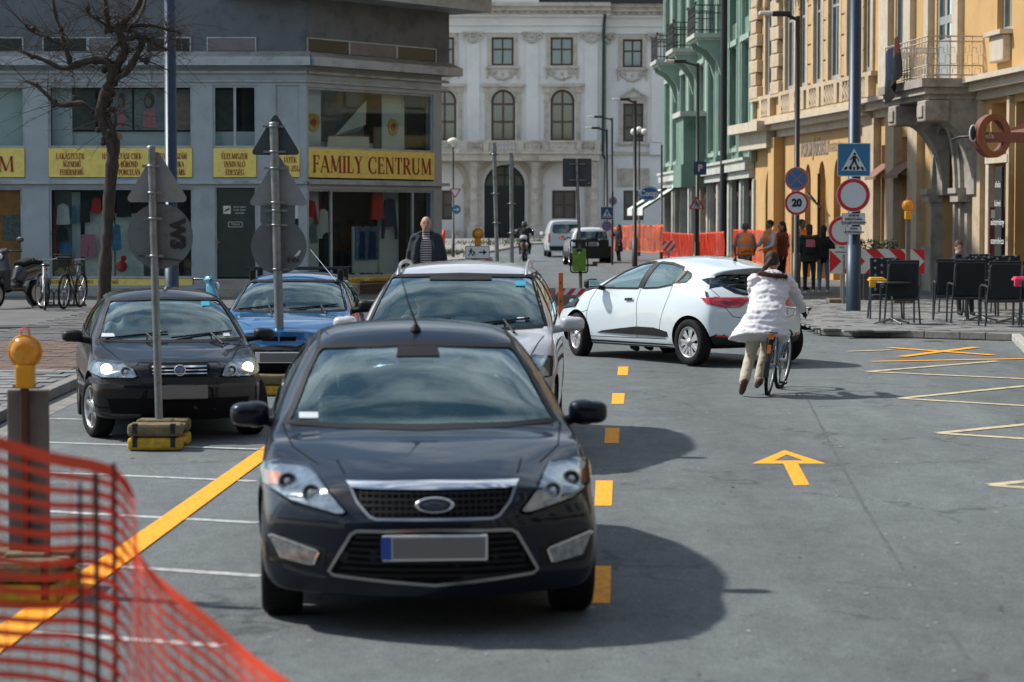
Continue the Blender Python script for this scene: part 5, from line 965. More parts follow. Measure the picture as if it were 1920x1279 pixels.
t=thing('direction_sign','round blue arrow sign low on the lamp by the shop corner','road sign',(t.location.x,t.location.y,t.location.z));o=plate_(t,off(circ(.215),S_.x(856),S_.z(393)),'sign_bluef');face_(o,'white_arrow',off([(-.14,.02),(.02,.02),(.02,.08),(.15,0),(.02,-.08),(.02,-.02),(-.14,-.02)],S_.x(856),S_.z(393)),'sign_white',-.003)
t=thing('crossing_sign','dark blue crossing sign on a post near the woman in black','road sign',((1140-960)/F*96,96,0));S_=SF(t);mb=MB();mb.cyl((S_.x(1148),.05,0),(S_.x(1148),.05,S_.z(360)),.045,8);mb.build('pole','pole_dark',t);zebra_sign(t,S_.x(1138),S_.z(400),24/S_.s,'sign_blued')
t=thing('no_stopping_sign','faded no stopping disc under the dark blue crossing sign','road sign',((1140-960)/F*96,95.9,0));S_=SF(t);round_sign(t,S_.x(1137.5),S_.z(424),10/S_.s,'nostop');
t=thing('no_stopping_sign','tiny far no stopping disc on the thin lamp pole before the downpipe','road sign',((1149-960)/F*107,107,0));S_=SF(t);round_sign(t,S_.x(1149),S_.z(377),8/S_.s,'nostop')
t=thing('warning_sign','red and white warning triangle on a post before the green house','road sign',((1306-960)/F*62,62,.13));S_=SF(t);o=plate_(t,off(tri(29/S_.s,.03),S_.x(1306),S_.z(380)),'sign_redring');face_(o,'white_face',off(tri(20/S_.s,.01),S_.x(1306),S_.z(382)),'sign_white',-.003);mb=MB()
for P in walker(S_.x(1305),S_.z(383),.19)+walker(S_.x(1309),S_.z(385),.13):mb.poly(P,xz(-.006),0,(0,.002,0))
mb.build('figures','black',o);mb=MB();mb.cyl((S_.x(1306),.04,0),(S_.x(1306),.04,S_.z(372)),.035,8);mb.build('pole','pole_dark',t)
t=thing('parking_sign','small blue sign high on a lamp before the green house bay','road sign',((1312-960)/F*73,73,.13));S_=SF(t);o=plate_(t,off(rrect(-.19,.19,-.2,.2,.02),S_.x(1312),S_.z(316)),'sign_blued');text('P',.2,'sign_white',o,(S_.x(1312),-.004,S_.z(316)),bold=.01)
for(xb,xt,yt,yb,lab)in((936,926,268,490,'left one of two bare leaning posts behind the silver car'),(961,958,287,493,'right one of two bare leaning posts behind the silver car')):
 D=40.5;t=thing('bare_post',lab,'post',((xb-960)/F*D,D,gz(D)));S_=SF(t);mb=MB();mb.tube([(0,0,0),(S_.x(xt),0,S_.z(yt))],.034,12);mb.build('post','galv',t)
 mb=MB();mb.box(S_.x(xt)+.01,S_.x(xt)+.045,.03,.05,S_.z(yt+45),S_.z(yt+5));mb.build('bracket','sign_back',t)
 for y in(yt+22,yt+95,yt+150):clamp(t,S_.z(y),.036,x=S_.x(xt)*(S_.z(y)/S_.z(yt)),w_=.12)
q=gpt(1090,560);t=thing('sign_post','dark post with the back of a rectangular sign above the green bin','road sign',q);S_=SF(t);mb=MB();mb.cyl((0,.03,0),(S_.x(1081),.03,S_.z(298)),.038,12);mb.build('pole','galv',t);plate_(t,off(rrect(-27/S_.s,27/S_.s,-26.5/S_.s,26.5/S_.s,.03),S_.x(1082),S_.z(324)),'sign_back_dark',.08,name='panel_back');clamp(t,S_.z(308),.04,x=S_.x(1082),w_=.5);clamp(t,S_.z(338),.04,x=S_.x(1082),w_=.5);face_(t,'small_sticker',off([(-.02,-.015),(.02,-.015),(.0,.015)],S_.x(1104),S_.z(343)),'sign_white',.07)
t=thing('litter_bin','green litter bin in a black frame fixed to the post in mid street','litter bin',(q[0],q[1]-.2,q[2]));S_=SF(t);cx_=S_.x(1086);z0,z1=S_.z(510),S_.z(466)
mb=MB();mb.poly(rrect(cx_-.165,cx_+.165,z0+.02,z1-.0,.03),xz(-.08),0,(0,.22,0));mb.build('bin','bin_green',t);mb=MB();mb.tube([(x,.03,z)for x,z in rrect(cx_-.205,cx_+.205,z0-.01,S_.z(450),.05)],.018,8,closed=True);mb.build('frame','black',t)
mb=MB();mb.poly(off(rrect(-.07,.07,-.04,.03,.02),cx_,z1-.04),xz(-.085),0,(0,.01,0));mb.build('opening','black',t);mb=MB();mb.ball((cx_,-.09,z1-.10),(.03,.006,.03),0,10);mb.build('emblem','sign_white',t)
mb=MB();mb.bbox(cx_-.17,cx_+.17,-.09,.16,S_.z(455),S_.z(450),.01);mb.build('lid','black',t)
def beacon(loc,label,sc_=1.0,post=1.0,pm='rust'):
 t=thing('warning_lamp',label,'warning lamp',loc);
 mb=MB();A=Matrix.Translation((0,0,.235*sc_))@Matrix.Rotation(PI/2,4,'X')@Matrix.Diagonal((sc_,sc_,sc_,1));mb.lathe([(.001,-.045),(.05,-.042),(.085,-.03),(.1,-.008),(.1,.008),(.085,.03),(.05,.042),(.001,.045)],28,0,A);mb.build('lens','beacon_lens',t)
 mb=MB();mb.lathe([(.106,-.012),(.11,-.006),(.11,.006),(.106,.012),(.098,.01),(.098,-.01)],28,0,A,cap=False);mb.bbox(-.06*sc_,.06*sc_,-.045*sc_,.045*sc_,0,.150*sc_,.015*sc_);mb.build('housing','beacon_body',t)
 mb=MB();mb.tube([(-.028*sc_,0,.33*sc_),(-.026*sc_,0,.375*sc_),(0,0,.385*sc_),(.026*sc_,0,.375*sc_),(.028*sc_,0,.33*sc_)],.007*sc_,6);mb.build('carry_loop','net_orange',t)
 for i in range(3):pass
 return t
Dn=13.9;bq=at(48,728,Dn);beacon((bq.x,bq.y,bq.z),'amber round warning lamp on the grey board behind the red netting',.9)
t=thing('barrier_board','grey back of an upright barrier board with dark post, behind the red netting','barrier',(bq.x,bq.y+.02,gz(bq.y)))
zt_=at(45,732,Dn).z-gz(Dn);mb=MB();mb.bbox((6-45)/F*Dn,(84-45)/F*Dn,.03,.07,.18,zt_,.008);mb.build('board','board_grey',t);mb=MB();mb.bbox(-.03,.012,-.03,.03,.0,zt_+.09,.006);mb.build('post','rust',t);mb=MB();mb.box(-.07,.06,-.035,-.028,zt_+.02,zt_+.035);mb.build('bolt','rust',t)
foot(t)
for(px,py,D,s,lab,ph)in((1703,412,51.7,1.25,'amber warning lamp on a post above the chevron barrier',.9),(896,462,62,1.35,'amber warning lamp on a post over the distant pedestrian sign',1.3)):
 b=at(px,py,D);o=beacon(tuple(b),lab,s);mb=MB();mb.bbox(-.05,.05,-.03,.03,-(b.z-gz(D)-.05),.0,.008);mb.build('post','board_grey',o)
def barrier(name,label,D,x0,x1,y0,y1,chevron=False,z0=0,n=5,slant=1):
 t=thing(name,label,'barrier',((x0+x1)/2/F*D-960/F*D,D,gz(D)+z0));S_=SF(t);a,b,c,d=S_.x(x0),S_.x(x1),S_.z(y1),S_.z(y0);o=plate_(t,[(a,c),(b,c),(b,d),(a,d)],'sign_white',0,.02,'board');h=d-c;w_=(b-a)/n;mb=MB()
 from mathutils.geometry import intersect_line_line_2d
 def clipx(pts):
  for lim,sg in((a,1),(b,-1)):
   out=[]
   for i in range(len(pts)):
    p,q_=pts[i],pts[(i+1)%len(pts)];ip,iq=(p[0]-lim)*sg>=0,(q_[0]-lim)*sg>=0
    if ip:out.append(p)
    if ip!=iq:k=(lim-p[0])/(q_[0]-p[0]);out.append((lim,p[1]+(q_[1]-p[1])*k))
   pts=out
   if not pts:return pts
  return pts
 for k in range(-2,n+2):
  if chevron:
   x=a+k*w_-h*.5;polys=[[(x,c),(x+w_*.5,c),(x+w_*.5+h*.5,(c+d)/2),(x+h*.5,(c+d)/2)],[(x+h*.5,(c+d)/2),(x+w_*.5+h*.5,(c+d)/2),(x+w_*.5,d),(x,d)]]
  else:x=a+k*w_;polys=[[(x,c),(x+w_*.5,c),(x+w_*.5+slant*h*.8,d),(x+slant*h*.8,d)]]
  for P in polys:
   P=clipx(P)
   if len(P)>2:mb.poly(P,xz(-.004),0,(0,.003,0))
 mb.build('red_stripes','sign_redring',o);return t,S_
t,S_=barrier('chevron_barrier','red and white chevron board standing on the pavement behind the cafe chairs',52,1555,1733,467,513,True,.13,4)
for px in(1580,1702):mb=MB();mb.bbox(S_.x(px)-.04,S_.x(px)+.04,.03,.09,0,S_.z(500),.01);mb.build('leg','galv',t)
for px in(1580,1702):mb=MB();mb.bbox(S_.x(px)-.32,S_.x(px)+.12,-.25,.35,0,.09,.02);mb.build('rubber_foot','rubber_base',t)
t=thing('no_vehicles_sign','second red ringed white disc half hidden behind the tall pole','road sign',((1580-960)/F*51.5,51.5,.13));S_=SF(t);round_sign(t,S_.x(1580),S_.z(433),28/S_.s,'ban');mb=MB();mb.cyl((S_.x(1582),.05,0),(S_.x(1582),.05,S_.z(420)),.035,8);mb.build('pole','galv',t)
t=thing('information_plate','small white plates under the half hidden ring sign','sign',((1580-960)/F*51.3,51.3,.13));S_=SF(t)
for i,(l,y)in enumerate((('KIVÉVE',464),('ÜGYFÉLFORGALOM',473))):o=plate_(t,off(rrect(-.13,.13,-.045,.045,.01),S_.x(1578),S_.z(y)),'sign_white',0,name='plate');text(l,.035,'black',o,(S_.x(1578),-.003,S_.z(y)),sx=.7)
t,S_=barrier('barrier_plank','low red and white plank on an orange post between the silver and white cars',38,1042,1100,541,553,False,0,2.2 if False else 3)
mb=MB();mb.bbox(S_.x(1047),S_.x(1056),-.05,-.012,0,S_.z(511),.006);mb.build('post','orange_post',t)
for y in(530,565,590):mb=MB();mb.cyl((S_.x(1051),-.056,S_.z(y)),(S_.x(1051),-.049,S_.z(y)),.018,8);mb.build('bolt','rust',t)
t,S_=barrier('barrier_plank','red and white plank below the pedestrian diversion sign behind the silver car',44,848,925,486,500,False,0,3)
mb=MB();[mb.bbox(S_.x(p)-.03,S_.x(p)+.03,.03,.06,0,S_.z(488),.005)for p in(856,916)];mb.build('support','galv',t)
t=thing('diversion_sign','white plate with walking figures and an arrow to the right','road sign',((895-960)/F*43.8,43.8,0));S_=SF(t);o=plate_(t,off(rrect(-23/S_.s,23/S_.s,-12/S_.s,12/S_.s,.03),S_.x(895),S_.z(473)),'black');face_(o,'plate_face',off(rrect(-22/S_.s,22/S_.s,-11/S_.s,11/S_.s,.025),S_.x(895),S_.z(473)),'sign_white',-.003);mb=MB()
for P in walker(S_.x(883),S_.z(473),.155)+walker(S_.x(889),S_.z(475),.09):mb.poly(P,xz(-.006),0,(0,.002,0))
mb.poly(off([(-.07,.012),(.01,.012),(.01,.05),(.075,0),(.01,-.05),(.01,-.012),(-.07,-.012)],S_.x(905),S_.z(473)),xz(-.006),0,(0,.002,0));mb.build('symbols','black',o);mb=MB();mb.bbox(-.02,.02,.01,.04,0,S_.z(485),.004);mb.build('post','galv',t)
t,S_=barrier('barrier_plank','red and white board in front of the orange netting by the green house',84,1242,1266,452,470,False,.13,2)
mb=MB();mb.bbox(-.04,.04,.03,.07,0,S_.z(468),.01);mb.build('leg','galv',t)
t=thing('red_post','red marker post with a cone top behind the man in the dark jacket','post',tuple(Vector(gpt(832,500))));S_=SF(t);mb=MB();mb.bbox(-.06,.06,-.04,.04,0,S_.z(440),.01);mb.lathe([(.09,0),(.03,.22),(.001,.23)],10,0,Matrix.Translation((0,0,S_.z(440))));mb.build('post','net_orange',t)
V3_=Vector
def net(name,label,tops,bots,m,cell=(.11,.05),thick=(.008,.010),sag=.06,posts=None,z0=0,seed=1,rag=.02,kindcat='netting',pool=0):
 """tops: [(x,y,z)] along the fence, bots: lower z above ground at the same stations"""
 t=thing(name,label,kindcat,(tops[0][0],tops[0][1],gz(tops[0][1])));O=Vector(t.location);random.seed(seed)
 T=catmull(tops,8);B_=catmull(bots,8);n=len(T);Ls=[0]
 for i in range(1,n):Ls.append(Ls[-1]+(T[i]-T[i-1]).length)
 def pt(u,v):
  s=u*Ls[-1];i=max(j for j in range(n-1)if Ls[j]<=s+1e-9)if s<Ls[-1]else n-2;k=(s-Ls[i])/(Ls[i+1]-Ls[i]);a=T[i].lerp(T[i+1],k);b=B_[i].lerp(B_[i+1],k);p=a.lerp(b,v)
  if pool:
   p=a-V3_((0,0,pool*v));ex=gz(p.y)+.015-p.z
   if ex>0:p=V3_((p.x+ex*.15,p.y-ex*.9,gz(p.y-ex*.9)+.015))
  w_=noise.noise(Vector((s*1.7,v*1.3,seed)))*sag;return p+Vector((w_*.3,w_,noise.noise(Vector((s*2.3,v*2+5,seed)))*rag))-O
 nr=max(3,int((T[0]-B_[0]).length/cell[1]))if(T[0]-B_[0]).length>cell[1]*3 else int(max((T[i]-B_[i]).length for i in range(n))/cell[1]);nc=int(Ls[-1]/cell[0]);mb=MB()
 for r in range(nr+1):
  v=r/nr;q=[pt(k/(nc*2),v)for k in range(nc*2+1)];th=thick[0]*(2.0 if r in(0,nr)else 1);V=[]
  for p in q:V+=[p+Vector((0,0,th)),p-Vector((0,0,th))]
  mb.add(V,[(2*i,2*i+1,2*i+3,2*i+2)for i in range(len(q)-1)])
 for c in range(nc+1):
  u=c/nc;q=[pt(u,k/nr)for k in range(nr+1)];V=[]
  for p in q:V+=[p+Vector((thick[1]*.5,.002,0)),p+Vector((-thick[1]*.5,.002,0))]
  mb.add(V,[(2*i,2*i+1,2*i+3,2*i+2)for i in range(len(q)-1)])
 o=mb.build('netting',m,t,fix=False);o['kind']='stuff'
 for(x,y,za,zb,r)in posts or():p=MB();p.tube([Vector((x,y,za))-O,Vector((x,y,(za+zb)/2))-O,Vector((x,y,zb))-O],r,7);p.build('stake','rust',t)
 return t
def nearp(px,py,D):return tuple(at(px,py,D))
DA=8.6
tops=[nearp(-260,770,6.8),nearp(-60,812,7.0),nearp(60,838,7.1),nearp(150,880,7.3),nearp(208,935,7.4),nearp(262,1030,7.2),nearp(330,1110,7.1),nearp(430,1205,6.9),nearp(580,1305,6.7)]
bots=[(p[0]+.05,p[1]-.15,gz(p[1])-.02)for p in tops]
net('safety_net','nearest red orange plastic safety net sagging out of focus in the bottom corner',tops,bots,'net_orange',(.075,.046),(.0095,.004),.22,[(at(213,870,7.5).x,7.5,gz(7.5),at(213,868,7.5).z,.009),(at(180,890,7.35).x,7.35,gz(7.35),at(180,888,7.35).z,.009),(at(150,900,7.3).x,7.3,gz(7.3),at(150,905,7.3).z,.006)],seed=4,rag=.09,pool=1.75)
DN=[(1146,108),(1180,105),(1215,102),(1243,99)]
tops=[tuple(at(px,424 if i else 430,D))for i,(px,D)in enumerate(DN)];bots=[(p[0],p[1],gz(p[1])+.55+.1*(i%2))for i,p in enumerate(tops)]
net('safety_net','bright orange safety net hanging behind the woman in the black coat',tops,bots,'net_orange_far',(.12,.07),(.017,.016),.35,seed=2,rag=.08)
mat('orange_sheet',(.85,.13,.02),.7,var=.15,vscale=2)
net('safety_net','orange safety net along the far shopfronts left of the warning triangle',[tuple(at(1243,436,93)),tuple(at(1268,438,88)),tuple(at(1300,440,82))],[tuple(at(1243,480,93)),tuple(at(1268,482,88)),tuple(at(1300,484,82))],'net_orange',(.12,.06),(.011,.012),.15,seed=3)
net('safety_net','orange safety net between the warning triangle and the workers',[tuple(at(1308,439,80)),tuple(at(1335,437,76)),tuple(at(1358,436,74))],[tuple(at(1308,484,80)),tuple(at(1335,486,76)),tuple(at(1358,488,74))],'net_orange',(.10,.05),(.013,.014),.15,seed=5)
net('safety_net','orange safety net hanging behind the workers in vests',[tuple(at(1375,432,73)),tuple(at(1425,433,70)),tuple(at(1482,440,66))],[tuple(at(1375,490,73)),tuple(at(1425,492,70)),tuple(at(1482,545,66))],'net_orange',(.10,.05),(.012,.012),.12,seed=6)
random.seed(21);TD=44.0;tq=((196-960)/F*TD,TD,gz(TD)+.12);t=thing('bare_tree','bare pollarded street tree with crooked dark branches before the shop','tree',tq);S_=SF(t)
T3=lambda px,py,dy=0:Vector((S_.x(px),dy,S_.z(py)))
def knob(pts,r,n=10,mb=None,j=.16):
 q=catmull(pts,5);m=len(q);rr=[r[0]+(r[-1]-r[0])*(i/(m-1))if len(r)==2 else pch_(r,i/(m-1))for i in range(m)];rr=[a*(1+j*noise.noise(Vector(q[i])*9)*1.6)for i,a in enumerate(rr)];(mb).tube(q,rr,n)
def pch_(r,t):k=t*(len(r)-1);i=min(int(k),len(r)-2);return r[i]+(r[i+1]-r[i])*(k-i)
mb=MB();knob([T3(196,600),T3(196,520),T3(203,430),T3(206,370),T3(212,310),T3(214,270),T3(200,235),T3(192,210),T3(200,180),T3(212,150),T3(215,130)],[.155,.125,.112,.108,.105,.135,.12,.105,.10,.088,.095],14,mb,.22)
for k in range(26):
 a=random.uniform(0,6.28);z=random.uniform(S_.z(280),S_.z(130));x=S_.x(204)+random.uniform(-.05,.05);mb.ball((x+.12*math.cos(a),.12*math.sin(a),z),random.uniform(.04,.09),0,6)
mb.build('trunk','bark',t)
br=[([T3(215,135),T3(205,118),T3(185,115),T3(165,118),T3(140,126),T3(120,130),T3(95,118),T3(70,108),T3(42,98)],[.12,.10,.07,.05,.04]),([T3(135,118),T3(128,95),T3(118,60),T3(108,30),T3(100,-20)],[.06,.05,.045,.04]),([T3(215,140),T3(225,120),T3(238,100),T3(232,75),T3(225,55),T3(238,40),T3(255,25),T3(268,0),T3(272,-40)],[.13,.11,.10,.09,.08,.07,.06]),([T3(218,150),T3(240,135),T3(255,115),T3(268,90),T3(275,75),T3(262,72),T3(235,78),T3(215,92),T3(205,108)],[.10,.08,.06,.05,.035]),([T3(200,62),T3(225,55),T3(255,50),T3(290,50),T3(318,58),T3(342,63)],[.07,.05,.04,.03]),([T3(178,212),T3(155,195),T3(130,197),T3(105,196),T3(90,180),T3(70,162),T3(50,152)],[.07,.06,.045,.035]),([T3(205,60),T3(206,40),T3(203,15),T3(203,-30)],[.09,.06,.05]),([T3(222,58),T3(205,50),T3(190,42),T3(175,30),T3(172,20)],[.05,.03,.02]),([T3(118,88),T3(95,75),T3(65,62),T3(52,48)],[.03,.02,.015]),([T3(268,78),T3(285,76),T3(296,86),T3(312,92)],[.04,.03,.02]),([T3(262,108),T3(270,114),T3(280,116)],[.05,.04]),([T3(208,225,-.1),T3(215,240,-.15),T3(222,232,-.2),T3(218,205,-.1)],[.05,.04,.03]),([T3(240,60,.2),T3(250,40,.5),T3(258,10,.9),T3(262,-30,1.2)],[.06,.05,.04])]
tips=[]
for i,(P,r)in enumerate(br):
 dy=random.uniform(-.3,.3)if i not in(2,3)else 0;P=[p+Vector((0,dy*k/len(P),0))for k,p in enumerate(P)];b=MB();knob(P,[a*.78 for a in r],8,b,.25)
 for _ in range(5):c=random.choice(P);b.ball(c+Vector((random.uniform(-.03,.03),0,random.uniform(-.03,.05))),random.uniform(.02,.06),0,6)
 b.build('branch','bark',t);tips+=[(p,P[min(k+1,len(P)-1)]-P[k-1]if k else Vector((0,0,1)))for k,p in enumerate(P)]
tw=MB()
for k in range(330):
 p,d=random.choice(tips);L_=random.uniform(.35,1.3);a=random.uniform(0,6.28);dr=Vector((math.cos(a),math.sin(a)*.6,random.uniform(-.7,1.1))).normalized();bend=Vector((random.uniform(-.5,.5),0,random.uniform(-.9,.3)));q=[p+dr*(L_*u)+bend*(L_*u*u*.5)for u in(0,.25,.5,.75,1)]
 tw.tube(q,[.007,.006,.005,.004,.002],4,0,False)
 for _ in range(2):u=random.choice(q[1:4]);e=u+Vector((random.uniform(-.3,.3),random.uniform(-.2,.2),random.uniform(-.15,.3)));tw.tube([u,u.lerp(e,.5)+Vector((0,0,.03)),e],[.005,.004,.002],3,0,False)
o=tw.build('twigs','bark',t,fix=False);o['kind']='stuff';b=MB();b.lathe([(.05,0),(.001,.006)],10,0,Matrix.Translation(T3(230,258,-.16))@Matrix.Rotation(PI/2,4,'X'));b.build('pruning_cut','bark_cut',t)
def star(cx,cz,r):return[(cx+(r if k%2==0 else r*.42)*math.sin(PI*k/5),cz+(r if k%2==0 else r*.42)*math.cos(PI*k/5))for k in range(10)]
def chair(loc,rz,label,group='cafe chairs on the pavement'):
 """local: sitter faces -y ; back at +y"""
 t=thing('cafe_chair',label,'chair',loc,rz,group);w_=.27
 for s in(-1,1):
  mb=MB();mb.tube([(s*(w_+.04),.22,0),(s*(w_+.01),.20,.42),(s*w_,.24,.66)],.017,8);mb.build('leg','chair_metal',t);mb=MB();mb.tube([(s*(w_+.03),-.25,0),(s*(w_+.02),-.23,.62),(s*(w_+.02),-.20,.67),(s*(w_+.02),-.1,.69),(s*(w_+.015),.12,.68),(s*w_,.235,.66)],.017,8);mb.build('leg','chair_metal',t)
 mb=MB();mb.bbox(-w_+.01,w_-.01,-.23,.22,.40,.44,.015);mb.build('seat','chair_fabric',t)
 mb=MB();mb.tube([(-w_,.20,.44),(-w_+.01,.235,.66),(-w_+.015,.30,1.0),(-w_+.05,.31,1.04),(w_-.05,.31,1.04),(w_-.015,.30,1.0),(w_-.01,.235,.66),(w_,.20,.44)],.014,8);mb.tube([(-w_,.21,.42),(w_,.21,.42)],.014,8);mb.build('back_frame','chair_metal',t)
 mb=MB();A=Matrix.Translation((0,.225,.46))@Matrix.Rotation(-.145,4,'X');mb.bbox(-w_+.02,w_-.02,-.012,.02,.02,.60,.012,0,A);mb.bbox(-w_-.005,w_+.005,-.05,-.012,-.02,.64,.018,0,A);o=mb.build('backrest','chair_fabric',t)
 mb=MB()
 for i in range(4):
  for j in range(5):mb.poly(star(-.18+.12*i,.06+.13*j+(.05 if i%2 else 0),.034),lambda p,q:A@Vector((p,-.053,q)),0)
 o=mb.build('star_print','star_grey',t)
 return t
def cafe_at(px,py):p=gp(px,py,.13);return(p.x,p.y,.132)
ch=[(1687,607,2,'dark cafe chair with its back to the road, yellow blanket on its arm'),(1661,598,176,'star patterned cafe chair facing the road behind the yellow blanket'),(1782,600,-8,'leftmost chair of the big group, back turned to the road'),(1812,605,0,'second chair of the big group, directly below the seated person'),(1875,612,4,'third chair of the big group with its plain back to the road'),(1838,593,176,'star patterned chair facing the road between two plain backs'),(1785,585,80,'chair at the rear of the big group beside the doorway arch'),(1850,580,-165,'rear chair with raised back under the cafe door'),(1893,588,184,'rear star patterned chair near the menu board'),(1938,610,2,'chair cut by the right edge with a pink blanket on its arm')]
C0=None
for(px,py,a,lab)in ch:
 if C0 is None:C0=chair(cafe_at(px,py),R(a)+PI,lab);C0.rotation_euler.z=R(a)+PI
 else:dup(C0,cafe_at(px,py),R(a)+PI,lab)
for o in COL.objects:
 if o.name.startswith('cafe_chair'):pass
mat('table_top',(.03,.032,.034),.4);mat('blanket_yellow',(.65,.33,.02),.9);mat('blanket_pink',(.65,.05,.12),.9)
def ctable(px,py,label):
 t=thing('cafe_table',label,'table',cafe_at(px,py),R(20),'small cafe tables');mb=MB();mb.lathe([(.33,0),(.34,.01),(.34,.02),(.33,.03)],28,0,Matrix.Translation((0,0,.70)));mb.build('tabletop','table_top',t);mb=MB();mb.cyl((0,0,.03),(0,0,.7),.022,10);mb.build('stem','chrome_' if False else 'galv',t)
 for k in range(4):mb=MB();a=k*PI/2;mb.tube([(0,0,.09),(.18*math.cos(a),.18*math.sin(a),.05),(.32*math.cos(a),.32*math.sin(a),.02)],[.02,.016,.014],8);mb.ball((.33*math.cos(a),.33*math.sin(a),.02),.02,0,8);mb.build('foot','galv',t)
 return t
ctable(1672,608,'cafe table between the two chairs with the yellow blanket');ctable(1838,603,'cafe table amid the big group of chairs');ctable(1900,606,'cafe table near the right edge of the photo')
for(px,py,m,lab)in((1645,527,'blanket_yellow','yellow blanket hung over a chair arm'),(1916,526,'blanket_pink','pink blanket hung over the arm of the rightmost chair')):
 p=at(px,py,38.6 if m=='blanket_yellow' else 39);t=thing('blanket',lab,'blanket',tuple(p));mb=MB();mb.bbox(-.14,.14,-.1,.16,-.005,.035,.015);mb.bbox(-.12,.10,-.08,.15,.03,.06,.014);mb.bbox(-.14,-.04,-.11,-.05,-.10,.0,.015);mb.build('cloth',m,t)
t=thing('planter','dark planter box with low green shrub behind the chevron barrier','planter',((1635-960)/F*54,54,.13));S_=SF(t);mb=MB();mb.bbox(S_.x(1615),S_.x(1640),-.3,.3,0,S_.z(505),.02);mb.build('box','sign_back_dark',t);mb=MB();random.seed(4)
for _ in range(700):a=random.uniform(S_.x(1606),S_.x(1682));z=S_.z(468)+random.uniform(-.25,.22);y=random.uniform(-.25,.25);u=Vector((random.uniform(-1,1),random.uniform(-1,1),random.uniform(-1,1))).normalized()*.06;v=u.cross(Vector((0,0,1)))*.5;c=Vector((a,y,z));mb.add([c-u,c+v,c+u,c-v],[(0,1,2,3)])
o=mb.build('foliage','leaf',t,fix=False);o['kind']='stuff';mb=MB();mb.bbox(S_.x(1606),S_.x(1682),-.2,.2,.0,S_.z(480),.02);mb.build('trough','sign_back_dark',t)
# ================================================================ VEHICLES
mat('black_plastic',(.014,.015,.016),.5,var=.2,spec=.25);mat('interior',(.018,.019,.021),.8,var=.3,vscale=6,spec=.2);mat('seat_cloth',(.10,.105,.115),.9,var=.3,vscale=20)
mat('tyre_rubber',(.013,.013,.014),.85,spec=.2,var=.3,vscale=12,bump=.3,bscale=60);mat('rubber_seal',(.009,.009,.010),.6,spec=.25)
mat('alloy',(.52,.53,.54),.3,.85);mat('hubcap',(.5,.52,.54),.35,.55);mat('chrome',(.75,.77,.78),.12,1);mat('dull_chrome',(.35,.36,.37),.28,1)
mat('seam',(.005,.005,.006),.8,spec=.1);mat('lamp_inside',(.32,.34,.37),.25,.8,var=.5,vscale=22);mat('lamp_dark',(.04,.042,.045),.3,.3)
mat('amber',(.75,.22,.02),.2,coat=1);mat('lamp_red',(.42,.006,.008),.18,coat=1);mat('lamp_red_deep',(.16,.004,.006),.2,coat=1);mat('lamp_white',(.7,.72,.74),.2,coat=.5)
mat('headlamp_lit',(1,.75,.5),.4,emit=8,ecol=(1,.55,.26));mat('plate_grey',(.17,.165,.16),.6);mat('plate_white',(.7,.71,.72),.5);mat('plate_blue',(.02,.07,.35),.5)
mat('paint_ford',(.002,.007,.016),.4,0,coat=.55,spec=.1);mat('paint_black',(.003,.0035,.005),.4,0,coat=.6,spec=.1);mat('paint_blue',(.004,.115,.30),.3,.3,coat=1)
mat('paint_silver',(.52,.53,.55),.35,.15,coat=1,var=.05,vscale=300);mat('paint_white',(.60,.68,.72),.3,0,coat=1);mat('paint_white_van',(.55,.58,.6),.4,0,coat=.6)
mat('paint_cyan',(.01,.3,.48),.35,coat=1);mat('mirror_face',(.8,.85,.9),.02,1);mat('sticker',(.6,.66,.68),.5);mat('sticker_blue',(.03,.35,.5),.5);mat('cloth_pale',(.45,.5,.5),.9)
mat('under',(.01,.01,.01),.9)
glass('windscreen',(.62,.72,.73),.015,1.1,(.045,.14,.155,.17));glass('side_glass',(.5,.6,.6),.02,1.2);glass('clio_glass',(.6,.7,.7),.02,1.4,(.22,.36,.37,.34));glass('dark_glass',(.10,.13,.14),.02,1.2);glass('lamp_glass',(.9,.93,.95),.03,.8)  # diffuse body of windscreen and clio_glass paints in pale sky reflections
def pch(keys):
 xs=[k[0]for k in keys];ys=[k[1]for k in keys];n=len(xs)
 d=[(ys[i+1]-ys[i])/(xs[i+1]-xs[i])for i in range(n-1)];m=[d[0]]+[0]*(n-2)+[d[-1]]
 for i in range(1,n-1):m[i]=0 if d[i-1]*d[i]<=0 else 2*d[i-1]*d[i]/(d[i-1]+d[i])
 def f(x):
  if x<=xs[0]:return ys[0]
  if x>=xs[-1]:return ys[-1]
  i=max(j for j in range(n-1)if xs[j]<=x);h=xs[i+1]-xs[i];t=(x-xs[i])/h
  return(2*t**3-3*t*t+1)*ys[i]+(t**3-2*t*t+t)*h*m[i]+(-2*t**3+3*t*t)*ys[i+1]+(t**3-t*t)*h*m[i+1]
 return f
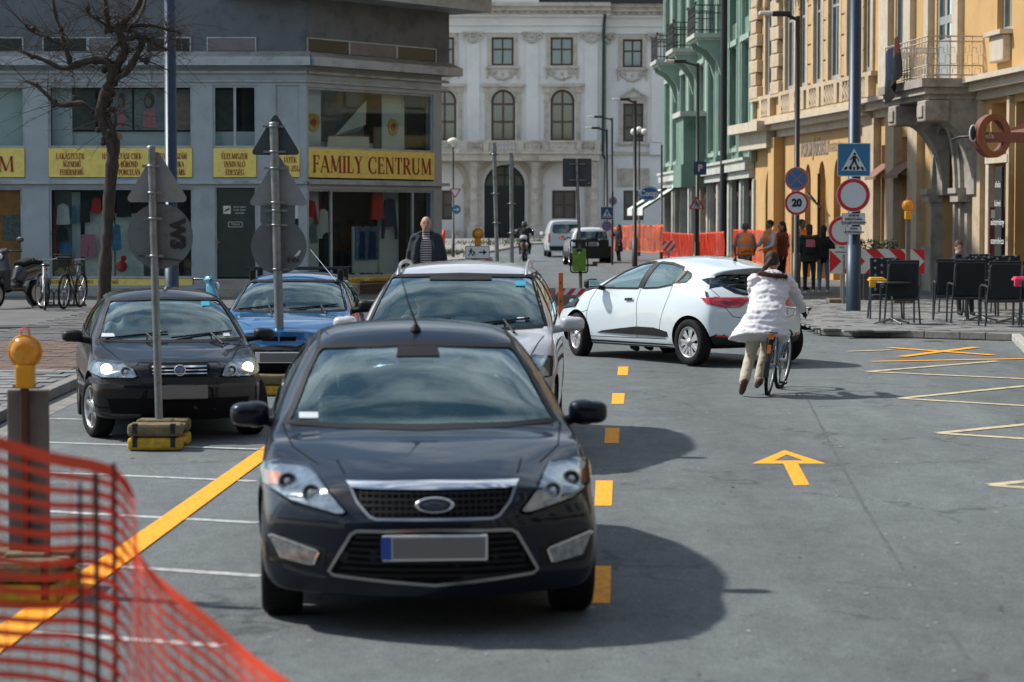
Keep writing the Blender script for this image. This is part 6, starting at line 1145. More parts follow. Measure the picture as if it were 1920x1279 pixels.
def car_shape(S,inset=0.0,u0=0,u1=None,floor=None,mi=0):
 L_=S['L'];u1=L_ if u1 is None else u1
 T,B,WM,WB,WT,BT=[pch(S[k])for k in('top','belt','wmax','wbelt','wtop','bot')];DR=pch(S.get('drop',[(0,.03),(S['cowl'],.04),(S['cowl']+.9,.06),(L_,.05)]))
 g=pch(S['nose']);gr=pch(S['tail']);W=S['W']/2;a=S['bul'];ar=S['bulr'];fl=S.get('fade',1.25)
 E=[0,.012,.035,.075,.13,.2]if not inset else[0]
 us=[u0+e for e in E];n=max(4,int((u1-u0-2*E[-1])/.075));us+=[u0+E[-1]+(u1-u0-2*E[-1])*i/n for i in range(1,n)]+[u1-e for e in reversed(E)]
 es=[.955,.975,.987,.995,.999,1]
 secs=[]
 for i,u in enumerate(us):
  k=1 if inset else es[min(i,len(us)-1-i,5)]
  zt=T(u)-inset;zb=min(B(u),T(u)-DR(u)-.012)-(0 if not inset else 0);wm=WM(u)-inset*1.5;wb=WB(u)-inset*1.3;wt=min(WT(u),WB(u)-.02)-inset*1.0;z0=BT(u)if floor is None else floor;dr=DR(u)
  zm=z0+(zb-z0)*S.get('mid',.52);H=[]
  for s in(0,.33,.66,.86):H.append((wm*s,z0))
  c=catmull([(wm*.86,z0,0),(wm*.965,z0+(zm-z0)*.18,0),(wm,zm,0),(wm*.5+wb*.5+.012,zm+(zb-zm)*.62,0),(wb,zb,0)],4)[1:]
  H+=[(p.x,p.y)for p in c]
  ze=zt-dr;hh=max(0,ze-zb)
  for s in(.12,.25,.4,.55,.7,.85,1):H.append((wb+(wt-wb)*s+.05*math.sin(PI*s)*min(1,hh/.35),zb+(ze-zb)*s))
  for s in(.92,.82,.68,.5,.3,.15,0):H.append((wt*s,zt-dr*s**2.4))
  for _ in range(2):
   H=[H[0],H[1],H[2]]+[((H[j-1][0]+2*H[j][0]+H[j+1][0])/4,(H[j-1][1]+2*H[j][1]+H[j+1][1])/4)for j in range(3,len(H)-1)]+[H[-1]]
  full=[(-x,z)for x,z in reversed(H[1:])][::-1]
  loop=[(x,z)for x,z in H]+[(-x,z)for x,z in reversed(H[1:-1])]
  cz=(z0+zt)/2
  secs.append((u,[(x*k,cz+(z-cz)*k)for x,z in loop],cz))
 def disp(u,x,z):
  q=abs(x)/W;f0=1-sstep(0,fl,u);f1=1-sstep(0,S.get('fader',1.0),L_-u)
  if inset:f0=f1=0
  return u+f0*(a*q**S.get('bexp',2.2)+g(z))-f1*(ar*q**2.2+gr(z))
 mb=MB();n=len(secs[0][1]);vs=[];fs=[]
 for u,lp,cz in secs:vs+=[(x,disp(u,x,z),z)for x,z in lp]
 for i in range(len(secs)-1):
  for j in range(n):fs.append((i*n+j,i*n+(j+1)%n,(i+1)*n+(j+1)%n,(i+1)*n+j))
 for end in(0,len(secs)-1):
  u,lp,cz=secs[end];prev=[end*n+j for j in range(n)]
  for s in(.92,.82,.7,.55,.38,.2):
   o=len(vs);vs+=[(x*s,disp(u,x*s,cz+(z-cz)*s),cz+(z-cz)*s)for x,z in lp];cur=list(range(o,o+n))
   for j in range(n):fs.append((prev[j],cur[j],cur[(j+1)%n],prev[(j+1)%n])if end==0 else(prev[j],prev[(j+1)%n],cur[(j+1)%n],cur[j]))
   prev=cur
  vs.append((0,disp(u,0,cz),cz));c_=len(vs)-1
  for j in range(n):fs.append((prev[j],c_,prev[(j+1)%n])if end==0 else(prev[j],prev[(j+1)%n],c_))
 mb.add(vs,fs,mi,True)
 return mb
def to_obj(mb,mats,name='tmp'):
 me=mb.mesh(name,mats);bm=bmesh.new();bm.from_mesh(me);bmesh.ops.remove_doubles(bm,verts=bm.verts,dist=1e-5);bmesh.ops.recalc_face_normals(bm,faces=bm.faces);bm.to_mesh(me);bm.free()
 o=bpy.data.objects.new(name,me);COL.objects.link(o);return o
def boolean(o,cutters,solver='MANIFOLD'):
 for c in cutters:
  m=o.modifiers.new('b','BOOLEAN');m.operation='DIFFERENCE';m.object=c;m.solver=solver
  try:m.material_mode='INDEX'
  except Exception:pass
 dg=bpy.context.evaluated_depsgraph_get();me=bpy.data.meshes.new_from_object(o.evaluated_get(dg))
 o.modifiers.clear();o.data=me
 for c in cutters:bpy.data.objects.remove(c)
 return o
class Proj:
 def __init__(s,mb):s.t=BVHTree.FromPolygons([Vector(v)for v in mb.v],mb.f)
 def hit(s,d,p,q):
  """d: F front (x,z) B back (x,z) S side +x (y,z) s side -x (y,z) T top (x,y)"""
  o,r={'F':((p,-3,q),(0,1,0)),'B':((p,9,q),(0,-1,0)),'S':((3,p,q),(-1,0,0)),'s':((-3,p,q),(1,0,0)),'T':((p,q,4),(0,0,-1))}[d]
  h,nrm,i,ds=s.t.ray_cast(Vector(o),Vector(r))
  if h is None:
   h,nrm,i,ds=s.t.find_nearest(Vector({'F':(p,.3,q),'B':(p,4,q),'S':(1,p,q),'s':(-1,p,q),'T':(p,q,1.2)}[d]))
  if nrm.dot(Vector(r))>0:nrm=-nrm
  return h,nrm
 def patch(s,d,pts,off=.004,nr=10,nc=14,skirt=.02):
  """grid patch filling an outline (one interval per row)"""
  zs=sorted(set([round(p[1],4)for p in pts]));z0,z1=zs[0],zs[-1]
  rows=sorted(set(zs+[z0+(z1-z0)*i/nr for i in range(nr+1)]));rows[0]+=1e-4;rows[-1]-=1e-4
  def span(z):
   xs=[]
   for i in range(len(pts)):
    (xa,za),(xb,zb)=pts[i],pts[(i+1)%len(pts)]
    if(za-z)*(zb-z)<=0 and za!=zb:xs.append(xa+(xb-xa)*(z-za)/(zb-za))
   return(min(xs),max(xs))if xs else(0,0)
  V=[];Bk=[]
  for z in rows:
   a,b=span(z)
   for j in range(nc+1):
    h,n=s.hit(d,a+(b-a)*j/nc,z);V.append(h+n*off);Bk.append(h-n*skirt)
  F_=[];w_=nc+1;m=len(rows)
  for i in range(m-1):
   for j in range(nc):F_.append((i*w_+j,i*w_+j+1,(i+1)*w_+j+1,(i+1)*w_+j))
  mb=MB().add(V,F_,0,True)
  if skirt:
   rim=[j for j in range(nc+1)]+[i*w_+nc for i in range(1,m)]+[(m-1)*w_+j for j in range(nc-1,-1,-1)]+[i*w_ for i in range(m-2,0,-1)]
   k=len(rim);mb.add([V[i]for i in rim]+[Bk[i]for i in rim],[(i,(i+1)%k,k+(i+1)%k,k+i)for i in range(k)],0)
  return mb
 def ribbon(s,d,pts,w_=.006,off=.0015,closed=False,step=.04,mb=None,rise=0):
  P=[Vector((p[0],p[1]))for p in pts];Q=[];N=len(P)
  for i in range(N if closed else N-1):
   a,b=P[i],P[(i+1)%N];n=max(1,int((b-a).length/step))
   Q+=[a+(b-a)*k/n for k in range(n)]
  if not closed:Q.append(P[-1])
  mb=mb or MB();V=[];n=len(Q)
  for i,q in enumerate(Q):
   a=Q[i-1]if(i>0 or closed)else q;b=Q[(i+1)%n]if(i<n-1 or closed)else q
   t=(b-a).normalized()if(b-a).length>1e-9 else Vector((1,0));nn=Vector((-t.y,t.x))*w_/2
   for sg in(1,-1):
    h,nr=s.hit(d,q.x+nn.x*sg,q.y+nn.y*sg);V.append(h+nr*off)
  F_=[(2*i,2*i+1,2*((i+1)%n)+1,2*((i+1)%n))for i in range(n if closed else n-1)]
  mb.add(V,F_,0,True);return mb
def mir(pts):return[(-x,z)for x,z in reversed(pts)]
def prism(pts,axis,a,b,mi=1):
 fr={'y':lambda p,q:Vector((p,a,q)),'x':lambda p,q:Vector((a,p,q))}[axis]
 return MB().poly(pts,fr,mi,(0,b-a,0)if axis=='y' else(b-a,0,0))
_wheels={}
def wheel_meshes(r,rr,wd,style,n):
 key=(r,rr,wd,style,n)
 if key in _wheels:return _wheels[key]
 t=MB();Rm=Matrix.Rotation(PI/2,4,'Y')
 h=wd/2
 t.lathe([(rr,-h*.8),(rr+.012,-h*.95),(r-.03,-h),(r-.008,-h*.86),(r,-h*.6),(r,h*.6),(r-.008,h*.86),(r-.03,h),(rr+.012,h*.95),(rr,h*.8)],40,0,Rm,cap=False)
 for k in range(60):
  a=2*PI*k/60;m=Matrix.Rotation(a,4,'X');t.box(-h*.7,h*.7,-.006,.004,r-.003,r+.003,0,m)
 m=MB();m.lathe([(rr,-h*.8),(rr*.92,-h*.5),(rr*.9,h*.35),(rr*.93,h*.78),(rr,h*.86),(rr+.008,h*.8)],40,1,Rm,cap=False)
 m.lathe([(.001,h*.0),(rr*.93,h*.0)],30,2,Rm,cap=False)
 of=h*.62
 if style=='alloy':
  for k in range(n):
   A=Matrix.Rotation(2*PI*k/n,4,'X');m.box(of-.03,of+.004,-.022,.022,.04,rr*.95,1,A);m.box(of-.03,of+.010,-.012,.012,.04,rr*.93,1,A)
  m.lathe([(.07,of-.03),(.07,of+.012),(.05,of+.018),(0.001,of+.018)],20,1,Rm,cap=False)
 else:
  ws=[]
  for k in range(n):
   a=2*PI*k/n;q=[(rr*.82*math.cos(a-.19),rr*.82*math.sin(a-.19)),(rr*.86*math.cos(a),rr*.86*math.sin(a)),(rr*.82*math.cos(a+.19),rr*.82*math.sin(a+.19)),(rr*.45*math.cos(a+.17),rr*.45*math.sin(a+.17)),(rr*.40*math.cos(a),rr*.40*math.sin(a)),(rr*.45*math.cos(a-.17),rr*.45*math.sin(a-.17))]
   ws.append(q)
   A=Matrix.Rotation(a+PI/n,4,'X');m.box(of,of+.008,-.02,.02,rr*.3,rr*.9,3,A)
  m.poly([(rr*.97*math.cos(2*PI*k/36),rr*.97*math.sin(2*PI*k/36))for k in range(36)],lambda p,q:Vector((of,p,q)),3,(-.02,0,0),ws)
  m.lathe([(rr*.28,of),(rr*.26,of+.016),(.03,of+.02),(.028,of+.026),(0.001,of+.026)],20,3,Rm,cap=False)
  m.lathe([(rr*.99,of-.03),(rr*1.0,of+.004),(rr*.93,of+.008),(rr*.92,of-.0)],36,3,Rm,cap=False)
 _wheels[key]=(t.mesh('tyre','tyre_rubber'),m.mesh('rim',['tyre_rubber','alloy','under','hubcap']));return _wheels[key]
def add_wheels(root,S):
 for ax,y in((0,S['fa']),(1,S['fa']+S['wb'])):
  for sg in(-1,1):
   wd=S.get('tw',.205);xx=sg*(S['track']/2)
   e=bpy.data.objects.new('wheel',None);COL.objects.link(e);e.parent=root;e.location=(xx,y-S['fa'],S['wr'])
   st=S.get('steer',0)if ax==0 else 0
   e.rotation_euler=(random.uniform(0,1),0,(PI if sg<0 else 0)+st)
   t,m=wheel_meshes(S['wr'],S['rr'],wd,S['wstyle'],S['nsp']);link('tyre',t,e);link('rim',m,e)
def seat_mesh():
 b=MB();b.bbox(-.24,.24,-.26,.24,-.08,.08,.05);T=Matrix.Translation((0,.28,.05))@Matrix.Rotation(-.3,4,'X');b.bbox(-.23,.23,-.06,.06,0,.6,.05,0,T);b.bbox(-.12,.12,-.045,.045,.64,.82,.04,0,T)
 b.cyl(T@Vector((-.05,0,.58)),T@Vector((-.05,0,.66)),.008);b.cyl(T@Vector((.05,0,.58)),T@Vector((.05,0,.66)),.008);return b.mesh('seat','seat_cloth')
_seat=None
def build_car(S,name,label,loc,rz,group=None):
 global _seat
 root=thing(name,label,'car',loc,rz,group)
 fa=S['fa'];paint=S['paint'];body=car_shape(S);P=Proj(body)
 ob=to_obj(body,[paint,'interior','under','black_plastic'])
 cut=[]
 if S.get('cab',True):
  cav=car_shape(S,.045,S['cowl']+.12,S['cabend'],.30,1);cut.append(to_obj(cav,['interior','interior','under','black_plastic']))
  cut.append(to_obj(prism(S['ws'],'y',-1.2,S['cowl']+S.get('wsin',1.15)),['interior','rubber_seal','under','black_plastic']))
  for pts in S['sw']:
   for sg in(-1,1):cut.append(to_obj(prism(pts,'x',sg*.25,sg*1.3),['interior','rubber_seal','under','black_plastic']))
  if S.get('rw'):cut.append(to_obj(prism(S['rw'],'y',S['L']+1,S['cabend']-S.get('rwin',.5)),['interior','rubber_seal','under','black_plastic']))
 for y in(fa,fa+S['wb']):
  for sg in(-1,1):
   c=MB();c.tube([(sg*(S['W']/2-.30),y,S['wr']+.012),(sg*1.3,y,S['wr']+.012)],S['wr']+S.get('gap',.048),36,2,sm=False);cut.append(to_obj(c,['interior','rubber_seal','under','black_plastic']))
 boolean(ob,cut)
 me=ob.data;bpy.data.objects.remove(ob)
 if S.get('two_tone'):
  for p in me.polygons:
   if p.material_index==0 and S['two_tone'](p.center):p.material_index=3
 me.transform(Matrix.Translation((0,-fa,0)))
 for p in me.polygons:p.use_smooth=p.material_index in(0,3)
 try:me.set_sharp_from_angle(angle=R(38))
 except Exception:pass
 link('body',me,root)
 sh=Matrix.Translation((0,-fa,0))
 def part(nm,mb,m,parent=root,label=None):
  mesh=mb.mesh(nm,m);mesh.transform(sh);bm=bmesh.new();bm.from_mesh(mesh);bmesh.ops.recalc_face_normals(bm,faces=bm.faces[:]);bm.to_mesh(mesh);bm.free()
  o=link(nm,mesh,parent)
  if label:o['label']=label
  return o
 if S.get('cab',True):
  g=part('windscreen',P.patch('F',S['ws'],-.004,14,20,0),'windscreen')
  part('windscreen_frame',P.ribbon('F',S['ws'],.024,.003,True),'rubber_seal')
  for pts in S['sw']:
   for d in('S','s'):
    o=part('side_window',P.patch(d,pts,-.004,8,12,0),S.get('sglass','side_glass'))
    part('window_frame',P.ribbon(d,pts,.028,.003,True),'rubber_seal',o)
  if S.get('rw'):
   o=part('rear_window',P.patch('B',S['rw'],-.004,10,16,0),S.get('rglass','dark_glass'));part('window_frame',P.ribbon('B',S['rw'],.03,.003,True),'rubber_seal',o)
  cw=S['cowl'];zc=pch(S['top'])(cw)
  d=MB();d.bbox(-.66,.66,cw+.13,cw+.55,zc-.28,zc-.07,.05);part('dashboard',d,'interior')
  dx=S.get('drv',.36);st=MB();C_=Vector((dx,cw+.72,zc-.06));A=Matrix.Translation(C_)@Matrix.Rotation(R(-65),4,'X')
  st.tube([A@Vector((.18*math.cos(t*PI/10),.18*math.sin(t*PI/10),0))for t in range(20)],.014,6,0,closed=True);st.cyl(A@Vector((-.17,0,0)),A@Vector((.17,0,0)),.016);st.cyl(C_,C_+Vector((0,-.25,-.12)),.03)
  part('steering_wheel',st,'black_plastic')
  if _seat is None:_seat=seat_mesh()
  sy=cw+S.get('seat',1.25)
  for sx in(-.36,.36):link('seat',_seat,root,(sx,sy-fa,S.get('seatz',.42)))
  b=MB();b.bbox(-.6,.6,sy+.75,sy+1.15,.35,.52,.05);b.bbox(-.6,.6,sy+1.12,sy+1.24,.5,zc+.02,.05);part('rear_bench',b,'seat_cloth')
  h=pch(S['top'])(cw+.85);m=MB();m.bbox(-.11,.11,cw+.92,cw+.95,h-.15,h-.08,.012);m.cyl((0,cw+.93,h-.1),(0,cw+.9,h-.03),.012);part('rear_view_mirror',m,'black_plastic')
 mx,my,mz,ml,mh=S['mirror']
 for sg in(-1,1):
  b=MB();bmm=bmesh.new();bmesh.ops.create_uvsphere(bmm,u_segments=28,v_segments=18,radius=1)
  for v in bmm.verts:
   c=v.co;e=.62;v.co=Vector((sg*mx+math.copysign(abs(c.x)**e,c.x)*ml,my+(.05 if c.y>0 else-.085)*abs(c.y)**.8,mz+math.copysign(abs(c.z)**e,c.z)*mh*(1 if c.x*sg<0 else .9)))
  b.addbm(bmm,0,True)
  b.tube([(sg*(mx-ml*.6),my,mz-mh*.5),(sg*(mx-ml-.08),my+.02,mz-mh*.8)],[.03,.035],8)
  for i in range(len(b.v)):
   x,y,z=b.v[i]
  o=part('door_mirror',b,S.get('mirror_mat',paint));f=MB();f.bbox(sg*mx-ml*.78,sg*mx+ml*.78,my+.05,my+.06,mz-mh*.7,mz+mh*.7,.004);part('mirror_glass',f,'mirror_face',o)
 for d in S['det']:
  k=d[0]
  if k=='patch':
   _,nm,dr,pts,m,off,sym=d[:7];parent=root
   for q,dd in(((pts,dr),)if not sym else((pts,dr),(mir(pts),dr)if dr in 'FBT' else(pts,'s'))):
    part(nm,P.patch(dd,q,off,d[7]if len(d)>7 else 8,14),m)
  elif k=='rib':
   _,nm,dr,pts,m,wd,off,closed,sym=d[:9]
   for q,dd in(((pts,dr),)if not sym else((pts,dr),(mir(pts),dr)if dr in 'FBT' else(pts,'s'))):part(nm,P.ribbon(dd,q,wd,off,closed),m)
  elif k=='seams':
   for dr,pts,sym in d[1]:
    part('panel_gap',P.ribbon(dr,pts,.008,.0015),'seam')
    if sym:part('panel_gap',P.ribbon(dr if dr in 'FBT' else 's',mir(pts)if dr in 'FBT' else pts,.008,.0015),'seam')
  elif k=='head':
   _,pts,bowls,ind,lit=d
   for sg in(-1,1):
    q=pts if sg<0 else mir(pts);o=part('headlight',P.patch('F',q,.003,10,16,0),'lamp_inside')
    for(bx,bz,br,on)in bowls:
     h,n_=P.hit('F',sg*abs(bx),bz);b=MB();A=Matrix.Translation(h+n_*.008+Vector((0,0,0)))@Matrix.Rotation(PI/2,4,'X')
     b.lathe([(br,.012),(br*.9,.014),(br*.8,.0),(br*.5,-.02),(.001,-.024)],20,0,A,cap=False);part('lamp_bowl',b,'chrome',o)
     b=MB();b.ball(h+n_*.012,br*(.62 if on else .4),0,12);part('bulb',b,'headlamp_lit' if on else 'lamp_white',o)
    if ind:part('indicator',P.patch('F',ind if sg<0 else mir(ind),.014,6,6,0),'amber',o)
    part('lamp_cover',P.patch('F',q,.022,10,16,.02),'lamp_glass',o);part('lamp_rim',P.ribbon('F',q,.012,.012,True),'seam',o)
  elif k=='mb':part(d[1],d[2],d[3])
  elif k=='wipers':
   for(x0,x1)in d[1]:
    z0=min(p[1]for p in S['ws'])+.02;a,n1=P.hit('F',x0,z0);b_,n2=P.hit('F',x1,z0+.055);m=MB();m.tube([a+n1*.012+(b_-a)*t for t in(0,.25,.5,.75,1)],.009,6);c,n3=P.hit('F',(x0+x1)/2+.3*(x1-x0),z0-.06);m.tube([a*.35+b_*.65+n1*.02,c+n3*.02],.011,6);part('wiper',m,'black_plastic')
  elif k=='plate':
   _,x,z,wdt,hgt,tail,col=d;h,n_=P.hit('B' if tail else 'F',x,z);y0=h.y-(.012 if not tail else-.012);b=MB();b.bbox(x-wdt/2-.012,x+wdt/2+.012,min(y0,y0-.012 if not tail else y0+.012),max(y0,y0-.012 if not tail else y0+.012),z-hgt/2-.012,z+hgt/2+.012,.004);o=part('number_plate',b,'plate_white' if col!='dark' else 'plate_grey')
   yy=y0-.014 if not tail else y0+.014;b=MB();b.box(x-wdt/2+(.0 if col=='dark' else .04),x+wdt/2,yy,yy+.002,z-hgt/2,z+hgt/2);part('plate_face',b,'plate_grey',o)
   if col=='eu':b=MB();b.box(x-wdt/2-.02,x-wdt/2+.034,yy-.001,yy+.001,z-hgt/2-.004,z+hgt/2+.004);part('country_band',b,'plate_blue',o)
 add_wheels(root,S)
 bpy.context.view_layer.update()
 return root,P
def inside(root,S,x,y,z):return root.matrix_world@Vector((x,y-S['fa'],z))
FD=dict(L=4.78,W=1.886,fa=.95,wb=2.85,track=1.60,wr=.325,rr=.215,tw=.225,wstyle='alloy',nsp=5,paint='paint_ford',cowl=1.36,cabend=4.25,top=[(0,.80),(.12,.835),(.5,.905),(1.0,.965),(1.36,1.0),(1.6,1.12),(1.95,1.285),(2.22,1.385),(2.5,1.455),(2.95,1.49),(3.4,1.465),(3.9,1.36),(4.4,1.13),(4.6,1.08),(4.78,1.05)],belt=[(0,.70),(.3,.78),(1.0,.91),(1.36,.955),(3,1.0),(4.3,1.02),(4.78,.95)],wmax=[(0,.90),(.3,.925),(.9,.943),(3.9,.943),(4.5,.91),(4.78,.84)],wbelt=[(0,.80),(.4,.85),(1.36,.875),(3.5,.88),(4.78,.78)],wtop=[(0,.56),(.7,.66),(1.36,.775),(1.8,.69),(2.22,.635),(2.9,.60),(3.9,.58),(4.5,.62),(4.78,.62)],bot=[(0,.205),(.5,.17),(4.2,.17),(4.78,.28)],nose=[(.2,.06),(.32,.015),(.45,0),(.58,.0),(.66,.03),(.8,.10),(1.0,.12)],tail=[(.2,.1),(.5,0),(.8,.03),(1.05,.1)],bul=.50,bulr=.3,ws=[(-.775,1.015),(-.72,1.12),(-.665,1.24),(-.60,1.345),(-.57,1.365),(0,1.385),(.57,1.365),(.60,1.345),(.665,1.24),(.72,1.12),(.775,1.015),(.5,1.0),(0,.995),(-.5,1.0)],sw=[[(1.75,1.0),(2.02,1.12),(2.45,1.33),(2.7,1.38),(2.74,1.38),(2.78,1.03)],[(2.86,1.03),(2.83,1.38),(3.2,1.37),(3.7,1.28),(3.95,1.15),(3.9,1.05)]],rw=[(-.55,1.12),(-.5,1.33),(.5,1.33),(.55,1.12)],rwin=.3,mirror=(1.0,1.83,1.035,.115,.078),mirror_mat='paint_ford',mid=.5,seat=1.3)
_up=lambda z:z if z<=1.0 else 1+(z-1)*1.12
FD['top']=[(u,_up(z))for u,z in FD['top']];FD['ws']=[(x,_up(z))for x,z in FD['ws']];FD['sw']=[[(y,_up(z))for y,z in q]for q in FD['sw']];FD['rw']=[(x,_up(z))for x,z in FD['rw']]
_gr=[(-.43,.772),(.43,.772),(.395,.70),(.335,.635),(.30,.622),(-.30,.622),(-.335,.635),(-.395,.70)]
_lo=[(-.43,.545),(-.40,.562),(0,.572),(.40,.562),(.43,.545),(.545,.345),(.52,.325),(0,.285),(-.52,.325),(-.545,.345)]
def bars(P,d,x0,x1,zs,w_=.008):
 mb=MB()
 for z in zs:P.ribbon(d,[(x0(z),z),(x1(z),z)],w_,.012,mb=mb)
 return mb
_fp=Proj(car_shape(FD))
_mesh=MB()
for i in range(24):
 x=-.38+.76*i/23;_fp.ribbon('F',[(x,.635),(x,.765)]if abs(x)<.33 else[(x,.70),(x,.765)],.006,.010,mb=_mesh)
for z in(.66,.69,.72,.75):_fp.ribbon('F',[(-.33 if z<.67 else-.38,z),(.33 if z<.67 else .38,z)],.008,.012,mb=_mesh)
_mesh2=MB()
for i in range(7):
 z=.335+.033*i;xx=.50-(z-.335)*.45;_fp.ribbon('F',[(-xx,z),(xx,z)],.010,.010,mb=_mesh2)
_h,_=_fp.hit('F',0,.70);_bd=MB();_A=Matrix.Translation(_h+Vector((0,-.025,0)))@Matrix.Diagonal((1.9,1,.78,1))@Matrix.Rotation(PI/2,4,'X')
_bd.lathe([(.054,-.01),(.054,.012),(.046,.018),(.044,.01)],32,0,_A,cap=False);_bd2=MB();_bd2.lathe([(.045,.0),(.045,.009),(.001,.012)],32,0,_A,cap=False)
mat('badge_blue',(.03,.05,.09),.3,.5,coat=1)
_hl=[(-.90,.80),(-.885,.835),(-.80,.85),(-.65,.845),(-.60,.81),(-.455,.655),(-.47,.64),(-.50,.638),(-.74,.69),(-.885,.735)]
_fog=[(-.855,.50),(-.84,.512),(-.61,.452),(-.595,.44),(-.62,.375),(-.64,.368),(-.80,.392)]
FD['det']=[('patch','upper_grille','F',_gr,'seam',.003,False),('mb','grille_mesh',_mesh,'black_plastic'),('rib','grille_surround','F',_gr[1:]+[_gr[0]],'dull_chrome',.014,.012,False,False),('patch','grille_top_bar','F',[(-.455,.797),(0,.806),(.455,.797),(.43,.770),(0,.778),(-.43,.770)],'chrome',.016,False),('patch','lower_grille','F',_lo,'seam',.002,False),('mb','grille_bars',_mesh2,'black_plastic'),('rib','grille_surround','F',_lo,'dull_chrome',.016,.010,True,False),('mb','badge',_bd,'chrome'),('mb','badge_face',_bd2,'badge_blue'),('head',_hl,[(-.76,.765,.055,False),(-.635,.735,.05,False)],[(-.885,.80),(-.80,.80),(-.79,.745),(-.875,.735)],False),('patch','fog_lamp_housing','F',[(-.875,.52),(-.56,.46),(-.57,.35),(-.83,.36)],'black_plastic',.003,True),('patch','fog_lamp','F',_fog,'lamp_inside',.010,True),('rib','fog_lamp_rim','F',_fog[:5],'chrome',.010,.016,False,True),('seams',[('F',[(-.43,.80),(-.47,.84),(-.50,.88)],True),('T',[(-.60,.62),(-.74,1.0),(-.80,1.5)],True),('F',[(-.46,.80),(0,.815),(.46,.80)],False),('S',[(1.45,.3),(1.40,.6),(1.45,.93)],True),('S',[(2.8,.3),(2.8,1.0)],True),('S',[(3.8,.9),(3.72,.6),(3.5,.32)],True),('F',[(-.9,.60),(-.5,.60)],True)]),('plate',0,.482,.52,.11,False,'eu'),('rib','roof_edge_trim','T',[(-.60,2.3),(-.585,3.0),(-.56,3.8)],'rubber_seal',.02,.004,False,True),('rib','door_handle','S',[(2.52,.90),(2.70,.905)],'paint_ford',.035,.02,False,True),('wipers',[])]
_st=MB();_q=[(-.71,1.035),(-.60,1.035),(-.60,1.065),(-.71,1.065)]
FD['det']+=[('patch','windscreen_sticker','F',_q,'sticker',.004,False,2),('patch','windscreen_shade','F',[(-.13,1.36),(-.12,1.415),(.12,1.415),(.13,1.36)],'rubber_seal',.002,False,3)]
ford,FP=build_car(FD,'saloon_car','dark blue grey saloon car with pale windscreen and chrome topped grille, front of the queue',(-.475,13.40,gz(13.4)),R(4.6))
_h,_=FP.hit('T',0,2.42);_an=MB();_an.lathe([(.035,0),(.03,.02),(.012,.045),(.006,.06)],12,0,Matrix.Translation(_h-Vector((0,FD['fa'],0))));_an.tube([_h-Vector((0,FD['fa'],-.05)),_h-Vector((.04,FD['fa']-.0,-.16)),_h-Vector((.10,FD['fa']-.22,-.40))],[.007,.005,.004],6);_an.build('aerial','black_plastic',ford)
def cell(u0,u1,z0,z1):return[(u0,z0),(u1,z0),(u1,z1),(u0,z1)]
PU=dict(L=3.84,W=1.66,fa=.70,wb=2.46,track=1.43,wr=.285,rr=.20,tw=.185,wstyle='alloy',nsp=7,paint='paint_black',cowl=1.02,cabend=3.1,fade=1.0,steer=R(14),top=[(0,.70),(.1,.745),(.5,.82),(1.02,.895),(1.2,.99),(1.5,1.17),(1.78,1.285),(2.2,1.355),(2.7,1.365),(3.3,1.31),(3.84,1.22)],belt=[(0,.63),(.3,.70),(1.0,.83),(2.5,.90),(3.84,.88)],wmax=[(0,.77),(.3,.81),(.9,.83),(3.3,.83),(3.84,.77)],wbelt=[(0,.69),(.4,.74),(1.02,.765),(3,.77),(3.84,.68)],wtop=[(0,.50),(.6,.60),(1.02,.70),(1.78,.565),(2.4,.54),(3.3,.52),(3.84,.50)],bot=[(0,.20),(.4,.17),(3.3,.18),(3.84,.3)],nose=[(.18,.05),(.3,.0),(.5,0),(.6,.03),(.75,.09),(.9,.1)],tail=[(.3,.05),(.6,0),(.9,.06),(1.3,.3)],bul=.34,bulr=.25,ws=[(-.70,.90),(-.66,1.0),(-.60,1.15),(-.545,1.245),(-.52,1.26),(0,1.275),(.52,1.26),(.545,1.245),(.60,1.15),(.66,1.0),(.70,.90),(.4,.885),(-.4,.885)],wsin=.9,sw=[[(1.35,.90),(1.6,1.05),(1.95,1.24),(2.2,1.28),(2.26,.92)],[(2.34,.92),(2.3,1.28),(2.8,1.28),(3.25,1.2),(3.15,.96)]],rw=[(-.5,.98),(-.46,1.2),(.46,1.2),(.5,.98)],rwin=.3,mirror=(.93,1.32,.93,.10,.062),mirror_mat='black_plastic',mid=.5,seat=1.2,seatz=.36)
_pg=[(-.27,.715),(.27,.715),(.29,.69),(.25,.60),(-.25,.60),(-.29,.69)]
_pp=Proj(car_shape(PU));_b1=MB()
for z in(.625,.655,.685):_pp.ribbon('F',[(-.25,z),(.25,z)],.009,.016,mb=_b1)
_h,_=_pp.hit('F',0,.66);_lg=MB();_A=Matrix.Translation(_h+Vector((0,-.022,0)))@Matrix.Rotation(PI/2,4,'X');_lg.lathe([(.054,-.01),(.054,.008),(.046,.014),(.044,.006)],28,0,_A,cap=False);_lg2=MB();_lg2.lathe([(.045,.004),(.044,.008),(.001,.009)],28,0,_A,cap=False)
mat('badge_face_blue',(.10,.17,.28),.3,.4,coat=1)
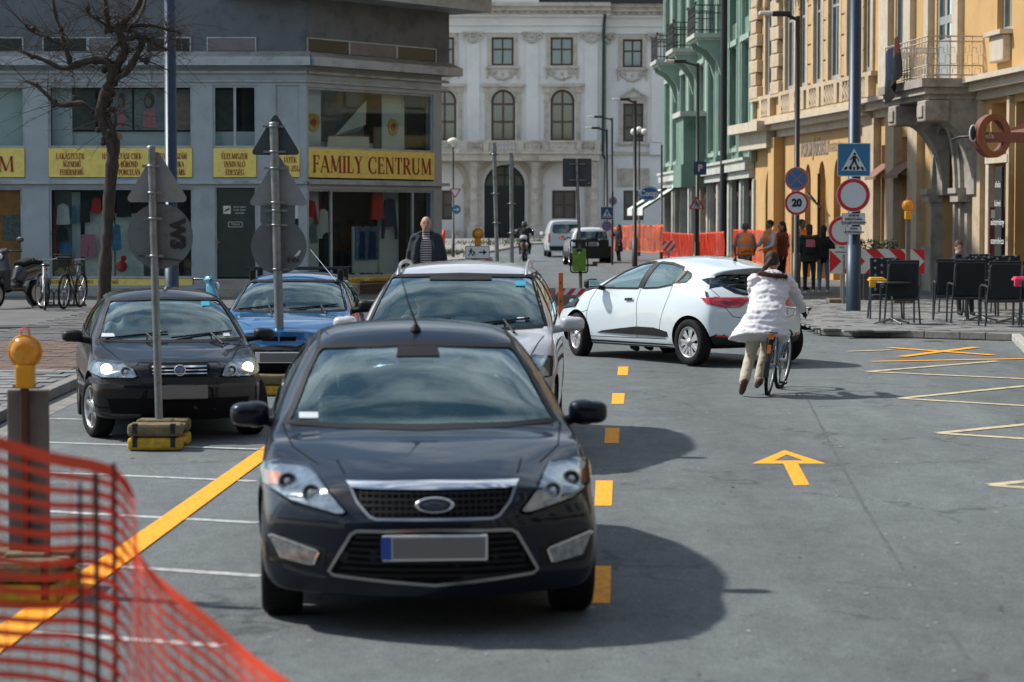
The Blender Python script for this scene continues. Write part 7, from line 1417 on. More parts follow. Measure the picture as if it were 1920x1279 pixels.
PU['det']=[('patch','grille','F',_pg,'seam',.006,False),('mb','grille_bars',_b1,'chrome'),('mb','badge',_lg,'chrome'),('mb','badge_face',_lg2,'badge_face_blue'),('head',[(-.775,.61),(-.785,.65),(-.76,.705),(-.72,.725),(-.50,.715),(-.42,.675),(-.385,.60),(-.42,.585),(-.70,.585)],[(-.655,.655,.062,True),(-.485,.645,.05,False)],None,True),('patch','lower_grille','F',[(-.62,.26),(-.66,.40),(-.3,.42),(.3,.42),(.66,.40),(.62,.26),(.3,.24),(-.3,.24)],'seam',.003,False),('rib','bumper_line','F',[(-.80,.55),(-.3,.565),(.3,.565),(.80,.55)],'black_plastic',.05,.006,False,False),('seams',[('T',[(-.52,.4),(-.62,.8),(-.68,1.1)],True),('F',[(-.39,.70),(-.36,.725),(.36,.725),(.39,.70)],False),('S',[(1.2,.3),(1.14,.6),(1.2,.84)],True),('S',[(2.3,.3),(2.3,.9)],True),('S',[(3.1,.85),(3.0,.55),(2.85,.3)],True)]),('rib','side_moulding','S',[(1.3,.50),(2.9,.52)],'black_plastic',.045,.012,False,True),('rib','door_handle','S',[(2.0,.80),(2.16,.805)],'paint_black',.03,.02,False,True),('plate',.02,.46,.44,.10,False,'dark'),('wipers',[(-.62,-.02),(.0,.60)]),('patch','windscreen_sticker','F',[(-.66,.925),(-.53,.925),(-.54,.955),(-.65,.955)],'sticker',.004,False,2),('patch','windscreen_sticker','F',[(.52,.92),(.58,.92),(.57,.96),(.51,.96)],'sticker',.004,False,2),('patch','windscreen_sticker','F',[(.35,1.20),(.43,1.20),(.43,1.24),(.35,1.24)],'sticker_blue',.004,False,2)]
punto,_P=build_car(PU,'hatchback_car','black hatchback with lit headlights and alloy wheels turning out beside the kerb',(-3.22,23.0,gz(23)),R(12.5),None)
SW=dict(L=3.75,W=1.59,fa=.72,wb=2.365,track=1.36,wr=.275,rr=.18,tw=.165,wstyle='cover',nsp=7,paint='paint_blue',cowl=1.15,cabend=3.05,fade=.9,top=[(0,.72),(.1,.755),(.5,.83),(1.15,.905),(1.35,1.02),(1.6,1.17),(1.85,1.27),(2.3,1.34),(2.8,1.345),(3.3,1.29),(3.75,1.2)],belt=[(0,.66),(.3,.72),(1.0,.84),(2.5,.88),(3.75,.86)],wmax=[(0,.74),(.3,.78),(.9,.795),(3.3,.795),(3.75,.74)],wbelt=[(0,.67),(.4,.72),(1.15,.74),(3,.74),(3.75,.65)],wtop=[(0,.52),(.6,.60),(1.15,.69),(1.85,.57),(2.4,.55),(3.3,.53),(3.75,.50)],bot=[(0,.20),(.4,.18),(3.3,.18),(3.75,.3)],nose=[(.18,.04),(.3,-.03),(.52,-.03),(.56,.03),(.75,.05),(.9,.08)],tail=[(.3,.05),(.6,0),(.9,.06),(1.3,.3)],bul=.24,bulr=.2,ws=[(-.68,.915),(-.63,1.05),(-.575,1.19),(-.545,1.235),(-.52,1.245),(0,1.255),(.52,1.245),(.545,1.235),(.575,1.19),(.63,1.05),(.68,.915),(.4,.9),(-.4,.9)],wsin=.85,sw=[[(1.45,.91),(1.7,1.08),(2.0,1.24),(2.2,1.26),(2.25,.92)],[(2.33,.92),(2.3,1.26),(2.8,1.26),(3.2,1.16),(3.1,.95)]],rw=[(-.5,.95),(-.46,1.2),(.46,1.2),(.5,.95)],rwin=.3,mirror=(.92,1.42,.955,.115,.075),mirror_mat='black_plastic',mid=.5,seat=1.15,seatz=.36,two_tone=lambda c:c.z<.56 and(c.y<.55 or c.y>3.2),sglass='side_glass')
_rk=MB()
for y in(2.15,2.95):
 _rk.bbox(-.62,.62,y-.02,y+.02,1.375,1.40,.006)
 for sg in(-1,1):_rk.bbox(sg*.54-.035,sg*.54+.035,y-.05,y+.05,1.24,1.385,.015)
SW['det']=[('patch','grille','F',[(-.20,.655),(.20,.655),(.19,.605),(-.19,.605)],'seam',.004,False),('rib','grille_divider','F',[(0,.60),(0,.66)],'paint_blue',.02,.01,False,False),('head',[(-.72,.62),(-.71,.71),(-.44,.715),(-.40,.62),(-.42,.60),(-.70,.60)],[(-.56,.66,.045,False)],[(-.715,.68),(-.66,.69),(-.66,.62),(-.715,.62)],False),('mb','roof_bars',_rk,'black_plastic'),('plate',0,.42,.5,.1,False,'plain'),('wipers',[(-.6,-.05),(.0,.58)]),('patch','lower_grille','F',[(-.4,.25),(-.42,.35),(.42,.35),(.4,.25)],'seam',.003,False),('seams',[('T',[(-.56,.2),(-.66,.7),(-.68,1.1)],True),('S',[(1.3,.3),(1.26,.6),(1.3,.84)],True),('S',[(2.3,.3),(2.3,.9)],True)])]
swift,_P=build_car(SW,'hatchback_car','bright blue small hatchback with black roof bars and two people inside',(-2.66,28.3,gz(28.3)),R(-.5),None)
_h,_=_P.hit('T',.5,1.95);_a=MB();_h=_h-Vector((0,SW['fa'],0));_a.tube([_h,_h+Vector((-.34,.3,.38))],[.006,.004],5);_a.build('aerial','chrome',swift)
SU=dict(L=4.4,W=1.80,fa=.85,wb=2.6,track=1.55,wr=.33,rr=.21,tw=.21,wstyle='alloy',nsp=5,paint='paint_silver',cowl=1.1,cabend=3.8,top=[(0,.86),(.1,.90),(.5,.99),(1.1,1.075),(1.3,1.19),(1.65,1.39),(1.95,1.515),(2.4,1.595),(3.0,1.61),(3.8,1.56),(4.4,1.48)],belt=[(0,.78),(.3,.84),(1.1,1.0),(2.5,1.06),(4.4,1.08)],wmax=[(0,.84),(.3,.88),(.9,.90),(3.9,.90),(4.4,.84)],wbelt=[(0,.76),(.4,.82),(1.1,.85),(3.5,.85),(4.4,.76)],wtop=[(0,.56),(.6,.68),(1.1,.79),(1.95,.665),(2.6,.64),(3.8,.62),(4.4,.6)],bot=[(0,.24),(.4,.2),(3.9,.2),(4.4,.3)],nose=[(.2,.06),(.35,0),(.6,0),(.8,.06),(1.0,.1)],tail=[(.3,.04),(.7,0),(1.0,.03),(1.5,.25)],bul=.38,bulr=.25,ws=[(-.79,1.09),(-.75,1.2),(-.69,1.36),(-.645,1.475),(-.62,1.49),(0,1.505),(.62,1.49),(.645,1.475),(.69,1.36),(.75,1.2),(.79,1.09),(.4,1.07),(-.4,1.07)],wsin=1.0,sw=[[(1.45,1.08),(1.75,1.3),(2.1,1.48),(2.3,1.50),(2.35,1.1)],[(2.45,1.1),(2.4,1.5),(3.2,1.5),(3.25,1.12)],[(3.35,1.13),(3.3,1.49),(3.9,1.44),(4.0,1.2)]],rw=[(-.55,1.1),(-.5,1.45),(.5,1.45),(.55,1.1)],rwin=.3,mirror=(1.01,1.5,1.10,.108,.066),mid=.5,seat=1.25,seatz=.55)
_rl={}
SU['det']=[('patch','grille','F',[(-.4,.83),(.4,.83),(.36,.7),(-.36,.7)],'seam',.004,False),('head',[(-.84,.72),(-.84,.86),(-.7,.88),(-.45,.84),(-.42,.74),(-.45,.72)],[(-.68,.8,.05,False)],None,False),('patch','lower_grille','F',[(-.6,.3),(-.62,.48),(.62,.48),(.6,.3)],'seam',.003,False),('plate',0,.55,.5,.1,False,'eu'),('wipers',[(-.65,-.05),(.0,.64)]),('patch','windscreen_sticker','F',[(.50,1.41),(.585,1.41),(.585,1.45),(.50,1.45)],'sticker_blue',.004,False,2),('patch','windscreen_sticker','F',[(.52,1.13),(.60,1.13),(.59,1.16),(.53,1.16)],'sticker',.004,False,2),('patch','windscreen_shade','F',[(-.28,1.46),(-.28,1.49),(.28,1.49),(.28,1.46)],'black_plastic',.004,False,2),('seams',[('T',[(-.64,.3),(-.72,.8),(-.77,1.05)],True),('S',[(1.25,.35),(1.2,.6),(1.28,.98)],True),('S',[(2.4,.35),(2.4,1.08)],True),('S',[(3.3,1.1),(3.25,.7),(3.1,.4)],True)]),('rib','door_handle','S',[(2.15,.93),(2.32,.935)],'paint_silver',.035,.02,False,True),('rib','door_handle','S',[(3.05,.95),(3.2,.955)],'paint_silver',.035,.02,False,True)]
suv,_P=build_car(SU,'people_carrier','silver people carrier with roof rails right behind the dark saloon',(-.50,20.8,gz(20.8)),R(-2.2),None);suv.scale=(1,1,1.055)
for sg in(-1,1):
 m=MB();pts=[]
 for i,y in enumerate([2.05,2.1,2.2,2.35,2.6,3.0,3.4,3.7,3.82,3.88]):
  h,n=_P.hit('T',sg*.585,y);pts.append(h+Vector((0,-SU['fa'],[0,.025,.04,.048,.05,.05,.05,.042,.03,0][i])))
 m.tube(pts,.016,8);m.build('roof_rail','dull_chrome' if False else 'alloy',suv)
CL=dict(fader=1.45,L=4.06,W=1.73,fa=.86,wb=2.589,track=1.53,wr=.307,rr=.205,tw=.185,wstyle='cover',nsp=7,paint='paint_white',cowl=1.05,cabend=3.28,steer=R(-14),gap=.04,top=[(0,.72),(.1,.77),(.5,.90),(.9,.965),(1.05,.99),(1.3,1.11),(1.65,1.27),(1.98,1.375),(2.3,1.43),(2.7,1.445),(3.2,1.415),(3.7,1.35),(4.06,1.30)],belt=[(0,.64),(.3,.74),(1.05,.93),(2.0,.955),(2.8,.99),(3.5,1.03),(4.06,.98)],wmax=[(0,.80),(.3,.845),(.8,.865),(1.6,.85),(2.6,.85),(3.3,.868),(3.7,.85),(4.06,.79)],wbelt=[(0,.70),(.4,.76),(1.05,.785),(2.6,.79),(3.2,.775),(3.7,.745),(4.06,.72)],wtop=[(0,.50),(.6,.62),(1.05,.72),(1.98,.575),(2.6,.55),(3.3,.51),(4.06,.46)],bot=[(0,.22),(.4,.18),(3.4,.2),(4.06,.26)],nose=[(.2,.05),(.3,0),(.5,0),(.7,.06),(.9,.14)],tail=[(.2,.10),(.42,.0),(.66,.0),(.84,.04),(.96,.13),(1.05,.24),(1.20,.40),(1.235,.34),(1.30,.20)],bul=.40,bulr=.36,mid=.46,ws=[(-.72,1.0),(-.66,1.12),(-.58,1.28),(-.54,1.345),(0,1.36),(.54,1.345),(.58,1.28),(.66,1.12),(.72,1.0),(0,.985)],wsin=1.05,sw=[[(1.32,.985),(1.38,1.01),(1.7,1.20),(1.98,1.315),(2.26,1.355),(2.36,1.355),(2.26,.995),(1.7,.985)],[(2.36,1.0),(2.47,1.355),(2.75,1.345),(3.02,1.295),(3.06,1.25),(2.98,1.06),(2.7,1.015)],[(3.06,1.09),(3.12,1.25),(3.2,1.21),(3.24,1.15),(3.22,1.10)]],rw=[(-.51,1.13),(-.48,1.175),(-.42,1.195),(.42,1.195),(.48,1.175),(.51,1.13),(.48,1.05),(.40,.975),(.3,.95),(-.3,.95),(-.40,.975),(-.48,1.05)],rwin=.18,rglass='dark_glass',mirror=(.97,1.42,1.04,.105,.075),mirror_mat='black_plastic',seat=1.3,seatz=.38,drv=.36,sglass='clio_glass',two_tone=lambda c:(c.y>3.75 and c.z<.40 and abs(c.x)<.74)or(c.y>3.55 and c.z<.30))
CL['det']=[('head',[(-.82,.70),(-.8,.80),(-.6,.84),(-.45,.74),(-.5,.68),(-.7,.66)],[(-.66,.75,.05,False)],None,False),('patch','grille','F',[(-.4,.66),(.4,.66),(.36,.56),(-.36,.56)],'black_plastic',.004,False),('plate',0,.40,.52,.11,False,'eu'),('plate',0,.62,.5,.1,True,'eu'),('patch','tail_lamp','B',[(.36,.80),(.37,.845),(.48,.89),(.66,.915),(.685,.90),(.68,.80),(.62,.775),(.42,.775)],'lamp_red',.012,True,10),('patch','tail_lamp_side','S',[(3.60,.915),(3.98,.905),(3.98,.80),(3.86,.79),(3.72,.83)],'lamp_red',.012,True,6),('patch','rear_quarter_glass','S',[(3.44,1.135),(3.66,1.20),(3.80,1.20),(3.84,1.06),(3.62,1.07)],'dark_glass',.008,True,6),('patch','reversing_lamp','B',[(.47,.815),(.50,.85),(.60,.865),(.62,.835),(.56,.81)],'lamp_red_deep',.018,True,4),('patch','rear_reflector','B',[(.56,.385),(.70,.395),(.70,.415),(.56,.41)],'lamp_red',.012,True,2),('patch','sill_guard','S',[(1.38,.36),(1.5,.39),(1.9,.435),(2.3,.475),(2.7,.475),(3.0,.43),(3.02,.37),(2.95,.355)],'black_plastic',.008,True,5),('rib','sill','S',[(1.2,.23),(3.1,.24)],'black_plastic',.05,.004,False,True),('patch','door_pillar','S',[(2.27,1.0),(2.37,1.355),(2.46,1.355),(2.35,1.0)],'black_plastic',.005,True,4),('patch','door_pillar','S',[(2.99,1.07),(3.05,1.25),(3.12,1.26),(3.06,1.09)],'black_plastic',.005,True,4),('rib','door_handle','S',[(2.02,.835),(2.20,.845)],'black_plastic',.034,.022,False,True),('seams',[('S',[(1.16,.32),(1.13,.6),(1.18,.80),(1.28,.97)],True),('S',[(2.30,.32),(2.31,.6),(2.28,.8),(2.32,.99)],True),('S',[(3.0,1.06),(2.98,.9),(2.86,.6),(2.80,.36)],True),('S',[(.95,.62),(1.14,.66)],True),('B',[(.66,1.05),(.60,.9),(.58,.78),(.5,.66),(.3,.62),(0,.62)],True),('S',[(1.2,.30),(2.98,.33)],True)]),('rib','number_plate_recess','B',[(-.3,.68),(.3,.68)],'chrome',.02,.01,False,False),('wipers',[])]
clio,_P=build_car(CL,'hatchback_car','white hatchback with grey wheel covers turning away across the road',(1.64,34.9,gz(34.9)),R(212.5),None);clio.scale=(1.02,1.03,1)
_h,_=_P.hit('T',0,3.35);_a=MB();_h=_h-Vector((0,CL['fa'],0));_a.lathe([(.03,0),(.02,.03),(.006,.05)],10,0,Matrix.Translation(_h));_a.tube([_h+Vector((0,0,.04)),_h+Vector((0,.06,.10))],.008,5);_a.build('aerial','black_plastic',clio)
_w=MB();_P.ribbon('B',[(.0,.97),(.3,1.06)],.02,.02,mb=_w);_w.build('rear_wiper','black_plastic',clio,(0,-CL['fa'],0),fix=False)
VN=dict(L=4.9,W=1.93,fa=.9,wb=3.2,track=1.66,wr=.33,rr=.21,tw=.215,wstyle='cover',nsp=6,paint='paint_white_van',cowl=1.0,cabend=4.5,cab=False,top=[(0,.95),(.5,1.1),(1.0,1.2),(1.7,1.75),(2.2,1.88),(3.5,1.9),(4.9,1.86)],belt=[(0,.8),(1,1.05),(3,1.12),(4.9,1.12)],wmax=[(0,.9),(.4,.96),(4.5,.965),(4.9,.93)],wbelt=[(0,.8),(1,.92),(4.9,.90)],wtop=[(0,.6),(1,.84),(2,.74),(4.9,.76)],bot=[(0,.25),(4.9,.28)],nose=[(.2,.05),(.5,0),(1,.1)],tail=[(.3,0),(1.0,0),(1.9,.12)],bul=.35,bulr=.08,mirror=(1.1,1.5,1.2,.12,.12),mirror_mat='black_plastic')
VN['det']=[('patch','rear_window','B',[(-.72,1.28),(-.68,1.6),(-.6,1.66),(.6,1.66),(.68,1.6),(.72,1.28),(.6,1.2),(-.6,1.2)],'dark_glass',.01,False),('patch','tail_lamp','B',[(.83,.75),(.83,1.2),(.9,1.2),(.93,.75)],'lamp_red',.012,True),('plate',-.25,.8,.5,.11,True,'plain'),('rib','bumper','B',[(-.9,.45),(.9,.45)],'black_plastic',.22,.012,False,False),('seams',[('B',[(-.84,.58),(.84,.58)],False),('B',[(0,.58),(0,1.2)],False)])]
_o=gp(1057,483)
build_car(VN,'delivery_van','white van with black rear window driving off towards the pale palace',(_o.x,_o.y+4.1,gz(_o.y+4)),R(182),None)
mat('paint_dark',(.01,.012,.014),.35,.1,coat=.8)
DK=dict(L=4.1,W=1.80,fa=.8,wb=2.5,track=1.56,wr=.34,rr=.21,tw=.24,wstyle='alloy',nsp=5,paint='paint_silver',cowl=1.0,cabend=3.8,cab=False,top=[(0,.9),(1.0,1.08),(1.7,1.5),(2.2,1.6),(3.2,1.6),(4.1,1.54)],belt=[(0,.8),(1,1.0),(4.1,1.06)],wmax=[(0,.84),(.4,.9),(3.8,.9),(4.1,.87)],wbelt=[(0,.76),(1,.84),(4.1,.82)],wtop=[(0,.6),(1,.8),(2,.66),(4.1,.64)],bot=[(0,.25),(4.1,.3)],nose=[(.2,.05),(.5,0),(1,.1)],tail=[(.3,0),(.9,.02),(1.6,.35)],bul=.35,bulr=.16,mirror=(1.02,1.4,1.15,.11,.09),mirror_mat='black_plastic',two_tone=lambda c:(c.y>3.55 and c.z<1.1 and abs(c.x)<.80)or c.z<.55)
DK['det']=[('patch','rear_window','B',[(-.66,1.12),(-.6,1.42),(.6,1.42),(.66,1.12)],'dark_glass',.01,False),('patch','tail_lamp','B',[(.70,.82),(.70,1.12),(.79,1.12),(.84,.82)],'lamp_white',.012,True),('plate',0,.9,.5,.11,True,'plain'),('patch','side_window','S',[(1.5,1.1),(2.0,1.42),(3.7,1.42),(3.8,1.12)],'dark_glass',.006,True)]
_o=gp(1100,499)
build_car(DK,'off_road_car','small silver and black car seen from behind beyond the green litter bin',(_o.x,_o.y+3.3,gz(_o.y+3)),R(184),None)
# ================================================================ PEOPLE
mat('skin',(.42,.24,.17),.6,var=.08,vscale=9);mat('skin_dark',(.20,.11,.075),.6);mat('hair_brown',(.028,.014,.009),.7,bump=.8,bscale=90);mat('hair_black',(.010,.008,.008),.7,bump=.8,bscale=90);mat('hair_grey',(.10,.095,.09),.8,bump=.6,bscale=90);mat('hair_red',(.06,.016,.012),.7,bump=.8,bscale=80)
mat('jacket_white',(.64,.63,.67),.75,var=.10,vscale=9,bump=.35,bscale=16,sheen=.2);mat('trousers_cream',(.46,.42,.33),.9,var=.1,vscale=12,bump=.4,bscale=14);mat('shoe_brown',(.09,.028,.014),.6);mat('shoe_white',(.5,.5,.5),.6);mat('cloth_black',(.010,.011,.013),.9,bump=.4,bscale=18);mat('cloth_navy',(.012,.018,.03),.85,bump=.4,bscale=16);mat('parka_green',(.014,.022,.018),.92,bump=.4,bscale=14);mat('jeans',(.10,.17,.23),.9,var=.2,vscale=10);mat('vest_orange',(1.0,.24,.02),.7,var=.08,vscale=8,bump=.3,bscale=14);mat('reflective',(.33,.34,.36),.4);mat('backpack_pink',(.42,.12,.16),.8,bump=.3,bscale=30);mat('brown_coat',(.22,.055,.03),.9,bump=.3,bscale=14);mat('tee_white',(.5,.53,.55),.85);mat('fur',(.09,.04,.022),.95,var=.4,vscale=40,bump=1,bscale=60);mat('beige_cloth',(.26,.23,.19),.9);mat('helmet',(.012,.013,.015),.15,coat=1);mat('lips',(.25,.08,.07),.6);mat('eye',(.02,.015,.012),.3)
def striped():
 m=mat('shirt_striped',(.3,.29,.3),.9);t=m.node_tree;c=t.nodes.new('ShaderNodeTexCoord');s=t.nodes.new('ShaderNodeSeparateXYZ');k=t.nodes.new('ShaderNodeMath');k.operation='MULTIPLY';k.inputs[1].default_value=1/.034
 f=t.nodes.new('ShaderNodeMath');f.operation='FRACT';g=t.nodes.new('ShaderNodeMath');g.operation='GREATER_THAN';g.inputs[1].default_value=.55;x=t.nodes.new('ShaderNodeMix');x.data_type='RGBA';x.inputs['A'].default_value=(.06,.055,.06,1);x.inputs['B'].default_value=(.40,.38,.39,1)
 l=t.links.new;l(c.outputs['Object'],s.inputs[0]);l(s.outputs['Z'],k.inputs[0]);l(k.outputs[0],f.inputs[0]);l(f.outputs[0],g.inputs[0]);l(g.outputs[0],x.inputs['Factor']);l(x.outputs['Result'],t.nodes['Principled BSDF'].inputs['Base Color'])
striped()
V3=Vector
class Fig:
 def __init__(s):s.mb=MB();s.pr=[]
 def limb(s,pts,rs,zone,lat=None,dep=1.0,n=12):
  P=[V3(p)for p in pts];rs=list(rs)
  for i in range(len(P)-1):s.pr.append((P[i],P[i+1],rs[i],rs[i+1],zone))
  if lat is None:s.mb.tube(P,rs,n);
  else:
   lat=V3(lat).normalized();vs=[];N=len(P)
   for i,p in enumerate(P):
    d=(P[min(i+1,N-1)]-P[max(i-1,0)]).normalized();b=d.cross(lat).normalized()
    for k in range(n+4):t=2*PI*k/(n+4);vs.append(p+lat*math.cos(t)*rs[i]+b*math.sin(t)*rs[i]*dep)
   m=n+4;s.mb.add(vs,[(i*m+k,(i+1)*m+k,(i+1)*m+(k+1)%m,i*m+(k+1)%m)for i in range(N-1)for k in range(m)]+[tuple(range(m)),tuple(reversed(range((N-1)*m,N*m)))])
  if lat is None:
   for p,r in zip(P,rs):s.mb.ball(p,r*.99,0,10)
  return s
 def blob(s,c,r,zone,mt=None):
  s.mb.ball(c,r,0,14,mt=mt);rr=sum(r)/3 if isinstance(r,(tuple,list))else r;c=(mt@V3(c))if mt else V3(c);s.pr.append((c,c+V3((0,0,1e-4)),rr,rr,zone));return s
 def build(s,name,mats,parent,vox=.02,smooth=4,wrinkle=0,ws=9,wz=1.0,over=None,seed=0):
  me=s.mb.mesh(name,mats);bm=bmesh.new();bm.from_mesh(me);bmesh.ops.recalc_face_normals(bm,faces=bm.faces[:]);bm.to_mesh(me);bm.free()
  o=bpy.data.objects.new(name,me);COL.objects.link(o);m=o.modifiers.new('r','REMESH');m.mode='VOXEL';m.voxel_size=vox;m=o.modifiers.new('s','SMOOTH');m.factor=.5;m.iterations=smooth
  dg=bpy.context.evaluated_depsgraph_get();me2=bpy.data.meshes.new_from_object(o.evaluated_get(dg));o.modifiers.clear();o.data=me2;o.parent=parent;bpy.data.meshes.remove(me)
  if wrinkle:
   me2.update();nn=[v.normal.copy()for v in me2.vertices]
   for v,n in zip(me2.vertices,nn):
    c=v.co;w_=noise.noise(V3((c.x*ws,c.y*ws,c.z*ws*wz+seed)))*.6+noise.noise(V3((c.x*ws*2.1,c.y*ws*2.1,c.z*ws*2.1*wz+seed)))*.4;v.co=c+n*(w_*wrinkle)
  if len(mats)>1:
   pr=s.pr
   for p in me2.polygons:
    c=p.center;best=None;bd=1e9
    for(a,b,ra,rb,z)in pr:
     ab=b-a;t=max(0,min(1,(c-a).dot(ab)/max(ab.length_squared,1e-9)));d=(c-a-ab*t).length-(ra+(rb-ra)*t)
     if d<bd:bd=d;best=z
    if over:best=over(c,best)
    p.material_index=best
  for p in me2.polygons:p.use_smooth=True
  return o
def hand(f,wrist,dirv,lat,zone,s=1.0,curl=.5):
 w_=V3(wrist);d=V3(dirv).normalized();l=V3(lat).normalized();n=d.cross(l).normalized();palm=w_+d*.07*s
 f.limb([w_,palm],[.024*s,.030*s],zone,l,.55)
 for k,(o,L_)in enumerate(((-.028,.068),(-.010,.078),(.010,.074),(.027,.060))):
  b=palm+l*o*s+d*.015*s;m=b+d*L_*.45*s+n*curl*.018*s;e=m+(d*(1-curl)+n*curl*1.3).normalized()*L_*.5*s;f.limb([b,m,e],[.0095*s,.009*s,.0075*s],zone,n=6)
 b=w_+l*-.022*s+d*.02*s;m=b-l*.028*s+d*.03*s;f.limb([b,m,m+d*.028*s+n*.01],[.011*s,.010*s,.008*s],zone,n=6)
def J(**k):
 j=dict(pel=(0,0,.96),wa=(0,.0,1.10),ch=(0,.0,1.30),nk=(0,.01,1.47),hd=(0,-.015,1.62),sl=(.17,.0,1.41),sr=(-.17,.0,1.41),el=(.24,.02,1.13),er=(-.24,.02,1.13),wl=(.26,-.08,.88),wr=(-.26,-.08,.88),hl=(.09,0,.93),hr=(-.09,0,.93),kl=(.10,-.02,.50),kr=(-.10,-.02,.50),al=(.11,.03,.09),ar=(-.11,.03,.09),tl=(.13,-.14,.035),tr=(-.13,-.14,.035));j.update(k);return{a:V3(b)for a,b in j.items()}
def head(f,j,zone,face=(0,-1,0),r=1.0):
 c=j['hd'];fd=V3(face).normalized();la=fd.cross(V3((0,0,1))).normalized();A=Matrix(((la.x,fd.x,0,c.x),(la.y,fd.y,0,c.y),(la.z,fd.z,1,c.z),(0,0,0,1)))
 f.limb([j['nk']-V3((0,0,.03)),c-V3((0,0,.05))],[.06,.055],zone);f.blob((0,-.005,.015),(.076*r,.096*r,.105*r),zone,A);f.blob((0,.035,-.055),(.052*r,.055*r,.055*r),zone,A);f.blob((0,.098*r,-.005),(.014,.022,.026),zone,A)
 for s_ in(-1,1):f.blob((s_*.078*r,-.005,-.005),(.012,.02,.032),zone,A)
 return A
def faceparts(par,A,r=1.0):
 mb=MB()
 for s_ in(-1,1):mb.ball((s_*.031,.082*r,.018),(.012,.008,.008),0,8,mt=A);mb.ball((s_*.033,.084*r,.038),(.02,.008,.005),0,8,mt=A)
 mb.build('eyes','eye',par);mb=MB();mb.ball((0,.083*r,-.055),(.024,.008,.008),0,8,mt=A);mb.build('mouth','lips',par)
def hair(par,A,m,style='short',vox=.015):
 f=Fig();f.blob((0,-.022,.035),(.086,.102,.100),0,A)
 if style=='long':f.limb([A@V3((0,-.05,.0)),A@V3((0,-.075,-.10)),A@V3((0,-.07,-.24))],[.075,.075,.05],0)
 if style=='pony':f.blob((0,-.11,.0),(.035,.035,.035),0,A);f.limb([A@V3((0,-.11,0)),A@V3((-.06,-.13,-.08)),A@V3((-.12,-.12,-.17)),A@V3((-.15,-.10,-.27))],[.032,.034,.028,.012],0)
 if style=='hood':f.limb([A@V3((0,-.03,.02)),A@V3((0,-.05,-.12))],[.115,.12],0)
 return f.build('hair' if style!='hood' else 'hood',[m],par,vox,2,.004,30)
def person(label,loc,rz,j,mats,vox=.022,top_r=1.0,coat=None,face=(0,-1,0),hairm='hair_brown',hstyle='short',shoes=2,group=None,sc_=1.0,legw=1.0,feat=True,handcurl=.4,coatlen=0,legs=True,hands=True):
 """mats: [skin, inner top, trousers, shoes]; coat: material of an outer garment"""
 t=thing('person',label,'person',loc,rz,group);t.scale=(sc_,)*3;f=Fig();lat=(1,0,0);k=top_r
 lt=(j['sl']-j['sr']).normalized()
 f.limb([j['pel']-V3((0,0,.06)),j['pel'],j['wa'],j['ch'],j['ch'].lerp(j['nk'],.55),j['nk']],[.15,.165*k,.145*k,.175*k,.15*k,.06],1,lt,.66)
 for s_,e,w_ in(('sl','el','wl'),('sr','er','wr')):
  f.limb([j[s_],j[e]],[.062*k,.048*k],1);f.limb([j[e],j[w_]],[.046,.030],1 if coat is None or True else 0)
  if hands:hand(f,j[w_],j[w_]-j[e],lt,0,1.0,handcurl)
 if legs:
  for h,kn,a,to in(('hl','kl','al','tl'),('hr','kr','ar','tr')):
   f.limb([j[h],j[kn]],[.092*legw,.062*legw],2);f.limb([j[kn],j[a]],[.060*legw,.045*legw],2);hd_=j[a]-(j[to]-j[a]).normalized()*.05;f.limb([V3((hd_.x,hd_.y,j[a].z-.045)),V3((j[a].x,j[a].y,j[a].z-.04)).lerp(j[to],.5),j[to]],[.040,.042,.034],3)
 A=head(f,j,0,face);b=f.build('body',mats,t,vox,3)
 if feat:faceparts(t,A)
 if hairm:hair(t,A,hairm,hstyle,vox*.7)
 if coat:
  g=Fig();cl=j['pel']-V3((0,0,coatlen));g.limb([cl,j['pel'],j['wa'],j['ch'],j['ch'].lerp(j['nk'],.6),j['nk']-V3((0,0,.02))],[.19*k+coatlen*.12,.19*k,.178*k,.20*k,.17*k,.085],0,lt,.72)
  for s_,e,w_ in(('sl','el','wl'),('sr','er','wr')):g.limb([j[s_],j[e]],[.078*k,.064*k],0);g.limb([j[e],j[e].lerp(j[w_],.9)],[.062,.046],0)
  o=g.build('jacket',[coat],t,vox,3,.012,11,1.5,seed=hash(label)%7 if False else len(label));
 return t,j,A
CX,CY_=(1427-960)/F*27.4,27.4
cj=dict(pel=V3((.05,.02,.90)),wa=V3((.08,.12,1.02)),ch=V3((.13,.25,1.20)),nk=V3((.16,.34,1.37)),hd=V3((.17,.40,1.50)),sl=V3((-.04,.27,1.30)),sr=V3((.32,.30,1.30)),el=V3((-.02,.55,1.13)),er=V3((.45,.50,1.12)),wl=V3((.12,.82,1.00)),wr=V3((.56,.72,.96)),hl=V3((-.04,.02,.88)),hr=V3((.12,.03,.88)),kl=V3((-.10,.10,.48)),kr=V3((.08,.22,.50)),al=V3((-.20,-.16,.19)),ar=V3((.0,.14,.19)),tl=V3((-.22,-.04,.045)),tr=V3((-.01,.29,.10)))
t=thing('person','person in a white quilted coat and cream trousers pushing off on a blue bicycle','person',(CX,CY_,gz(CY_)))
f=Fig();lt=(1,.05,0)
f.limb([cj['pel']-V3((0,0,.06)),cj['pel'],cj['wa'],cj['ch'],cj['nk']],[.15,.17,.15,.17,.07],1,lt,.7)
for a,b,c in(('sl','el','wl'),('sr','er','wr')):f.limb([cj[a],cj[b],cj[c]],[.055,.045,.03],1);hand(f,cj[c],cj[c]-cj[b],(1,-.3,0),4,1.0,.9)
for h,kn,a,to in(('hl','kl','al','tl'),('hr','kr','ar','tr')):
 f.limb([cj[h],cj[h].lerp(cj[kn],.5),cj[kn]],[.11,.092,.068],2);f.limb([cj[kn],cj[kn].lerp(cj[a],.5),cj[a]],[.066,.066,.062],2)
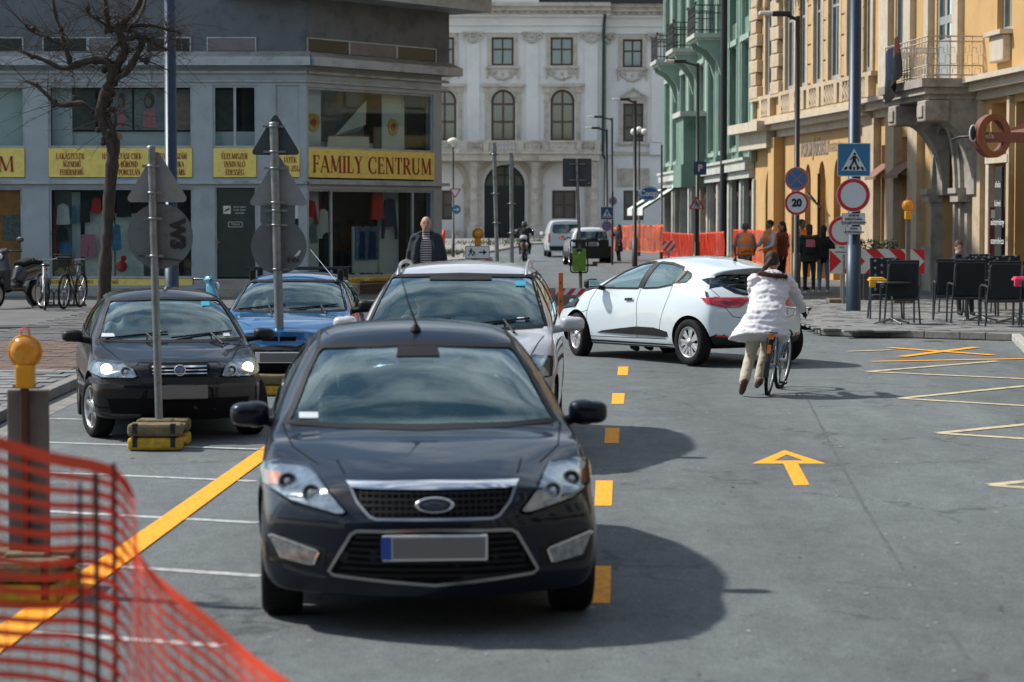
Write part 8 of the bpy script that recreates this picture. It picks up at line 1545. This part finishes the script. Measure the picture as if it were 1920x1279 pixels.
f.limb([cj['al']+V3((0,-.03,-.01)),cj['al']+V3((-.01,.02,-.07)),cj['tl']],[.045,.044,.036],3);f.limb([cj['ar']+V3((0,-.04,-.03)),cj['ar']+V3((0,.04,-.05)),cj['tr']],[.045,.044,.036],3)
A=head(f,cj,0,(.25,1,-.35));f.build('body',['skin','cloth_black','trousers_cream','shoe_brown','cloth_black'],t,.016,3,.006,14,1.6)
hair(t,A,'hair_brown','pony',.012)
g=Fig();g.limb([V3((-.03,-.06,.66)),V3((.02,-.02,.78)),cj['pel']+V3((0,-.01,.02)),cj['wa'],cj['ch'],cj['ch'].lerp(cj['nk'],.6),cj['nk']-V3((0,.0,.03))],[.345,.295,.228,.205,.22,.18,.10],0,lt,.66,20)
g.limb([V3((.26,.0,.68)),V3((.20,.02,.86))],[.075,.12],0)
for a,b,c in(('sl','el','wl'),('sr','er','wr')):g.limb([cj[a],cj[b]],[.085,.070],0);g.limb([cj[b],cj[b].lerp(cj[c],.92)],[.070,.050],0)
g.blob(cj['nk']+V3((-.01,-.10,-.03)),(.15,.09,.09),0)
o=g.build('coat',['jacket_white'],t,.013,2,.0,1)
o.data.update();nn=[v.normal.copy()for v in o.data.vertices]
for v,n in zip(o.data.vertices,nn):
 c=v.co;q=.008*abs(math.sin(c.z*46+.8*noise.noise(c*6)*3+c.x*2));cr_=noise.noise(V3((c.x*9,c.y*9,c.z*19)))*.013+noise.noise(c*24)*.007;v.co=c+n*(q+cr_)
def fur(mb,pts,r,n,seed=1):
 random.seed(seed);q=catmull(pts,8)
 for _ in range(n):
  p=random.choice(q)+V3((random.gauss(0,r*.4),random.gauss(0,r*.4),random.gauss(0,r*.4)));d=V3((random.gauss(0,1),random.gauss(0,1),random.gauss(0,1))).normalized()*r*1.3;w_=d.cross(V3((0,0,1))).normalized()*.004;mb.add([p-w_,p+w_,p+d],[(0,1,2)])
mb=MB();fp=[cj['nk']+V3(v)for v in((-.17,-.02,.0),(-.14,-.11,.015),(-.06,-.165,.0),(.04,-.17,-.01),(.13,-.12,-.02),(.17,-.02,-.06))];mb.tube(catmull(fp,5),.03,8);fur(mb,fp,.035,1500);mb.build('fur_trim','fur',t,fix=False)
j=J(wl=(.25,-.02,.86),wr=(-.25,-.02,.86),el=(.245,.05,1.12),er=(-.245,.05,1.12),sl=(.16,0,1.42),sr=(-.16,0,1.42))
mp_=at(799,405,37.5);t,j,A=person('bald person in an open dark jacket over a striped shirt by the shop',(mp_.x,37.5,.13),0,j,['skin','shirt_striped','cloth_navy','cloth_black'],.018,1.0,None,sc_=1.06,hairm=None)
g=Fig()
for s_ in(-1,1):
 g.limb([V3((s_*.145,-.05,.84)),V3((s_*.15,-.04,1.05)),V3((s_*.14,-.03,1.28)),V3((s_*.10,-.02,1.45))],[.065,.065,.07,.055],0,(1,0,0),1.5)
 a,b,c=('sl','el','wl')if s_>0 else('sr','er','wr');g.limb([j[a],j[b]],[.080,.068],0);g.limb([j[b],j[b].lerp(j[c],.88)],[.066,.052],0)
g.limb([V3((0,.09,.84)),V3((0,.09,1.3)),V3((0,.06,1.46))],[.17,.18,.11],0,(1,0,0),.35);g.limb([V3((-.12,-.03,1.46)),V3((-.07,.07,1.50)),V3((.07,.07,1.50)),V3((.12,-.03,1.46))],[.035,.04,.04,.035],0)
g.build('jacket',['cloth_navy'],t,.018,3,.012,12,1.4)
def on_pave(px,D,z=.13):return((px-960)/F*D,D,z)
j=J(kl=(.10,-.04,.50),al=(.10,.04,.09),kr=(-.10,.06,.50),ar=(-.09,.14,.12))
t,j,A=person('person walking away in a dark green parka with a pink backpack',on_pave(1517,58),PI,j,['skin','cloth_black','cloth_black','shoe_white'],.022,1.05,'parka_green',hairm='hair_brown',hstyle='long',coatlen=.16,sc_=.965,feat=False)
g=Fig();g.limb([V3((0,.20,1.02)),V3((0,.21,1.20)),V3((0,.19,1.36))],[.135,.15,.12],0,(1,0,0),.5);g.build('backpack',['cloth_black','backpack_pink'],t,.015,2,over=None);
g=Fig();g.limb([V3((0,.265,1.17)),V3((0,.265,1.36))],[.125,.11],0,(1,0,0),.3);g.build('backpack_pocket',['backpack_pink'],t,.014,2)
g=Fig();g.limb([V3((-.13,.1,1.44)),V3((-.05,.16,1.42)),V3((.05,.16,1.42)),V3((.13,.1,1.44))],[.04,.05,.05,.04],0);g.build('hood_trim',['fur'],t,.018,2,.008,30)
person('person in a black hooded jacket and light blue jeans walking away beside the parka',on_pave(1544,58.6),PI-.3,J(kl=(.11,-.08,.51),al=(.10,.03,.09)),['skin','cloth_black','jeans','shoe_white'],.022,1.0,'cloth_black',hairm='hair_black',hstyle='long',coatlen=.06,sc_=.95,feat=False)
def vest(t,j,k=1.06,bands=True):
 g=Fig();lt=(j['sl']-j['sr']).normalized();g.limb([j['pel']-V3((0,0,.02)),j['pel'],j['wa'],j['ch'],j['ch'].lerp(j['nk'],.62)],[.205*k,.20*k,.19*k,.205*k,.14*k],0,lt,.74)
 g.limb([j['sl'].lerp(j['nk'],.25),j['sr'].lerp(j['nk'],.25)],[.085,.085],0)
 def over(c,z):return 1 if(abs(c.z-j['wa'].z-.06)<.025 or(abs(abs(c.x)-.115)<.024 and c.z>j['wa'].z+.05))else 0
 o=g.build('vest',['vest_orange','reflective'],t,.016,2,.006,12,over=over);return o
t,j,A=person('road worker in an orange vest seen from behind beyond the white hatchback roof',on_pave(1397,60),PI,J(el=(.27,-.05,1.14),wl=(.24,-.22,.98),er=(-.27,-.05,1.14),wr=(-.24,-.22,.98)),['skin','beige_cloth','cloth_black','cloth_black'],.022,1.08,None,hairm='hair_grey',sc_=.98,feat=False);vest(t,j)
_p=MB();_p.tube([(-.13,.205,1.0),(-.08,.212,1.06),(-.04,.212,1.01),(.0,.212,1.05),(.06,.212,1.01),(.13,.2,.99)],.014,5);_p.build('vest_print','cloth_black',t)
t,j,A=person('road worker turned sideways in an orange vest with short white sleeves',on_pave(1443,60.5),-1.05,J(er=(-.26,-.12,1.14),wr=(-.30,-.36,1.02),el=(.24,-.1,1.12),wl=(.12,-.32,1.02)),['skin_dark','tee_white','cloth_navy','cloth_black'],.022,1.1,None,hairm='hair_black',sc_=1.02);vest(t,j)
t,j,A=person('dark haired person in a reddish brown coat beside the sideways road worker',on_pave(1466,61),-1.2,J(),['skin','brown_coat','cloth_black','cloth_black'],.022,1.0,'brown_coat',hairm='hair_brown',hstyle='long',coatlen=.1,sc_=1.0)
t,j,A=person('road worker half hidden behind the parka and the dark lamp post',on_pave(1503,61.5),.4,J(),['skin_dark','beige_cloth','cloth_navy','cloth_black'],.022,1.05,None,hairm='hair_black',sc_=1.03);vest(t,j)
p=gpt(1160,495);person('person in a long black coat standing by the far lamp post',(p[0],p[1],p[2]),-1.2,J(er=(-.16,-.24,1.24),wr=(-.12,-.42,1.20)),['skin','cloth_black','cloth_black','cloth_black'],.028,1.05,'cloth_black',hairm='hair_brown',hstyle='long',coatlen=.42,sc_=.98)
def seated(**k):
 d=dict(pel=(0,.12,.56),wa=(0,.14,.70),ch=(0,.13,.90),nk=(0,.10,1.07),hd=(0,.06,1.21),sl=(.17,.12,1.01),sr=(-.17,.12,1.01),el=(.22,-.04,.80),er=(-.22,-.04,.80),wl=(.14,-.26,.84),wr=(-.14,-.26,.84),hl=(.09,.08,.54),hr=(-.09,.08,.54),kl=(.12,-.36,.56),kr=(-.12,-.36,.56),al=(.12,-.46,.12),ar=(-.12,-.46,.12),tl=(.12,-.60,.05),tr=(-.12,-.60,.05));d.update(k);return{a:V3(b)for a,b in d.items()}
p=gp(1797,592,.13);person('person with dark reddish hair sitting among the cafe chairs, hand at the forehead',(p.x,p.y,.13),.1,seated(er=(-.2,-.2,.92),wr=(-.06,-.06,1.14),nk=(0,.06,1.12),hd=(0,.0,1.27),ch=(0,.1,.94)),['skin','cloth_navy','cloth_black','cloth_black'],.02,1.0,None,face=(0,-1,-.4),hairm='hair_red',hstyle='short')
def occupant(S,root,x,label,mats,hairm='hair_brown',hst='short',driver=True,dz=0,dy=0,cap=False,face=(0,-1,0),vox=.024):
 sy=S['cowl']+S.get('seat',1.25);wv=inside(root,S,x,sy+dy,S.get('seatz',.42)-.42+dz)
 kw=dict(wl=(.15,-.40,.93),wr=(-.15,-.40,.93),el=(.24,-.16,.80),er=(-.24,-.16,.80))if driver else{}
 kw.update(kl=(.12,-.34,.50),kr=(-.12,-.34,.50),al=(.12,-.60,.22),ar=(-.12,-.60,.22),tl=(.12,-.7,.2),tr=(-.12,-.7,.2))
 t,j,A=person(label,tuple(wv),root.rotation_euler.z,seated(**kw),mats,vox,1.0,None,face=face,hairm=hairm,hstyle=hst,feat=True)
 if cap:mb=MB();mb.ball((0,-.01,.05),(.09,.11,.07),0,14,mt=A);mb.ball((0,.10,.05),(.07,.08,.012),0,12,mt=A);mb.build('cap','cloth_black',t)
 return t
occupant(FD,ford,.36,'driver of the dark saloon with hands at the wheel',['skin','cloth_navy','cloth_black','cloth_black'])
occupant(PU,punto,.34,'driver of the black hatchback in dark clothing',['skin','cloth_black','cloth_black','cloth_black'],dz=.02)
occupant(PU,punto,-.34,'passenger of the black hatchback in a pale top',['skin','tee_white','cloth_black','cloth_black'],driver=False,dz=.02)
occupant(SW,swift,.32,'driver of the blue hatchback with dark hood and sunglasses',['skin','cloth_black','cloth_black','cloth_black'],'hair_black','hood')
occupant(SW,swift,-.34,'passenger of the blue hatchback looking aside in a pale coat',['skin','beige_cloth','cloth_black','cloth_black'],'hair_black','short',driver=False,face=(-.8,-1,0))
occupant(SU,suv,.38,'driver of the silver people carrier',['skin','cloth_navy','cloth_black','cloth_black']);occupant(SU,suv,-.38,'passenger of the silver people carrier in a light top',['skin','beige_cloth','cloth_black','cloth_black'],driver=False)
occupant(CL,clio,.36,'driver of the white hatchback wearing a dark cap',['skin','cloth_black','cloth_black','cloth_black'],cap=True)
# ================================================================ TWO WHEELERS
mat('bike_blue',(.01,.06,.14),.3,.2,coat=.8);mat('bike_white',(.5,.53,.55),.4,coat=.5);mat('bike_black',(.012,.012,.013),.4,coat=.4);mat('spoke',(.45,.46,.47),.3,.9);mat('reflector',(.95,.22,.01),.2,coat=1);mat('basket',(.02,.018,.012),.8);mat('scooter_cyan',(.02,.30,.46),.25,coat=1);mat('scooter_black',(.008,.009,.011),.3,coat=.8)
def bike_wheel(root,c,r,steer=0,name='wheel',pale=False):
 e=bpy.data.objects.new(name,None);COL.objects.link(e);e.parent=root;e.location=c;e.rotation_euler=(0,0,steer)
 mb=MB();mb.tube([(0,r*math.cos(2*PI*k/36),r*math.sin(2*PI*k/36))for k in range(36)],.021,8,closed=True)
 for k in range(48):a=2*PI*k/48;mb.box(-.016,.016,-.009,.009,r+.012,r+.024,0,Matrix.Rotation(a,4,'X'))
 mb.build('tyre','tyre_rubber',e);mb=MB();mb.tube([(0,(r-.028)*math.cos(2*PI*k/36),(r-.028)*math.sin(2*PI*k/36))for k in range(36)],.011,6,closed=True)
 for k in range(20):a=2*PI*k/20;s=.025 if k%2 else-.025;mb.tube([(s,0,0),(0,(r-.03)*math.cos(a),(r-.03)*math.sin(a))],.0016,3,caps=False)
 mb.cyl((-.04,0,0),(.04,0,0),.018,10);mb.build('rim','spoke',e);return e
def bicycle(label,loc,rz,paint,lean=0,steer=0,basket=False,step=True,reflect=False,group=None):
 """rear wheel contact at the origin, front towards +y"""
 t=thing('bicycle',label,'bicycle',loc,rz,group);t.rotation_euler=(0,lean,rz);r=.33;wb_=1.05
 bike_wheel(t,(0,0,r+.02),r);bike_wheel(t,(0,wb_,r+.02),r,steer)
 bb=(0,.42,.30);st=(0,.26,.72);hd1=(0,.86,.86);hd0=(0,.93,.66);ra=(0,0,r+.02);mb=MB()
 for a,b,w_ in((bb,st,.016),(bb,hd0,.019),((0,.40,.42)if step else st,hd1,.016),(hd0,hd1,.02)):mb.cyl(a,b,w_,8)
 for s in(-.05,.05):mb.cyl((s,0,r+.02),(s*.4,.40,.30),.009,6);mb.cyl((s,0,r+.02),(s*.3,.29,.64),.008,6);mb.cyl((s,wb_,r+.02),(s*.7,.94,.62),.012,6)
 mb.cyl((-.05,.94,.62),(.05,.94,.62),.016,6);mb.build('frame',paint,t)
 mb=MB();mb.cyl(st,(0,.22,.86),.013,8);mb.build('seat_post','spoke',t);mb=MB();mb.ball((0,.18,.89),(.085,.09,.035));mb.ball((0,.32,.89),(.03,.12,.026));mb.build('saddle','bike_black',t)
 C_=Matrix.Translation(V3((0,.84,.95)))@Matrix.Rotation(steer,4,'Z');mb=MB();mb.cyl(hd1,C_@V3((0,0,.03)),.013,8);mb.tube([C_@V3(p)for p in((-.30,-.12,.06),(-.24,-.04,.06),(-.10,.03,.03),(.10,.03,.03),(.24,-.04,.06),(.30,-.12,.06))],.012,8);mb.build('handlebar','spoke',t)
 for s in(-1,1):mb=MB();mb.cyl(C_@V3((s*.30,-.12,.06)),C_@V3((s*.31,-.22,.055)),.018,8);mb.tube([C_@V3((s*.27,-.06,.05)),C_@V3((s*.28,-.12,.0)),C_@V3((s*.30,-.19,.015))],.006,5);mb.build('grip','bike_black',t)
 for(cy,a0,a1,st_)in((0,40,200,0),(wb_,50,150,steer)):
  mb=MB();V=[];n=18
  for k in range(n+1):
   a=R(a0+(a1-a0)*k/n);
   for xx,rr in((-.03,r+.034),(0,r+.044),(.03,r+.034)):V.append(Matrix.Translation(V3((0,cy,r+.02)))@Matrix.Rotation(st_,4,'Z')@V3((xx,-rr*math.cos(a+PI/2+0)*-1 if False else rr*math.cos(a),rr*math.sin(a))))
  mb.add(V,[(3*i+q,3*i+q+1,3*i+q+4,3*i+q+3)for i in range(n)for q in(0,1)],0,True);mb.build('mudguard','bike_black',t)
 mb=MB();mb.lathe([(.09,-.004),(.09,.004)],20,0,Matrix.Translation(V3((.06,.42,.30)))@Matrix.Rotation(PI/2,4,'Y'));mb.cyl((.06,.42,.30),(.07,.38,.14),.009,6);mb.cyl((-.06,.42,.30),(-.07,.46,.46),.009,6);mb.box(.07,.16,.34,.42,.125,.15);mb.box(-.16,-.07,.42,.50,.45,.475);mb.build('crankset','bike_black',t)
 if reflect:
  mb=MB();mb.bbox(-.02,.02,-r-.075,-r-.055,.50,.60,.004,0);mb.build('rear_reflector','reflector',t);mb=MB();mb.bbox(-.03,.03,-r-.02,-r+.0,.66,.73,.006);mb.build('tail_lamp','reflector',t)
  mb=MB();mb.tube([(-.06,-.38,.74),(-.06,.25,.76)],.008,6);mb.tube([(.06,-.38,.74),(.06,.25,.76)],.008,6);mb.tube([(-.06,-.38,.74),(.06,-.38,.74)],.008,6);[mb.tube([(s,0,r+.03),(s,-.25,.74)],.006,5)for s in(-.06,.06)];mb.build('luggage_rack','bike_black',t)
 if basket:
  mb=MB()
  for z in(0,.05,.10,.15,.20):k=.12+z*.25;mb.tube([C_@V3((-k,.12,z-.06)),C_@V3((k,.12,z-.06)),C_@V3((k,.12+2*k,z-.06)),C_@V3((-k,.12+2*k,z-.06))],.006,4,closed=True)
  for i in range(9):
   x=-1+2*i/8
   for yy in(0,1):mb.tube([C_@V3((x*.12,.12+yy*.24,-.06)),C_@V3((x*.17,.12+yy*.34,.15))],.004,4)
  mb.bbox(-.12,.12,1.02,1.24,.86,1.05,.02);mb.build('basket','basket',t)
 return t
_r=gpt(1439,741);_f=gpt(1459,729);_a=math.atan2(_f[1]-_r[1],_f[0]-_r[0])-PI/2
bicycle('blue bicycle with orange rear reflector ridden off by the person in white',(_r[0],_r[1],_r[2]),_a,'bike_blue',R(7),R(-7),reflect=True)
def scooter(label,loc,rz,paint):
 """front towards +y, origin midway on the ground"""
 t=thing('motor_scooter',label,'scooter',loc,rz)
 for y in(-.62,.66):
  e=bpy.data.objects.new('wheel',None);COL.objects.link(e);e.parent=t;e.location=(0,y,.25);mb=MB();Rm=Matrix.Rotation(PI/2,4,'Y');mb.lathe([(.16,-.05),(.22,-.06),(.25,-.03),(.255,0),(.25,.03),(.22,.06),(.16,.05)],24,0,Rm,cap=False);mb.build('tyre','tyre_rubber',e);mb=MB();mb.lathe([(.165,-.05),(.15,-.02),(.05,-.02),(.05,.02),(.15,.02),(.165,.05)],20,0,Rm);mb.build('rim','alloy',e)
 g=Fig();g.limb([V3((0,-.85,.72)),V3((0,-.5,.68)),V3((0,-.15,.62)),V3((0,-.05,.45))],[.09,.16,.16,.12],0,(1,0,0),1.1);g.limb([V3((0,-.1,.34)),V3((0,.35,.34))],[.15,.15],0,(1,0,0),.5);g.limb([V3((0,.42,.35)),V3((0,.48,.70)),V3((0,.42,.98))],[.17,.22,.12],0,(1,0,0),.4);g.limb([V3((0,.40,1.0)),V3((0,.44,1.08))],[.13,.11],0,(1,0,0),.7);g.limb([V3((0,.52,.46)),V3((0,.80,.50))],[.08,.06],0,(1,0,0),.5)
 g.build('body',[paint],t,.02,3);g=Fig();g.limb([V3((0,-.80,.84)),V3((0,-.4,.86)),V3((0,-.1,.80))],[.12,.14,.13],0,(1,0,0),.45);g.build('seat',['cloth_black'],t,.02,3)
 mb=MB();mb.tube([(0,.66,.25),(0,.50,.7),(0,.42,1.02)],.03,8);mb.tube([(-.34,.30,1.05),(-.2,.38,1.05),(.2,.38,1.05),(.34,.30,1.05)],.018,8);mb.build('handlebar','bike_black',t)
 for s in(-1,1):mb=MB();mb.tube([(s*.2,.38,1.06),(s*.27,.40,1.16),(s*.33,.40,1.24)],.008,6);mb.build('mirror_stalk','bike_black',t);mb=MB();mb.ball((s*.37,.40,1.26),(.085,.02,.05));o=mb.build('mirror','bike_black',t);mb=MB();mb.ball((s*.37,.385,1.26),(.075,.012,.042));mb.build('mirror_glass','mirror_face',o)
 mb=MB();mb.ball((0,.53,.95),(.08,.04,.06));mb.build('headlight','lamp_white',t);mb=MB();mb.bbox(-.08,.08,-.96,-.90,.66,.72,.01);mb.build('tail_lamp','lamp_red',t);mb=MB();mb.tube([(.14,-.1,.3),(.15,-.75,.36)],[.04,.06],10);mb.build('exhaust','galv',t);mb=MB();mb.tube([(-.05,-.2,.3),(-.22,-.22,.0)],.014,6);mb.build('stand','bike_black',t)
 return t
p=gpt(30,588);scooter('black motor scooter parked at the left edge before the orange shop panel',(p[0],p[1],.13),R(158),'scooter_black').scale=(1.1,1.1,1.1)
p=at(388,411,36);o=scooter('light blue motor scooter parked behind the black hatchback',(p.x-.36,36.0,-.02),R(-62),'scooter_cyan')
for c in list(o.children):
 if c.name.startswith('mirror'):
  for k in list(c.children):bpy.data.objects.remove(k)
  bpy.data.objects.remove(c)
p=gpt(84,594);bicycle('white framed bicycle parked between the scooter and the bicycle rack',(p[0],p[1],.13),R(14),'bike_white',R(2),R(20));p=gpt(150,588);bicycle('dark bicycle with a basket parked in the rack near the tree',(p[0],p[1],.13),R(172),'bike_black',R(-3),0,basket=True)
t=thing('bicycle_rack','low black bicycle rack of spiral hoops before the shop plinth','bicycle rack',tuple(gpt(118,586)));t.location.z=.13;S_=SF(t);mb=MB()
for k in range(7):x=S_.x(92+9.5*k);mb=MB();mb.tube([(x-.03,0,0),(x,.0,.26),(x+.04,.02,.34),(x+.08,.05,.26),(x+.09,.08,0)],.014,6);mb.build('hoop','bike_black',t)
mb=MB();mb.bbox(S_.x(86),S_.x(160),-.03,.0,.0,.04,.005);mb.bbox(S_.x(86),S_.x(160),.1,.13,.0,.04,.005);mb.build('base_rail','bike_black',t)
p=gpt(984,490);sc1=scooter('dark motorcycle ridden away towards the palace',(p[0],p[1],p[2]),R(-4),'scooter_black');sc1.scale=(1.12,)*3;g=Fig()
g.limb([V3((0,-.78,.92)),V3((0,-.72,1.06))],[.17,.13],0,(1,0,0),.6);g.build('top_box',['tee_white'],sc1,.025,2)
j=seated(pel=(0,-.25,.86),wa=(0,-.22,1.0),ch=(0,-.14,1.2),nk=(0,-.06,1.36),hd=(0,-.02,1.50),sl=(.19,-.12,1.31),sr=(-.19,-.12,1.31),el=(.32,.06,1.14),er=(-.32,.06,1.14),wl=(.30,.28,1.07),wr=(-.30,.28,1.07),hl=(.1,-.2,.86),hr=(-.1,-.2,.86),kl=(.22,.12,.66),kr=(-.22,.12,.66),al=(.2,.0,.36),ar=(-.2,.0,.36),tl=(.2,.12,.33),tr=(-.2,.12,.33))
t,j,A=person('person in black clothes and helmet riding the dark motorcycle away',(p[0],p[1],p[2]),R(-4),j,['cloth_black']*4,.028,1.1,'cloth_black',face=(0,1,0),hairm=None,feat=False);t.scale=(1.12,)*3;mb=MB();mb.ball((0,0,.02),(.125,.14,.13),0,16,mt=A);mb.build('helmet','helmet',t)
# ================================================================ unseen houses added to darken what the car bodies mirror
mat('reflected_house_dark',(.075,.075,.075),.85,var=.2,vscale=2);mat('reflected_house_tan',(.28,.26,.22),.85,var=.15,vscale=1)
def add_reflected_house(label,x0,y0,x1,y1,H,m,depth=10):
 root=building('reflected_house',label,(x0,y0,0));Wl=Wall((x0,y0),(x1,y1),root);n=int(Wl.L/3.4);b=Wl.L/n;hs=[(i*b+1.0,i*b+b-1.0,z,z+1.9)for i in range(n)for z in(1.2,4.6,8.0,11.4,14.6)if z+2.2<H]
 Wl.face('wall',m,0,Wl.L,-.3,H,hs,0,.3);Wl.part('inner_wall','window_dark',lambda mb:Wl.box(mb,0,Wl.L,.22,.3,-.3,H));Wl.part('roof','roof_dark',lambda mb:Wl.box(mb,-.3,Wl.L+.3,-.5,depth,H,H+.5));Wl.part('cornice','cream_pale',lambda mb:Wl.box(mb,0,Wl.L,-.3,0,H-.6,H-.01));Wl.part('side_wall',m,lambda mb:(Wl.box(mb,0,.3,.31,depth,-.3,H),Wl.box(mb,Wl.L-.3,Wl.L,.31,depth,-.3,H)))
add_reflected_house('unseen dark house added behind the viewer to darken car reflections',30,-18,-34,-18,13.5,'reflected_house_dark')
add_reflected_house('unseen house added along the right of the street for car reflections',14.2,40,16.5,-18,13,'reflected_house_tan')
